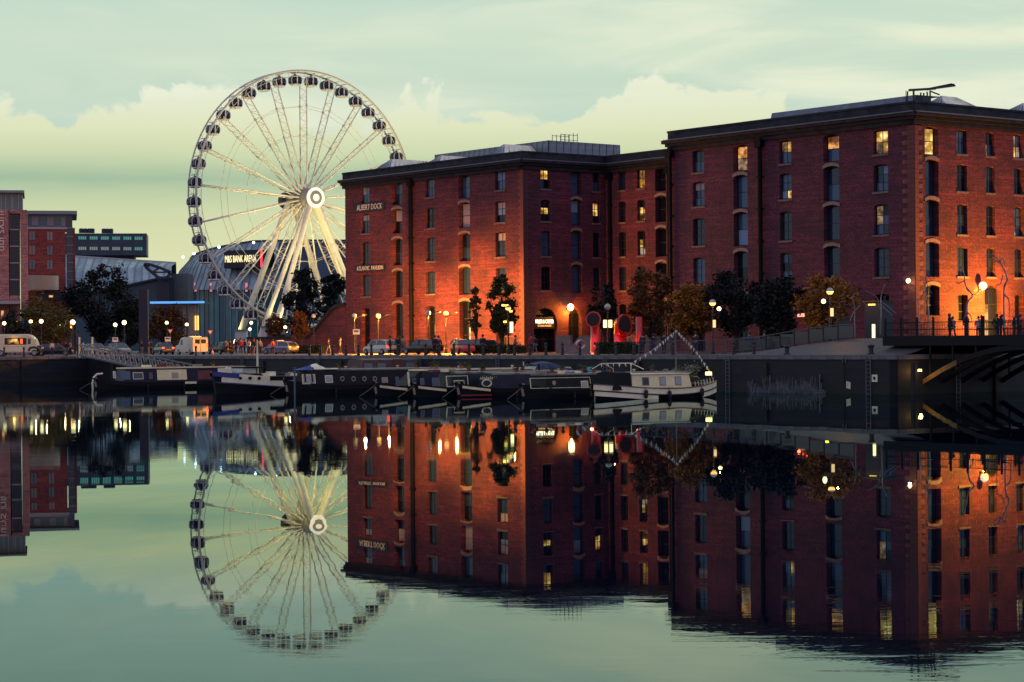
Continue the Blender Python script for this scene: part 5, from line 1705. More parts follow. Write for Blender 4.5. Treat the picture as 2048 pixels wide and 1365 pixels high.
# ---- ropes, fenders, pots and poles on the narrowboats
rnd = random.Random(21)
POT = M('terracotta', (.24, .10, .06), .8)
PLANT = leaf_mat('leaf_pot', (.03, .06, .02), (.09, .13, .04))
for nb in [o for o in COL.objects if o.name.startswith('narrowboat') and o.parent is None]:
    roofs = [c for c in nb.children if c.name.startswith('cabin')]
    zr = max(v.co.z for v in roofs[0].data.vertices)
    xs = [v.co.x for v in roofs[0].data.vertices]
    xa, xb = min(xs) + .8, max(xs) - .8
    MB().tube([(xa + 1, .35, zr + .12), (xa + 4.6, .3, zr + .12)], .03, 6).build('boat_pole', M('pole_wood', (.28, .18, .09), .7), nb)
    for k in range(4):
        x = rnd.uniform(xa, xb)
        y = rnd.uniform(-.45, .1)
        pot = MB().lathe([(.10, 0), (.15, .22), (.16, .24)], 10, (x, y, zr + .0)).build('plant_pot', POT, nb)
        vs, fs = [], []
        for _ in range(40):
            q_ = Vector((x + rnd.gauss(0, .11), y + rnd.gauss(0, .11), zr + .26 + abs(rnd.gauss(0, .12))))
            a = Vector((rnd.uniform(-1, 1), rnd.uniform(-1, 1), rnd.uniform(-.2, 1))).normalized() * .08
            b = a.cross(Vector((rnd.uniform(-1, 1), rnd.uniform(-1, 1), rnd.uniform(-1, 1)))).normalized() * .04
            o_ = len(vs)
            vs += [tuple(q_ - a), tuple(q_ + b), tuple(q_ + a), tuple(q_ - b)]
            fs.append((o_, o_ + 1, o_ + 2, o_ + 3))
        MB().add(vs, fs).build('plant', PLANT, pot)
    x = rnd.uniform(xa, xb)
    MB().tube([(x + .2 * math.cos(a * .6), -.2 + .2 * math.sin(a * .6), zr + .05 + a * .006) for a in range(24)], .025, 5).build('coiled_rope', ROPE, nb)
    for k in range(3):
        x = xa + (xb - xa) * (k + .4) / 3
        MB().tube([(x, -1.06, .6), (x, -1.09, .38)], .015, 5).tube([(x, -1.15, .40), (x, -1.16, .05)], [.07, .08], 8).build('fender', RUBBER, nb)
    MB().tube([(.1, -.1, .95), (-.9, -.5, .5), (-2.0, -.9, .05)], .011, 5).build('mooring_line', ROPE, nb)

# ---- floating pontoon along the wall, with handrail
DECK = M('pontoon_deck', (.10, .09, .085), .8, var=.3, scale=2)
pt = QW(1.0, -5.2, 0)
PO = thing('pontoon', 'floating pontoon with tubular handrail behind the stern of the cream barge', 'pontoon', (pt.x, pt.y, 0), A_RT)
MB().box(-62, 4.5, -1.1, 1.1, .25, .42).build('deck', DECK, PO)
for k in range(14): MB().box(-60 + k * 4.6, -57.8 + k * 4.6, -.95, .95, -.4, .245).build('float', BLK, PO)
mb = MB().tube([(.9, -1.0, .42), (.9, -1.0, 1.35), (1.15, -1.0, 1.5), (3.9, -1.0, 1.5), (4.2, -1.0, 1.35), (4.2, -1.0, .42)], .035, 6).tube([(.9, -1, .95), (4.2, -1, .95)], .03, 6).tube([(2.5, -1, .42), (2.5, -1, 1.5)], .03, 6)
mb.build('handrail', M('galvanised'), PO)
for k in range(6):
    MB().box(-58 + k * 9.4, -57.6 + k * 9.4, -1.0, -.7, .42, 1.25).build('service_post', M('post_white', (.5, .5, .46), .6), PO)
# ---- gangway from the quay corner down to the pontoon
g0 = QW(TL + .5, -.6, QUAY + .05) + Vector((0, 0, 0))
g0 = at_z(172, LC.y - 1.5, QUAY + .1)
g1 = at_z(372, 214, .65)
GW = thing('gangway', 'sloping lattice gangway from the left quay down to the boats', 'gangway', g0)
d = g1 - g0
side = Vector((-d.y, d.x, 0)).normalized() * .75
n = 18
for s in (-1, 1):
    o_ = side * s
    top = Vector((0, 0, 1.15))
    MB().bar(o_, d + o_, .14, .18).bar(o_ + top, d + o_ + top, .10, .12).build('truss_chord', M('gang_grey', (.13, .15, .18), .5, .4), GW)
    for k in range(n):
        a, b = d * (k / n) + o_, d * ((k + 1) / n) + o_
        MB().bar(a, (a + b) / 2 + top, .06).bar((a + b) / 2 + top, b, .06).build('lattice_bar', M('gang_pale', (.34, .35, .34), .5, .3), GW)
MB().add([-side, side, side + d, -side + d], [(0, 1, 2, 3)]).build('walkway', DECK, GW)
for s in (-1, 1): MB().bar(side * s + Vector((0, 0, -.3)), side * s + Vector((0, 0, 2.0)), .16).build('gate_post', BWHITE, GW)

# ---- reeds on floating rafts at the foot of the wall
RD = MB()
rnd = random.Random(5)
for k in range(900):
    px = rnd.choice((rnd.gauss(1545, 20), rnd.gauss(1600, 22), rnd.uniform(1500, 1650)))
    if not 1495 < px < 1655: continue
    p_ = on_line(px, .5, Q0 - UR * rnd.uniform(.5, 1.9), UL)[0]
    h = rnd.uniform(.15, 1.0) * (1.25 if rnd.random() < .15 else .62 + .3 * math.sin(px * .11))
    a = rnd.uniform(0, PI)
    w = .022
    lx, ly = rnd.uniform(-.18, .18), rnd.uniform(-.1, .1)
    RD.add([(p_.x - w * math.cos(a), p_.y - w * math.sin(a), -.05), (p_.x + w * math.cos(a), p_.y + w * math.sin(a), -.05), (p_.x + lx + .012, p_.y + ly, h), (p_.x + lx - .012, p_.y + ly, h)], [(0, 1, 2, 3)])
tag(RD.build('reeds', M('reed_pale', (.13, .15, .15), .8, var=.5, scale=3)), 'pale reeds growing at the foot of the dock wall', 'reeds', kind='stuff')
# ---- low shrub growing out of the wall behind the barge
rnd = random.Random(9)
SH = thing('wall_shrub', 'pale green shrub hanging on the dock wall behind the cream barge', 'shrub', quay(1370, .0, 1.6))
vs, fs = [], []
for c_, rx_, rz_, n_ in (((-3.0, 0, -.35), .5, .3, 160), ((-1.9, 0, -.6), .45, .25, 120), ((-.4, 0, -.2), .7, .4, 220), ((1.2, 0, .05), .9, .4, 260)):
    for _ in range(n_):
        q_ = Vector(c_) + Vector((rnd.gauss(0, .5) * rx_, -.25 + rnd.gauss(0, .12), rnd.gauss(0, .5) * rz_))
        q_ = Vector((-UL.x, -UL.y, 0)) * q_.x + Vector((-UR.x, -UR.y, 0)) * (-q_.y + .1) + Vector((0, 0, q_.z))
        a = Vector((rnd.uniform(-1, 1), rnd.uniform(-1, 1), rnd.uniform(-1, 1))).normalized() * .09
        b = a.cross(Vector((rnd.uniform(-1, 1), rnd.uniform(-1, 1), rnd.uniform(-1, 1)))).normalized() * .05
        o_ = len(vs)
        vs += [tuple(q_ - a), tuple(q_ + b), tuple(q_ + a), tuple(q_ - b)]
        fs.append((o_, o_ + 1, o_ + 2, o_ + 3))
MB().add(vs, fs).build('foliage', leaf_mat('leaf_pale', (.14, .17, .09), (.36, .38, .20)), SH)
MB().tube([Vector((0, 0, -.6)) - UR * .02, Vector((0, 0, -.2)) - UR * .25], .05, 6).build('stem', BARK, SH)
# ---- marks on the wall
def wall_thing(name, px, py, label, cat, parts):
    a, b = slope(px, py)
    p_, t_ = on_line(px, 1.2, Q0, UL)
    r_ = thing(name, label, cat, (p_.x, p_.y, EYE + b * p_.y), A_RT)
    for nm, mb_, mt in parts: mb_.build(nm, mt, r_)
    return r_
wall_thing('wall_plate', 1750, 757, 'square white plate with a dark hole on the dock wall', 'plate', (('plate', MB().box(-.25, .25, -.06, 0, -.25, .25), BWHITE), ('hole', MB().tube([(0, -.075, 0), (0, -.05, 0)], .12, 12), BLK)))
wall_thing('tide_gauge', 1698, 770, 'pale striped gauge board low on the dock wall', 'gauge', tuple(('stripe', MB().box(-.2 + k * .14, -.12 + k * .14, -.06, 0, -.24 - .03 * k, .24 - .03 * k), BWHITE) for k in range(3)))
wall_thing('mooring_chain', 1690, 735, 'dark chain hanging from an arched bracket on the dock wall', 'chain', (('bracket', MB().tube([(-.14, -.05, .3), (-.12, -.08, .55), (0, -.1, .68), (.12, -.08, .55), (.14, -.05, .3)], .05, 6), M('galvanised')), ('chain', MB().tube([(0, -.1, .66), (0, -.08, -1.2)], .03, 6), BLK)))
wall_thing('wall_pipe', 1642, 770, 'thin pale pipe standing against the dock wall by the reeds', 'pipe', (('pipe', MB().tube([(0, -.12, -.8), (0, -.12, .75)], .05, 8), M('galvanised')), ('clip', MB().box(-.1, .1, -.14, 0, .3, .36), BLK)))
wall_thing('wall_pipe', 1558, 766, 'thin pale pole rising out of the middle of the reeds', 'pipe', (('pipe', MB().tube([(0, -.9, -.9), (0, -.9, .55)], .04, 8), M('galvanised')), ('cap', MB().box(-.06, .06, -.96, -.84, .55, .6), BLK)))
# ================================================================ STREET FURNITURE
POST = M('lamp_post_black', (.010, .011, .016), .45)
GL_OFF = M('globe_grey', (.42, .46, .50), .3)
GL_ON = M('globe_lit', (.9, .8, .5), .3, emis=(1, .78, .34), estr=4.2)
GL_AMB = M('globe_amber', (.9, .6, .3), .3, emis=(1, .50, .12), estr=2.2)


def point(parent, loc, power, col, r=.15, name='lamp_light'):
    l = bpy.data.lights.new(name, 'POINT')
    l.energy = power
    l.color = col
    l.shadow_soft_size = r
    return place(name, l, parent, loc)


def spot(parent, loc, target, power, col, ang=90, name='lamp_light', blend=.8):
    l = bpy.data.lights.new(name, 'SPOT')
    l.energy = power
    l.color = col
    l.spot_size = rad(ang)
    l.spot_blend = blend
    l.shadow_soft_size = .2
    o = place(name, l, parent, loc)
    o.rotation_euler = (-(Vector(target) - Vector(loc))).to_track_quat('Z', 'Y').to_euler()
    return o


def street_lamp(p, py, label, globe='off', power=0, col=(1, .5, .14), r=.26, arms=0, group='street lamps'):
    """heritage lamp post with a globe whose centre shows at photo height py"""
    px_ = None
    t = thing('street_lamp', label, 'street lamp', p, 0, group)
    X_, U_ = p.x / p.y, None
    h = py - p.z
    MB().lathe([(.17, 0), (.17, .5), (.12, .6), (.11, 1.0), (.07, 1.15), (.06, h * .7), (.05, h - .45), (.09, h - .38), (.05, h - .3), (.12, h - .22), (.14, h - r * .8)], 10).build('post', POST, t)
    if globe == 'half':
        n = 8
        up = [(max(.002, r * math.cos(PI / 2 * k / n)), r * math.sin(PI / 2 * k / n)) for k in range(n + 1)]
        MB().lathe([(a, b + .004) for a, b in up], 14, (0, 0, h)).build('globe_cap', GL_OFF, t, smooth=True)
        MB().lathe([(a, -b) for a, b in up[::-1]], 14, (0, 0, h)).build('globe', GL_AMB, t, smooth=True)
    else:
        MB().ball((0, 0, h), r, 14, 10).build('globe', GL_ON if globe == 'on' else GL_OFF, t, smooth=True)
    MB().lathe([(.10, h + r * .9), (.06, h + r * 1.1), (.02, h + r * 1.35)], 8).build('finial', POST, t)
    if power:
        off = (r + 1.1) if power > 1000 else (r + .42)
        point(t, tuple(UR * off + Vector((0, 0, h - .1))), power, col, .04)
        if power > 1000:  # arm and hood are added to carry a light set off the globe
            e_ = UR * off
            MB().bar((0, 0, h - .36), (e_.x, e_.y, h + .12), .05).build('added_arm', POST, t)
            MB().box(e_.x - .2, e_.x + .2, e_.y - .2, e_.y + .2, h + .06, h + .16).build('added_hood', POST, t)
    return t


def zpx(px, py, d): return at(px, py, d).z


AMB = (1, .36, .05)
for px, py, w, lab, gl, pw in ((709, 632, 20, 'street lamp left of the white car, in front of the first window bay', 'off', 7500), (757, 632, 24.5, 'street lamp between the first and second bays of the lit warehouse', 'off', 12500),
        (857, 626, 20, 'street lamp in front of the third bay of the lit warehouse', 'off', 7500), (892, 627, 24.5, 'slender street lamp right of the third lit bay', 'off', 12500),
        (1216, 614, 9, 'street lamp with two lit lantern panels by the red funnels', 'off', 120), (1426, 606, 7, 'half-glowing globe street lamp right of the orange tree', 'half', 130), (1661, 583, 6.5, 'half-glowing globe street lamp beside the yellow tree', 'half', 110)):
    p = quay(px, w)
    if w > 6 and px > 1400: p.z = ground_z(on_line(px, QUAY, Q0 + UR * w, UL)[1], w)
    t = street_lamp(p, zpx(px, py, p.y), lab, gl, pw, AMB)
    if px == 1216:
        for dx in (-.22, .22):
            z = zpx(px, 648, p.y) - p.z
            MB().box(dx - .15, dx + .15, -.1, .1, z - .32, z + .32).build('lit_panel', M('panel_glow', (1, .8, .4), .4, emis=(1, .74, .28), estr=2.6), t)
            MB().box(dx - .18, dx + .18, -.13, .13, z + .324, z + .4).build('panel_cap', POST, t)
    if px in (1426, 1661):
        s = 1 if px == 1426 else -1
        z = zpx(px, py + (12 if s > 0 else 20), p.y) - p.z
        MB().ball((.5 * s, -.1, z), .17, 12, 8).build('side_globe', GL_ON, t, smooth=True)
        MB().bar((0, 0, z - .1), (.5 * s, -.1, z - .15), .05).build('side_arm', POST, t)
        z2 = zpx(px, py + 42, p.y) - p.z
        MB().box(.0, .22, -.2, -.08, z2 - .3, z2 + .3).build('lit_panel', M('panel_warm', (1, .6, .3), .4, emis=(1, .6, .25), estr=1.3), t)
# multi-headed lamp by the corner
p = quay(1017, 12)
t = street_lamp(p, zpx(1017, 616, p.y), 'clustered street lamp with amber heads near the warehouse corner', 'half', 700, AMB)
for dx, py in ((-.45, 611), (-.1, 611.5), (.25, 623), (-.3, 644)):
    z = zpx(1017, py, p.y) - p.z
    MB().box(dx - .14, dx + .14, -.1, .1, z - .08, z + .08).build('lamp_head', M('head_amber', (1, .7, .2), .4, emis=(1, .66, .10), estr=3.5), t)
    MB().bar((0, .05, z - .2), (dx, .05, z - .08), .04).build('lamp_arm', POST, t)
z = zpx(1022, 654, p.y) - p.z
MB().box(.15, .45, -.12, .0, z - .55, z + .45).build('lit_panel', MATS['panel_glow'], t)
# lamps of the street at the left
for px, py, d, lab, rr in ((9, 647, 292, 'lit street lamp at the far left above the catering van', .26), (62, 643.5, 292, 'left of two lit lamps above the bonnet of the catering van', .24), (83, 643, 290, 'right of two lit lamps above the bonnet of the catering van', .28),
        (122, 650.5, 300, 'small lit lamp between the bushy tree and the traffic lights', .16), (146, 645, 290, 'brightest lit lamp near the red hotel corner', .34), (231, 650, 288, 'lower of two lit lamps before the big dark tree', .26), (249, 645.5, 288, 'higher of two lit lamps before the big dark tree', .30),
        (334, 646, 300, 'lit lamp before the brown tree', .24), (374, 649.5, 310, 'lit lamp under the blue-lit canopy end', .24), (571, 655, 285, 'lit lamp left of the swept brick wall', .22)):
    p = at_z(px, d, QUAY)
    street_lamp(p, zpx(px, py, d), lab, 'on', 60, (1, .7, .3), rr, group='lit street lamps on the left')
for px, py, d, lab in ((628, 635, 262, 'thin unlit lamp post in front of the swept brick wall'),):
    p = at_z(px, d - 10, QUAY)
    street_lamp(p, zpx(px, py, d), lab, 'off')


# wall lamps
def wall_lamp(px, py, O, u, ang, label, r, mat, power, col, out=.75, soft=.2):
    a, b = slope(px, py)
    p_, _ = on_line(px, 8, O, u)
    z = EYE + b * p_.y
    p_, _ = on_line(px, z, O, u)
    t = thing('wall_lamp', label, 'wall lamp', p_, ang, 'wall lamps')
    MB().ball((0, -out, 0), r, 14, 10).build('globe', mat, t, smooth=True)
    MB().bar((0, .0, -.35), (0, -out, -.35), .07).bar((0, -out, -.35), (0, -out, -r), .07).box(-.1, .1, -.04, 0.02, -.55, -.1).build('bracket', POST, t)
    if power: point(t, (0, -out, -r - .06 if soft < .3 else r + .1), power, col, .1)
    return t


wall_lamp(1133, 615, PA, UR, ANG_R, 'glaring orange globe lamp over the restaurant doors', .36, M('globe_blaze', (1, .7, .4), .3, emis=(1, .62, .26), estr=14), 1500, (1, .30, .02), .7)
wall_lamp(1957, 572, CB, UR, ANG_R, 'large pale globe lamp on the orange lit gable wall', .36, M('globe_pale', (1, .85, .7), .3, emis=(1, .62, .38), estr=1.6), 500, (1, .40, .03), .5)
wall_lamp(1826, 562, CB, UL, A_RT, 'small white globe lamp at the quoined corner', .2, GL_ON, 60, (1, .6, .3), .6)
# sodium floodlight on a bracket, left of the doorway, that washes the gable wall
t = thing('floodlight', 'small floodlight on a short post before the orange lit gable', 'floodlight', CB + UR * 8.6 + Vector((0, 0, 4.2)), ANG_R)
MB().box(-.2, .2, -5.0, -4.75, -.15, .15).build('housing', POST, t)
MB().bar((0, -4.9, -.55), (0, -4.9, -.15), .06).build('post', POST, t)
spot(t, (0, -4.6, .1), (-.6, .2, 4.8), 25000, (1, .36, .03), 140)

# ---- bollards
bol = thing('bollard', 'x', 'bollard', (0, 0, 0), 0, 'bollards along the quay edge')
MB().lathe([(.15, -.02), (.15, .12), (.11, .16), (.10, .82), (.14, .86), (.14, .92), (.09, 1.0), (.04, 1.04)], 10).build('post', M('bollard_black', (.012, .012, .016), .55), bol)
MB().lathe([(.112, .66), (.112, .72)], 10).build('band', M('bollard_band', (.10, .10, .10), .5), bol)
bpx = [392, 619, 641, 666, 692, 717, 743, 796, 851, 879, 908, 938, 967, 998, 1029, 1060, 1092, 1125, 1160, 1196, 1232, 1268, 1346, 1387, 1467, 1508]
ORD = 'first second third fourth fifth sixth seventh eighth ninth tenth eleventh twelfth thirteenth fourteenth fifteenth sixteenth seventeenth eighteenth nineteenth twentieth twenty-first twenty-second twenty-third twenty-fourth twenty-fifth twenty-sixth'.split()
first = True
for i, px in enumerate(bpx):
    b = bol if first else copy_tree(bol)
    first = False
    b.location = quay(px, 1.3)
    b['label'] = '%s black bollard from the left end of the long quay edge' % ORD[i]
for px, lab in ((8.6, 'black bollard in front of the rear wheel of the catering van'), (48, 'black bollard in front of the door of the catering van')):
    b = copy_tree(bol)
    b.location = at_z(px, 236.3, QUAY)
    b.location.z = QUAY
    b['label'] = lab
    b['group'] = 'bollards by the catering van'
# mooring posts on the ramp edge
for px, lab in ((1574, 'squat black mooring post on the sloping quay'), (1742, 'squat black mooring post beside the bridge end')):
    t = thing('mooring_post', lab, 'mooring post', quay(px, .9, QUAY + .03))
    MB().lathe([(.24, 0), (.24, .08), (.17, .14), (.16, .45), (.24, .52), (.24, .62), (.15, .68)], 12).build('post', M('bollard_black'), t)
    MB().lathe([(.30, -.02), (.30, .02)], 12).build('base_plate', POST, t)

# ---- railings
RAILG = M('rail_grey', (.10, .11, .13), .5, .4)
bar_t = thing('crowd_barrier', 'x', 'barrier', (0, 0, 0), 0, 'metal barriers along the quay')
mb = MB().tube([(-1.1, 0, .05), (-1.1, 0, 1.0), (-1.0, 0, 1.1), (1.0, 0, 1.1), (1.1, 0, 1.0), (1.1, 0, .05)], .03, 6).tube([(-1.1, 0, .25), (1.1, 0, .25)], .022, 6)
mb.build('frame', RAILG, bar_t)
mb = MB()
for k in range(13): mb.bar((-1 + k / 6, 0, .25), (-1 + k / 6, 0, 1.08), .014)
mb.build('infill_bars', RAILG, bar_t)
MB().bar((-.9, -.25, .03), (-.9, .25, .03), .05).bar((.9, -.25, .03), (.9, .25, .03), .05).build('feet', RAILG, bar_t)
names = ['leftmost metal crowd barrier, just right of the hedge', 'second metal crowd barrier from the hedge', 'third metal crowd barrier from the hedge', 'metal crowd barrier behind the bunting peak', 'metal crowd barrier just left of the half-glowing lamp', 'metal crowd barrier just right of the half-glowing lamp', 'rightmost metal crowd barrier before the glass balustrade']
for i, nm in enumerate(names):
    b = bar_t if i == 0 else copy_tree(bar_t)
    b.location = quay(1296 + i * 34, 4.0)
    b.rotation_euler = (0, 0, A_RT)
    tt_ = on_line(1296 + i * 34, QUAY, Q0 + UR * 4.0, UL)[1]
    b.location.z = ground_z(tt_, 4.0)
    b['label'] = nm
BG = M('balustrade_glass', (.02, .035, .045), .12, spec=.7)
BA = thing('glass_balustrade', 'balustrade of greenish glass panels along the top of the ramp', 'balustrade', QW(2.8, 5.6, 0), A_RT)
xs_ = 0
for k in range(8):
    tt_ = 2.8 - 1.5 * k
    z = ground_z(tt_ - .7, 5.6)
    MB().box(1.5 * k + .05, 1.5 * k + 1.42, -.02, .02, z + .12, z + 1.0).build('glass_panel', BG, BA)
    MB().box(1.5 * k - .04, 1.5 * k + .04, -.05, .05, z - .1, z + 1.1).build('post', POST, BA)
    MB().bar((1.5 * k, 0, z + 1.08), (1.5 * k + 1.5, 0, ground_z(tt_ - 2.2, 5.6) + 1.08), .06).build('handrail', RAILG, BA)

# ---- red ventilation funnels
FRED = M('funnel_red', (.50, .018, .014), .3, coat=.4)
FIN = M('funnel_inside', (.012, .010, .012), .8)
def funnel(px, w, stem_top, mouth_py, mr, face, sr, label, lean=0.0):
    p_ = quay(px, w)
    t = thing('ventilation_funnel', label, 'funnel', p_, 0, 'red ventilation funnels')
    zt = zpx(px, mouth_py, p_.y) - p_.z
    f = Vector(face).normalized()
    st = zt - mr * .9
    c = Vector((0, 0, zt)) + f * .55
    MB().lathe([(sr * 1.02, -.1), (sr * 1.02, .15), (sr, .18), (sr, st)], 20).build('stem', FRED, t, smooth=True)
    if mr > 0.3:
        pts = [Vector((0, 0, st - .02)), Vector((0, 0, st + mr * .5)) + f * .05, Vector((0, 0, zt - mr * .15)) + f * .22, c]
        MB().tube(pts, [sr, sr * 1.05, mr * .88, mr], 24, False).build('cowl', FRED, t, smooth=True)
        MB().tube([c - f * .06, c + f * .04], mr * 1.04, 24).build('rim', FRED, t)
        MB().tube([c + f * .041, c + f * .052], mr * .88, 24).build('mouth', FIN, t)
    return t
f1 = funnel(1191, 12, 0, 640, .68, (-.35, -1, .05), .42, 'red ventilation funnel with a ring mouth, leftmost of three')
f2 = funnel(1240, 14, 0, 651, .95, (.75, -.7, .0), .52, 'largest red ventilation funnel, turned to the right')
f3 = funnel(1279, 16, 0, 634, .0, (0, -1, 0), .32, 'plain red pipe at the right of the funnels')
for f_, dx in ((f1, -.5), (f2, -.7), (f3, -.45)):
    b = MB().box(dx * .6 - .1, dx * .6 + .1, -.85, -.65, .0, .12).build('uplight', M('uplight_red', (1, .3, .2), .4, emis=(1, .12, .05), estr=4), f_)
    point(f_, (dx * .8, -1.0, 1.2), 28, (1, .10, .05), .15)

# ---- pale ramp wall, hedge and lifebuoy
CONC = M('pale_concrete', (.15, .135, .15), .8, var=.2, scale=1.5)
a0, a1 = quay(1131, 14.5), quay(1186, 14.5)
t = thing('ramp_wall', 'pale sloped concrete side wall beside the red funnel', 'wall', a0, A_RT)
Lr = (a1 - a0).length
MB().prism([(0, -.1), (Lr, -.1), (Lr, 1.55), (Lr * .5, 1.55), (0, .12)], 0, .35).build('panel', CONC, t)
MB().box(Lr * .5, Lr + .03, -.05, .4, 1.552, 1.64).build('cap', CONC, t)
a2, a3 = quay(1272, 20), quay(1345, 20)
t = thing('low_wall', 'low pale concrete wall behind the crowd barriers', 'wall', a2, A_RT)
MB().box(0, (a3 - a2).length, 0, .3, -.1, 1.5).build('panel', CONC, t)
MB().box(-.03, (a3 - a2).length + .03, -.04, .34, 1.503, 1.58).build('cap', CONC, t)
a2, a3 = quay(1112, 24), quay(1141, 24)
t = thing('low_wall', 'low pale concrete wall between the two arched doors', 'wall', a2, A_RT)
MB().box(0, (a3 - a2).length, 0, .3, -.1, 1.7).build('panel', CONC, t)
MB().box(-.03, (a3 - a2).length + .03, -.04, .34, 1.703, 1.78).build('cap', CONC, t)
def hedge(px0, px1, w, h, label):
    a, b = quay(px0, w), quay(px1, w)
    L_ = (b - a).length
    t = thing('hedge', label, 'hedge', a, A_RT)
    rnd = random.Random(int(px0))
    MB().box(.12, L_ - .12, .12, .85, .05, h - .12).build('core', M('hedge_core', (.012, .018, .010), .9), t)
    vs, fs = [], []
    for _ in range(int(L_ * 260)):
        q_ = Vector((rnd.uniform(0, L_), rnd.choice((rnd.uniform(-.05, .15), rnd.uniform(0, 1))), rnd.uniform(.05, h) if rnd.random() < .6 else h + rnd.uniform(-.12, .08)))
        a_ = Vector((rnd.uniform(-1, 1), rnd.uniform(-1, 1), rnd.uniform(-1, 1))).normalized() * .09
        b_ = a_.cross(Vector((rnd.uniform(-1, 1), rnd.uniform(-1, 1), rnd.uniform(-1, 1)))).normalized() * .06
        o_ = len(vs)
        vs += [tuple(q_ - a_), tuple(q_ + b_), tuple(q_ + a_), tuple(q_ - b_)]
        fs.append((o_, o_ + 1, o_ + 2, o_ + 3))
    MB().add(vs, fs).build('foliage', LGREEN, t)
hedge(1188, 1270, 7, .95, 'clipped dark hedge in front of the red funnels')
hedge(940, 1040, 18, .8, 'low hedge behind the red car')
hedge(588, 640, 26, .95, 'dark hedge under the swept brick wall')
p_ = quay(1161, 3.2)
t = thing('lifebuoy', 'red and white lifebuoy hung on a post at the quay', 'lifebuoy', p_)
n = 20
MB().bar((0, .08, -.02), (0, .08, 1.25), .09).build('post', POST, t)
for k in range(4):
    pts = [(.33 * math.cos(2 * PI * (k * 5 + j) / n), -.03, .85 + .33 * math.sin(2 * PI * (k * 5 + j) / n)) for j in range(6)]
    MB().tube(pts, .085, 8).build('ring_segment', M('buoy_red', (.55, .06, .06), .5) if k % 2 == 0 else M('buoy_white', (.65, .6, .6), .5), t)

# ---- lit shop signs
def fascia_sign(px, py, O, u, ang, label, lines, out=.3, board=None):
    a, b = slope(px, py)
    p_, _ = on_line(px, 6, O, u)
    z = EYE + b * p_.y
    p_, _ = on_line(px, z, O, u)
    nrm = Vector((math.sin(ang), -math.cos(ang), 0))
    t = thing('sign', label, 'sign', p_ + nrm * out, ang)
    if board: MB().box(-board[0] / 2, board[0] / 2, .02, .1, -board[1] / 2, board[1] / 2).build('board', BOARD, t)
    for body, size, width, dz, mt in lines: place('lettering', text_mesh(body, size, mt, .02, width), t, (0, -.02, dz))
    return t
GW_ = M('sign_white_glow', (1, .95, .8), .4, emis=(1, .92, .66), estr=2.2)
GO_ = M('sign_orange_glow', (1, .6, .2), .4, emis=(1, .50, .10), estr=1.0)
fascia_sign(1090, 646, PA, UR, ANG_R, 'glowing white restaurant sign over the large arched door', (('MILLER & CARTER', .62, 2.5, .12, GW_), ('STEAKHOUSE', .32, 1.9, -.34, GO_)), -.1, (2.9, 1.3))
RN = M('neon_red', (1, .1, .05), .4, emis=(1, .07, .02), estr=3)
PN = M('neon_pink', (1, .4, .3), .4, emis=(1, .36, .22), estr=1.8)
def neon(px, py, w, h, n, mt, label, out=.5):
    a, b = slope(px, py)
    p_, _ = on_line(px, 6, CB, UL)
    z = EYE + b * p_.y
    nrm = Vector((math.sin(A_RT), -math.cos(A_RT), 0))
    t = thing('sign', label, 'sign', Vector((p_.x, p_.y, z)) + nrm * out, A_RT)
    MB().box(-w / 2 - .1, w / 2 + .1, .03, .5, -h / 2 - .1, h / 2 + .1).build('board', BOARD, t)
    for k in range(n):
        x = -w / 2 + w * (k + .5) / n
        MB().box(x - w / n * .36, x + w / n * .36, -.05, .02, -h / 2, h / 2 * random.uniform(.7, 1.1)).build('lit_letter', mt, t)
    point(t, (0, -.8, -.4), 14, (1, .12, .04))
    return t
neon(1481, 634, 1.5, .32, 5, RN, 'long red neon sign behind the dark trees')
neon(1610, 631, .9, .28, 3, PN, 'pink lit sign above the doorway under the yellow tree')
neon(1616, 616.5, .7, .22, 2, RN, 'small red and amber sign above the pink sign')
neon(1669, 644.5, .55, .2, 2, RN, 'small red sign right of the yellow kiosk')
neon(1757, 629.5, 1.0, .22, 4, M('neon_dim', (1, .2, .15), .4, emis=(.8, .06, .05), estr=.7), 'dim red shop fascia near the quoined corner')
p_ = quay(1655, 13)
gz = ground_z(on_line(1655, QUAY, Q0 + UR * 13, UL)[1], 13)
t = thing('kiosk', 'small kiosk glowing yellow under the yellow tree', 'kiosk', (p_.x, p_.y, gz), A_RT)
MB().box(-.9, .9, 0, 1.5, -.1, 2.5).build('body', POST, t)
MB().box(-.28, .28, -.03, .03, 1.1, 1.75).build('lit_window', M('kiosk_glow', (1, .8, .1), .4, emis=(1, .74, .05), estr=4), t)
MB().box(-1.1, 1.1, -.4, 1.7, 2.503, 2.65).build('roof', BOARD, t)
p_ = quay(1745, 9)
gz = ground_z(on_line(1745, QUAY, Q0 + UR * 9, UL)[1], 9)
t = thing('kiosk', 'dark booth with a bright doorway at the bridge end', 'kiosk', (p_.x, p_.y, gz), A_RT)
MB().box(-.75, .75, 0, 1.5, -.1, 2.75).build('body', M('booth_navy', (.012, .02, .04), .5), t)
MB().box(.0, .28, -.03, .03, .1, 1.1).build('lit_doorway', M('doorway_glow', (1, .9, .6), .4, emis=(1, .76, .3), estr=2.4), t)
MB().box(-.35, .35, -.05, -.031, 2.5, 2.62).build('lit_fascia', M('fascia_glow', (1, .7, .3), .4, emis=(1, .6, .12), estr=2), t)
MB().box(-.85, .85, -.2, 1.6, 2.753, 2.85).build('roof', BOARD, t)

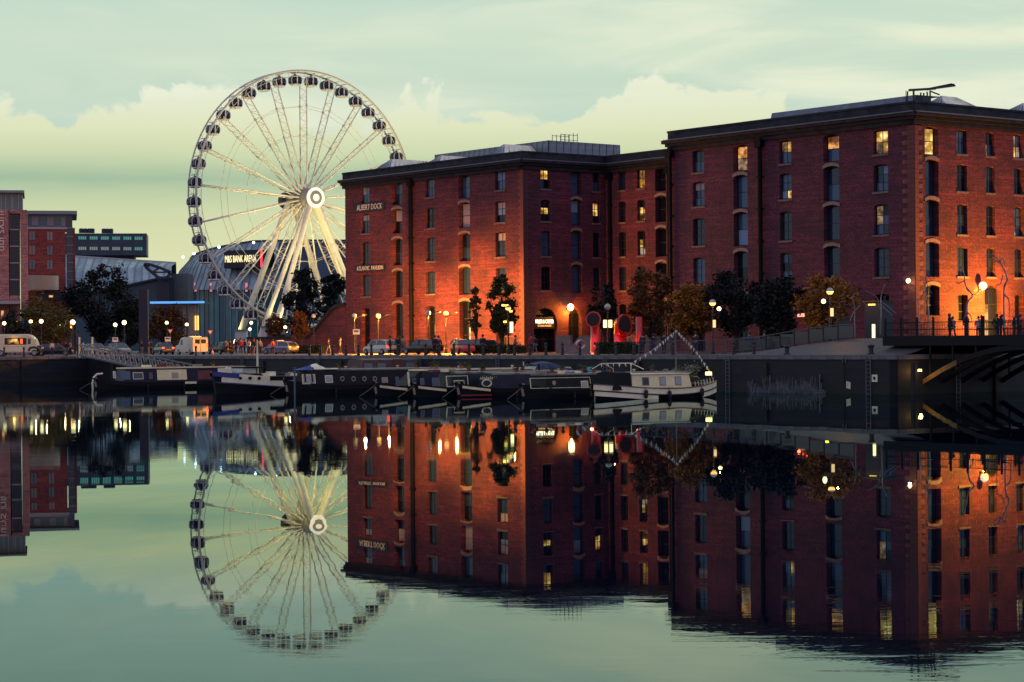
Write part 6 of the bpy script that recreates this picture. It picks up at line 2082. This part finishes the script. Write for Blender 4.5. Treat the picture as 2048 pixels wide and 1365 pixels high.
# ================================================================ WIRE FIGURES ON THE BRIDGE APPROACH
STEEL = M('sculpture_steel', (.16, .17, .19), .4, .7)
def figure(d, chains, label, r=.05):
    pts = [at(1660 + x / 4.876, 430 + y / 4.876, d) for ch in chains for x, y in ch]
    base = min(pts, key=lambda v: v.z)
    gz = ZB
    t = thing('wire_figure', label, 'sculpture', (base.x, base.y, gz - .05), 0, 'thin steel figures by the bridge')
    rnd = random.Random(len(label))
    for i, ch in enumerate(chains):
        dy = rnd.uniform(-.5, .5) if i else 0
        p_ = [at(1660 + x / 4.876, 430 + y / 4.876, d) for x, y in ch]
        q_ = [v + Vector((0, dy * k / max(1, len(p_) - 1) + rnd.uniform(-.12, .12), 0)) - t.location for k, v in enumerate(p_)]
        if i == 0: q_[0].z = -.02
        # round the chain
        sm = []
        for k in range(len(q_) - 1):
            a, b = q_[k], q_[k + 1]
            pa_, pb_ = q_[max(0, k - 1)], q_[min(len(q_) - 1, k + 2)]
            for j in range(4):
                f = j / 4
                sm.append(.5 * ((2 * a) + (b - pa_) * f + (2 * pa_ - 5 * a + 4 * b - pb_) * f * f + (3 * a - pa_ - 3 * b + pb_) * f ** 3))
        sm.append(q_[-1])
        n = len(sm)
        MB().tube(sm, [r * (1.25 - .75 * k / (n - 1)) if i == 0 else r * (.9 - .5 * k / (n - 1)) for k in range(n)], 7).build(['body', 'arm', 'arm', 'limb', 'limb', 'limb'][i], STEEL, t, smooth=True)
    return t
figure(158, [[(240, 1240), (240, 1050), (240, 900), (210, 800)], [(235, 930), (190, 875)], [(240, 935), (290, 890), (285, 860)], [(240, 940), (210, 1000), (190, 1050)]], 'thin steel figure beside the yellow tree, leftmost of the row')
figure(158, [[(490, 1240), (495, 930), (500, 800), (535, 680)], [(480, 930), (455, 810), (350, 740)], [(500, 850), (570, 900), (640, 970)], [(505, 890), (600, 980)]], 'thin steel figure with spread limbs left of the quoined corner')
figure(157, [[(950, 1240), (960, 950), (925, 760), (905, 600)], [(930, 600), (960, 690), (1012, 775)], [(870, 1230), (868, 850), (820, 832)], [(915, 740), (900, 800), (850, 838)], [(920, 690), (965, 830)]], 'thin steel figure against the dark tall bay at the corner')
figure(156, [[(1335, 1240), (1335, 880), (1385, 790), (1325, 690), (1310, 590), (1260, 490)], [(1330, 720), (1395, 782), (1440, 735)], [(1315, 640), (1260, 668), (1235, 655)], [(1340, 950), (1378, 1000), (1375, 1060)], [(1300, 570), (1280, 500)]], 'tall steel figure leaning left on the orange wall', .06)
figure(156, [[(1700, 1240), (1695, 740), (1725, 630), (1690, 520), (1645, 440), (1580, 395), (1540, 400)], [(1690, 590), (1655, 680), (1622, 705), (1620, 1040)], [(1650, 465), (1580, 425)], [(1700, 780), (1750, 840), (1750, 1060)], [(1660, 450), (1690, 420), (1720, 500)]], 'tallest steel figure bowing to the left at the right edge', .06)

# ================================================================ VEHICLES
TYRE = M('tyre', (.012, .012, .013), .8)
RIM = M('wheel_rim', (.30, .31, .33), .35, .7)
AUTOG = M('car_glass', (.02, .03, .04), .08, spec=.8)
TAIL = M('tail_light', (.6, .02, .01), .4, emis=(1, .04, .01), estr=7)
TAILO = M('tail_off', (.25, .01, .01), .3)
HEADL = M('head_lamp', (.7, .7, .65), .2)
AMBL = M('indicator', (1, .5, .05), .4, emis=(1, .42, .03), estr=6)


def wheels(root, xs, W, r=.31, w=.2):
    for x in xs:
        for s in (-1, 1):
            y = s * (W / 2 - w / 2 + .01)
            tb = MB().tube([(x, y - w / 2, r), (x, y - w / 2 + .03, r), (x, y + w / 2 - .03, r), (x, y + w / 2, r)], [r * .88, r, r, r * .88], 18).build('wheel', TYRE, root)
            MB().tube([(x, y + s * (w / 2 - .02), r), (x, y + s * (w / 2 + .012), r)], r * .58, 14).build('rim', RIM, tb)


def car(loc, rz, label, paint, L=4.2, W=1.76, H=1.46, tail=TAILO, hatch=True, cat='car', group='cars on the quay road', extra=None):
    t = thing('parked_car', label, cat, loc, rz, group)
    st = [(0, .62, .30, .55), (.06, .70, .24, .66), (.5, .82, .22, .80), (1.15, .86, .22, .93), (1.5, .87, .22, .97), (2.6, .88, .22, .98), (3.5, .87, .22, .99), (L - .25, .83, .24, .97), (L - .05, .76, .30, .82), (L, .70, .36, .6)]
    rings = []
    for x, hw, zb, zt in st:
        k = x / L * 4.2 if False else x
        hw *= W / 1.76
        rings.append([(k, -hw * .92, zb), (k, -hw, (zb + zt) / 2), (k, -hw * .95, zt * .96), (k, -hw * .7, zt), (k, hw * .7, zt), (k, hw * .95, zt * .96), (k, hw, (zb + zt) / 2), (k, hw * .92, zb)])
    mb = MB().loft(rings)
    mb.v = [(L / 2 - x, y, z) for x, y, z in mb.v]       # nose at +x
    o = mb.build('body', paint, t, smooth=False)
    fix_normals(o.data)
    xe = L - .12 if hatch else L - .75
    gh = [(1.05, .76, .95), (1.75, .60, H - .03), (2.2, .62, H), (L - 1.2, .62, H - .02), (xe - .35, .58, H - .1), (xe, .74, .98)]
    prof = [(1.05, .95), (1.75, H - .03), (2.3, H), (L - 1.2, H - .02), (xe - .35, H - .12), (xe, .97)]
    rr_ = []
    for sgn in (-1, 1):
        rr_.append([(L / 2 - x, sgn * (.58 if z > 1.2 else .78) * W / 1.76, z) for x, z in prof])
    n = len(prof)
    g_ = MB().add(rr_[0] + rr_[1], [tuple(range(n)), tuple(range(2 * n - 1, n - 1, -1))] + [(i, i + n, i + n + 1, i + 1) for i in range(n - 1)])
    g_.build('windows', AUTOG, t)
    rf = MB()
    wv = .60 * W / 1.76
    ps = [(L / 2 - x, z + .012) for x, z in prof[1:5]]
    for (xa, za), (xb, zb) in zip(ps, ps[1:]):
        rf.add([(xa, -wv, za), (xa, wv, za), (xb, wv, zb), (xb, -wv, zb), (xa, -wv, za - .05), (xa, wv, za - .05), (xb, wv, zb - .05), (xb, -wv, zb - .05)], [(0, 3, 2, 1), (0, 4, 7, 3), (1, 2, 6, 5)])
    rf.build('roof', paint, t)
    for s in (-1, 1):
        for xa, za, xb, zb in ((1.05, .95, 1.75, H - .03), (2.55, .98, 2.5, H - .01), (xe, .97, xe - .35, H - .1)):
            ya, yb = s * .79 * W / 1.76, s * .6 * W / 1.76
            MB().bar((L / 2 - xa, ya, za), (L / 2 - xb, yb, zb), .09, .06).build('pillar', paint, t)
        MB().box(L / 2 - .32, L / 2 - .10, s * .45 - .16, s * .45 + .16, .58, .70).build('headlight', HEADL, t)
        MB().box(-L / 2 - .015, -L / 2 + .2, s * .62 - .13, s * .62 + .13, .72, .90).build('tail_light', tail, t)
        MB().box(L / 2 - 1.55, L / 2 - 1.35, s * .86 * W / 1.76, s * 1.0 * W / 1.76, .92, 1.05).build('mirror', paint, t)
    MB().box(-L / 2 - .05, -L / 2 + .1, -.7, .7, .32, .5).build('bumper', M('bumper_dark', (.03, .03, .035), .6), t)
    MB().box(-L / 2 - .06, -L / 2 - .03, -.26, .26, .55, .68).build('number_plate', M('plate_yellow', (.6, .5, .1), .5), t)
    wheels(t, (L / 2 - .82, -L / 2 + .78), W)
    if extra: extra(t)
    return t


PW = M('paint_white', (.62, .60, .50), .3, coat=.4)
PR = M('paint_red', (.42, .02, .02), .3, coat=.4)
PK = M('paint_black', (.012, .014, .02), .3, coat=.4)
PS = M('paint_silver', (.25, .27, .3), .35, .4, coat=.3)
PB = M('paint_blue', (.03, .05, .09), .3, coat=.4)
car(quay(762, 8.5), ANG_L, 'white hatchback with red tail lights in front of the lit warehouse', PW, 4.4, tail=TAIL)
car(quay(845, 13), ANG_L + .1, 'black saloon between the white hatchback and the red car', PK, 4.6, hatch=False)
car(quay(926, 15.5), ANG_L + PI - .35, 'red hatchback near the slim birch', PR, 4.0)
car(quay(958, 19.5), ANG_L, 'dark estate car just right of the red hatchback', PB, 4.4)
def police(t):
    MB().box(-.15, .15, -.55, .55, 1.5, 1.6).build('light_bar', M('bar_pale', (.6, .6, .6), .4), t)
    MB().box(-2.0, 1.6, -.885, -.879, .6, .75).build('side_stripe', M('stripe_blue', (.05, .08, .4), .5), t)
    MB().box(-2.0, 1.6, .879, .885, .6, .75).build('side_stripe', M('stripe_blue'), t)
car(at_z(560, 246, QUAY), ANG_L + .25, 'pale patrol style car with glowing rear lights by the hedge', PS, 4.5, tail=M('tail_amber', (1, .2, .02), .4, emis=(1, .13, .02), estr=8), extra=police)
car(at_z(326, 262, QUAY), ANG_L - .2, 'dark saloon with bright red lights left of the white van', PB, 4.5, hatch=False, tail=TAIL)
car(at_z(441, 256, QUAY), ANG_L, 'dark hatchback right of the white van', PK, 4.2)
car(at_z(190, 275, QUAY), ANG_L + PI, 'pale estate car under the big dark tree', PS, 4.4)
car(at_z(238, 278, QUAY), ANG_L + PI, 'silver hatchback behind the gangway', PS, 4.2)
car(at_z(108, 250, QUAY), .1, 'black car right of the catering van', PK, 4.4)


def van_mesh(L, W, H):
    prof = [(0, .35), (0, .95), (.25, 1.08), (.75, 1.15), (1.35, 1.85), (1.7, H - .06), (2.0, H), (L - .05, H), (L, H - .15), (L, .35)]
    rings = []
    for s in (-1, -.97, .97, 1):
        k = .94 if abs(s) == 1 else 1.0
        rings.append([(L / 2 - x, s * W / 2, .35 + (z - .35) * k) for x, z in prof])
    return MB().loft(rings)


t = thing('parked_van', 'white van with two red tail lights seen from behind', 'van', at_z(383, 252, QUAY), ANG_L - .05)
o = van_mesh(4.7, 1.9, 2.05).build('body', PW, t)
fix_normals(o.data)
for s in (-1, 1):
    MB().add([(2.35 - 1.30, s * .955, 1.15), (2.35 - 2.0, s * .955, 1.15), (2.35 - 2.0, s * .955, 1.8), (2.35 - 1.55, s * .955, 1.8)], [(0, 1, 2, 3)]).build('cab_window', AUTOG, t)
    MB().box(-2.38, -2.33, s * .82 - .1, s * .82 + .1, .95, 1.35).build('tail_light', TAIL, t)
    MB().box(2.2, 2.34, s * .6 - .15, s * .6 + .15, .75, .92).build('headlight', HEADL, t)
MB().box(-2.37, -2.34, -.7, -.08, 1.3, 1.8).build('rear_window', AUTOG, t)
MB().box(-2.37, -2.34, .08, .7, 1.3, 1.8).build('rear_window', AUTOG, t)
MB().box(-2.36, -2.33, -.02, .02, .4, 2.0).build('door_seam', TYRE, t)
MB().add([(2.35 - .78, -.85, 1.2), (2.35 - .78, .85, 1.2), (2.35 - 1.33, .8, 1.86), (2.35 - 1.33, -.8, 1.86)], [(0, 1, 2, 3)]).build('windscreen', AUTOG, t)
for k in (-1.2, -.6): MB().box(k, k + .08, -.7, .7, 2.06, 2.16).build('roof_bar', RIM, t)
wheels(t, (1.5, -1.45), 1.9, .33)

# cream catering van at the left
t = thing('catering_van', 'cream vintage catering van with an orange lit serving hatch', 'van', at_z(36, 243, QUAY), .05)
CV = M('van_cream', (.66, .62, .42), .45, var=.08, scale=2, coat=.3)
prof = [(-3.2, .45), (2.15, .45), (2.3, .9), (2.25, 1.35), (2.0, 2.0), (1.6, 2.38), (1.1, 2.5), (-3.0, 2.5), (-3.2, 2.35)]
rings = []
for y, k in ((-1.0, .93), (-.94, .98), (-.8, 1.0), (.8, 1.0), (.94, .98), (1.0, .93)):
    rings.append([(x, y, .45 + (z - .45) * k) for x, z in prof])
o = MB().loft(rings).build('body', CV, t)
fix_normals(o.data)
hx = [(-1.45, .75)]
hatch = MB().box(-1.3, 1.15, -1.015, -.99, 1.32, 2.08).build('serving_hatch', M('hatch_dark', (.02, .015, .015), .6), t)
for xa, xb, za, zb, mt in ((-1.0, -.5, 1.6, 1.95, LIT['o']), (-.55, .15, 1.62, 1.98, LIT['w']), (-.2, .3, 1.42, 1.75, LIT['y']), (.45, .72, 1.42, 1.98, M('hatch_red', (1, .2, .05), .4, emis=(1, .14, .03), estr=1.0)), (-.95, -.6, 1.42, 1.6, LIT['d'])):
    MB().box(xa, xb, -1.03, -1.0, za, zb).build('hatch_glow', mt, hatch)
point(t, (-.2, -1.5, 1.8), 10, (1, .5, .12))
MB().box(1.28, 1.62, -1.0, -.97, 1.35, 2.0).build('door_window', AUTOG, t)
MB().add([(2.275, -.85, 1.38), (2.275, .85, 1.38), (2.05, .8, 2.0), (2.05, -.8, 2.0)], [(0, 1, 2, 3)]).build('windscreen', AUTOG, t)
MB().loft([[(2.2, -.8, .5), (2.2, -.8, 1.25), (2.2, .8, 1.25), (2.2, .8, .5)], [(2.75, -.62, .55), (2.75, -.62, 1.12), (2.75, .62, 1.12), (2.75, .62, .55)]]).build('bonnet', PK, t)
for s in (-1, 1):
    MB().tube([(1.35, s * .93, .62), (1.55, s * .95, .95), (2.0, s * .95, 1.02), (2.4, s * .93, .9), (2.65, s * .9, .6)], .15, 8).build('wheel_arch', PK, t)
    MB().ball((2.72, s * .5, .9), .11, 10, 8).build('headlight', HEADL, t)
MB().ball((2.1, -.98, 2.05), .06, 8, 6).build('side_marker', M('green_marker', (.1, .9, .2), .4, emis=(.15, 1, .25), estr=2), t)
MB().box(-1.6, 1.1, -1.012, -1.004, 1.08, 1.12).build('side_line', M('van_letter', (.35, .30, .28), .6), t)
wheels(t, (2.0, -1.75), 2.0, .38)
MB().box(-3.25, 2.3, -1.03, -.98, .42, .52).build('side_sill', RIM, t)

# ================================================================ PEOPLE
def skin_mesh(verts, edges, radii, name, mat, sub=1):
    me = bpy.data.meshes.new(name)
    me.from_pydata(verts, edges, [])
    ob = bpy.data.objects.new(name, me)
    COL.objects.link(ob)
    md = ob.modifiers.new('skin', 'SKIN')
    for i, r_ in enumerate(radii): me.skin_vertices[0].data[i].radius = r_ if isinstance(r_, tuple) else (r_, r_)
    me.skin_vertices[0].data[0].use_root = True
    sb = ob.modifiers.new('sub', 'SUBSURF')
    sb.levels = sub
    dg = bpy.context.evaluated_depsgraph_get()
    out = bpy.data.meshes.new_from_object(ob.evaluated_get(dg))
    out.name = name
    bpy.data.objects.remove(ob)
    out.materials.clear()
    out.materials.append(mat)
    for p_ in out.polygons: p_.use_smooth = True
    return out


SKIN = M('skin', (.45, .26, .19), .6)
POSES = {}
def pose_joints(stride, armf, armb, bend=0.0):
    """joints of a figure facing +x, 1.74 m tall"""
    J = {'pel': (0, 0, .95), 'chest': (.02 + bend, 0, 1.32), 'neck': (.03 + bend, 0, 1.48), 'chin': (.06 + bend, 0, 1.55), 'head': (.06 + bend, 0, 1.65), 'crown': (.04 + bend, 0, 1.72)}
    for s, sg in ((1, stride), (-1, -stride)):
        J['hip%d' % s] = (0, s * .10, .90)
        J['kn%d' % s] = (sg * .5 + .05, s * .11, .50)
        J['an%d' % s] = (sg * .95 - .03, s * .11, .09)
        J['to%d' % s] = (sg * .95 + .14, s * .12, .04)
    for s, a in ((1, armf), (-1, armb)):
        J['sh%d' % s] = (.01 + bend, s * .19, 1.42)
        J['el%d' % s] = (a * .5 - .03 + bend, s * .25, 1.14)
        J['wr%d' % s] = (a + .05 + bend, s * .24, .90 + abs(a) * .25)
        J['ha%d' % s] = (a + .09 + bend, s * .23, .80 + abs(a) * .3)
    return J


def figure_meshes(key, J):
    def sk(names, edges, rad_, nm, mat, sub=1):
        idx = {n: i for i, n in enumerate(names)}
        return skin_mesh([J[n] for n in names], [(idx[a], idx[b]) for a, b in edges], rad_, nm, mat, sub)
    body = sk(['pel', 'chest', 'neck', 'chin', 'head', 'crown', 'hip1', 'kn1', 'an1', 'to1', 'hip-1', 'kn-1', 'an-1', 'to-1', 'sh1', 'el1', 'wr1', 'ha1', 'sh-1', 'el-1', 'wr-1', 'ha-1'],
              [('pel', 'chest'), ('chest', 'neck'), ('neck', 'chin'), ('chin', 'head'), ('head', 'crown'), ('pel', 'hip1'), ('hip1', 'kn1'), ('kn1', 'an1'), ('an1', 'to1'), ('pel', 'hip-1'), ('hip-1', 'kn-1'), ('kn-1', 'an-1'), ('an-1', 'to-1'), ('chest', 'sh1'), ('sh1', 'el1'), ('el1', 'wr1'), ('wr1', 'ha1'), ('chest', 'sh-1'), ('sh-1', 'el-1'), ('el-1', 'wr-1'), ('wr-1', 'ha-1')],
              [(.14, .12), (.14, .12), .055, .07, .10, .06] + [.085, .055, .04, .035] * 2 + [.055, .045, .035, .035] * 2, 'person', SKIN)
    return body


def cloth_mesh(J, which, mat, long=False):
    if which == 'coat':
        names = ['pel', 'chest', 'neck', 'sh1', 'el1', 'wr1', 'sh-1', 'el-1', 'wr-1']
        e = [(0, 1), (1, 2), (1, 3), (3, 4), (4, 5), (1, 6), (6, 7), (7, 8)]
        rd = [(.20, .165) if long else (.185, .15), (.19, .15), .07, .08, .07, .055, .08, .07, .055]
        vs = [J[n] for n in names]
        if long:
            vs[0] = (J['pel'][0], 0, .78)
        return skin_mesh(vs, e, rd, 'coat', mat)
    names = ['pel', 'hip1', 'kn1', 'an1', 'hip-1', 'kn-1', 'an-1']
    return skin_mesh([J[n] for n in names], [(0, 1), (1, 2), (2, 3), (0, 4), (4, 5), (5, 6)], [(.16, .13), .105, .078, .06, .105, .078, .06], 'trousers', mat)


POSE_DEFS = [pose_joints(.04, .02, .0), pose_joints(.26, -.22, .24), pose_joints(.02, .26, .02, .02), pose_joints(.18, .1, -.16)]
BODY = [figure_meshes(i, J) for i, J in enumerate(POSE_DEFS)]
CLOTH = {}
COATS = {'dark': (.012, .014, .025), 'red': (.40, .03, .03), 'navy': (.02, .03, .08), 'grey': (.13, .13, .15), 'tan': (.28, .20, .13), 'white': (.52, .50, .46), 'green': (.04, .07, .05)}
hair_me = MB().lathe([(.02, .14), (.075, .125), (.112, .07), (.122, 0), (.115, -.07), (.085, -.10)], 12).mesh('hair', M('hair_dark', (.02, .014, .01), .7), True)
face_bits = MB().box(.10, .135, -.014, .014, -.035, .015).mesh('nose', SKIN)
def person(loc, rz, pose, coat, label, trousers='dark', long=False, group='people on the quay', h=1.0):
    t = place('person', BODY[pose], None, loc, rz)
    tag(t, label, 'person', group)
    J = POSE_DEFS[pose]
    for which, col in (('coat', coat), ('trousers', trousers)):
        k = (pose, which, col, long)
        if k not in CLOTH: CLOTH[k] = cloth_mesh(J, which, M('cloth_' + col, COATS[col], .85, var=.2, scale=4), long)
        place(which, CLOTH[k], t)
    hd = J['head']
    place('hair', hair_me, t, (hd[0] - .025, 0, hd[2] + .035))
    place('nose', face_bits, t, (hd[0] - .01, 0, hd[2] - .02))
    t.scale = (h, h, h)
    return t


PPL = [
    (at_z(104, 246, QUAY), 0, 'white', 'person in a pale top beside the black car'), (at_z(133, 247, QUAY), 1, 'dark', 'person in dark clothes walking near the brightest lamp'), (at_z(141, 247, QUAY), 2, 'tan', 'person in a tan coat near the brightest lamp'),
    (at_z(158, 246, QUAY), 3, 'dark', 'person in black at the head of the gangway'), (at_z(166, 249, QUAY), 0, 'white', 'person in pale clothes at the head of the gangway'),
    (at_z(284, 252, QUAY), 0, 'dark', 'person in black standing left of the dark saloon'), (at_z(297, 251, QUAY), 2, 'navy', 'person in a dark blue coat standing left of the dark saloon'), (at_z(303, 253, QUAY), 0, 'dark', 'third dark figure left of the dark saloon'),
    (at_z(452, 236, QUAY), 2, 'grey', 'person in grey right of the dark hatchback'), (at_z(461, 240, QUAY), 0, 'dark', 'person in black near the barge mast, leftmost of the group'), (at_z(473, 232, QUAY), 1, 'dark', 'person in black stepping forward near the mast'), (at_z(482, 238, QUAY), 3, 'red', 'person in a red coat left of the mast'),
    (at_z(490, 234, QUAY), 0, 'navy', 'person in navy just left of the mast'), (at_z(499, 240, QUAY), 2, 'white', 'person in a white top just left of the mast'), (at_z(507, 236, QUAY), 0, 'dark', 'person in black right behind the mast'), (at_z(520, 238, QUAY), 3, 'grey', 'person in grey right of the mast'), (at_z(546, 236, QUAY), 1, 'red', 'person in a red jacket beside the patrol style car'),
    (at_z(657, 243, QUAY), 1, 'dark', 'dark figure walking before the swept brick wall, left of two'), (at_z(680, 241, QUAY), 3, 'grey', 'grey clad figure before the swept brick wall, right of two'),
    (quay(780, 5), 0, 'dark', 'person in black behind the white hatchback'), (quay(797, 6), 2, 'dark', 'person in dark clothes at the tail of the white hatchback'), (quay(806, 9), 3, 'tan', 'person in a tan coat near the white hatchback'), (quay(870, 6), 0, 'dark', 'broad dark figure left of the red hatchback'), (quay(877, 8), 1, 'navy', 'person in navy left of the red hatchback'),
    (quay(966, 6), 0, 'dark', 'person in black right of the dark estate car'), (quay(1030, 12), 2, 'grey', 'person in grey near the warehouse corner'), (quay(1062, 9), 0, 'red', 'person in a bright red jacket by the arched door'), (quay(1070, 11), 3, 'dark', 'person in black by the arched door'),
    (quay(1258, 9), 2, 'tan', 'person in a tan coat behind the hedge'), (quay(1285, 4.6), 0, 'dark', 'person in a long black coat left of the crowd barriers'), (quay(1308, 8), 0, 'dark', 'person in black behind the second crowd barrier'), (quay(1328, 7), 3, 'dark', 'person walking behind the second crowd barrier'),
    (quay(1345, 7), 0, 'navy', 'person in navy below the bunting peak'), (quay(1391, 7), 2, 'dark', 'person in black behind the barriers under the orange tree'), (quay(1500, 9), 0, 'navy', 'person in blue under the red neon sign'), (quay(1530, 9), 3, 'navy', 'person in blue left of the glass balustrade')]
for i, (p_, ps, ct, lab) in enumerate(PPL):
    if p_.x > 5 and i > 30:
        w_ = (p_ - Q0).dot(UR)
        p_.z = max(p_.z, ground_z((p_ - Q0).dot(UL), w_) if ground_z((p_ - Q0).dot(UL), w_) < 4 else p_.z)
    person(p_, random.uniform(-PI, PI), ps, ct, lab, random.choice(['dark', 'dark', 'navy', 'grey']), 'long' in lab, h=random.uniform(.95, 1.04))
cf = [(1893, 'dark', 'cafe guest in black, leftmost behind the bridge railing'), (1912, 'grey', 'cafe guest in grey behind the bridge railing'), (1930, 'navy', 'cafe guest in navy left of the leaning steel figure'), (1948, 'white', 'cafe guest in white right of the leaning steel figure'), (1972, 'tan', 'cafe guest in tan before the arched doorway'), (1989, 'dark', 'cafe guest in black before the arched doorway'), (2008, 'navy', 'cafe guest in navy near the right edge'), (2026, 'grey', 'cafe guest in grey near the right edge'), (2040, 'red', 'cafe guest in red at the very right edge')]
for i, (px, ct, lab) in enumerate(cf):
    p_ = quay(px + (7, -6, 3, 9, -8, 4, -3, 6, 0)[i], (15, 21, 17, 26, 14, 23, 18, 28, 16)[i], ZB)
    person(p_, random.uniform(-PI, PI), i % 4, ct, lab, ('dark', 'navy', 'grey', 'tan')[i % 4], group='people at the cafe', h=(1, .93, 1.03, .96, .9, 1.02, .95, 1, .92)[i])
# cafe tables with pale covers
for px, w, mt, lab in ((1902, 12, 'turquoise', 'round cafe table with a turquoise top, left'), (1937, 12, 'boat_white', 'round cafe table with a white top behind the leaning figure'), (1958, 13, 'turquoise', 'round cafe table with a turquoise top, right'), (2015, 12, 'boat_white', 'round cafe table with a white top near the right edge')):
    t = thing('cafe_table', lab, 'table', quay(px, w, ZB), 0, 'cafe tables')
    MB().lathe([(.45, .72), (.45, .76)], 16).build('table_top', MATS[mt], t)
    MB().lathe([(.25, 0), (.04, .05), (.04, .72)], 10).build('leg', POST, t)

# ================================================================ SMALL STREET DETAILS
def road_sign(px, py, d, shape, label):
    p_ = at_z(px, d, QUAY)
    t = thing('road_sign', label, 'road sign', p_, 0)
    h = zpx(px, py, d) - QUAY
    MB().bar((0, 0, -.02), (0, 0, h), .07).build('post', RAILG, t)
    if shape == 'tri': MB().prism([(-.36, .32), (.36, .32), (0, -.3)], -.05, -.02).build('plate', M('sign_red', (.5, .05, .05), .5), t, (0, 0, h)); MB().prism([(-.22, .23), (.22, .23), (0, -.15)], -.06, -.051).build('plate_face', BWHITE, t, (0, 0, h))
    else: MB().box(-.35, .35, -.05, -.02, -.45, .1).build('plate', BWHITE, t, (0, 0, h)); MB().box(-.25, .25, -.058, -.051, -.2, 0).build('plate_mark', M('sign_blue', (.05, .12, .4), .5), t, (0, 0, h))
    return t
road_sign(341, 664, 262, 'tri', 'triangular road sign above the dark saloon')
road_sign(421, 666, 256, 'tri', 'triangular road sign behind the dark hatchback')
road_sign(231, 677, 262, 'rect', 'small white street board before the big dark tree')
road_sign(713, 661, 228, 'rect', 'pale banner sign near the first lit window bay')
road_sign(336, 676, 262, 'rect', 'pale plate beside the triangular sign over the dark saloon')
# traffic lights
p_ = at_z(143, 285, QUAY)
t = thing('traffic_light', 'traffic light showing red and amber near the brightest lamp', 'traffic light', p_)
h = zpx(143, 655, 285) - QUAY
MB().bar((0, 0, 0), (0, 0, h), .1).build('post', POST, t)
MB().box(-.16, .16, -.12, .1, h - .5, h + .5).build('housing', POST, t)
for dz, mt in ((.32, TAIL), (.0, AMBL), (-.32, TYRE)): MB().tube([(0, -.15, h + dz), (0, -.12, h + dz)], .11, 12).build('lens', mt, t)
p_ = at_z(504, 470, QUAY)
for px, py, lab, mt in ((503, 646, 'warm lamp hung beside the wheel platform', GL_ON), (500, 659, 'lower warm lamp beside the wheel platform', GL_ON)):
    q_ = at_z(px, 470, QUAY)
    street_lamp(q_, zpx(px, py, 470), lab, 'on', 0, r=.35, group='lamps by the wheel')
# traffic cone
p_ = at_z(425, 232, QUAY)
t = thing('traffic_cone', 'orange traffic cone right of the white van', 'cone', p_)
MB().lathe([(.17, .03), (.12, .25), (.05, .62), (.03, .72)], 12).build('cone', M('cone_orange', (.6, .12, .04), .6), t)
MB().box(-.2, .2, -.2, .2, 0, .028).build('base', M('cone_base', (.3, .06, .03), .7), t)
MB().lathe([(.112, .30), (.085, .45)], 12).build('white_band', BWHITE, t)
# ticket kiosks below the wheel
for px0, px1, py0, d, lab in ((470, 492, 662, 440, 'white ticket cabin below the left wheel leg'), (523, 543, 655, 440, 'white ticket cabin right of the wheel legs')):
    a, b = at(px0, 700, d), at(px1, py0, d)
    t = thing('ticket_cabin', lab, 'cabin', (a.x, d, QUAY))
    w_ = b.x - a.x
    h = b.z - QUAY
    MB().box(0, w_, 0, 3, 0, h).build('body', M('hut_white'), t)
    MB().box(-.2, w_ + .2, -.3, 3.2, h + .003, h + .25).build('roof', GREY, t)
    MB().box(w_ * .25, w_ * .75, -.05, -.004, 1.1, 2.3).build('counter_window', M('hut_glass'), t)
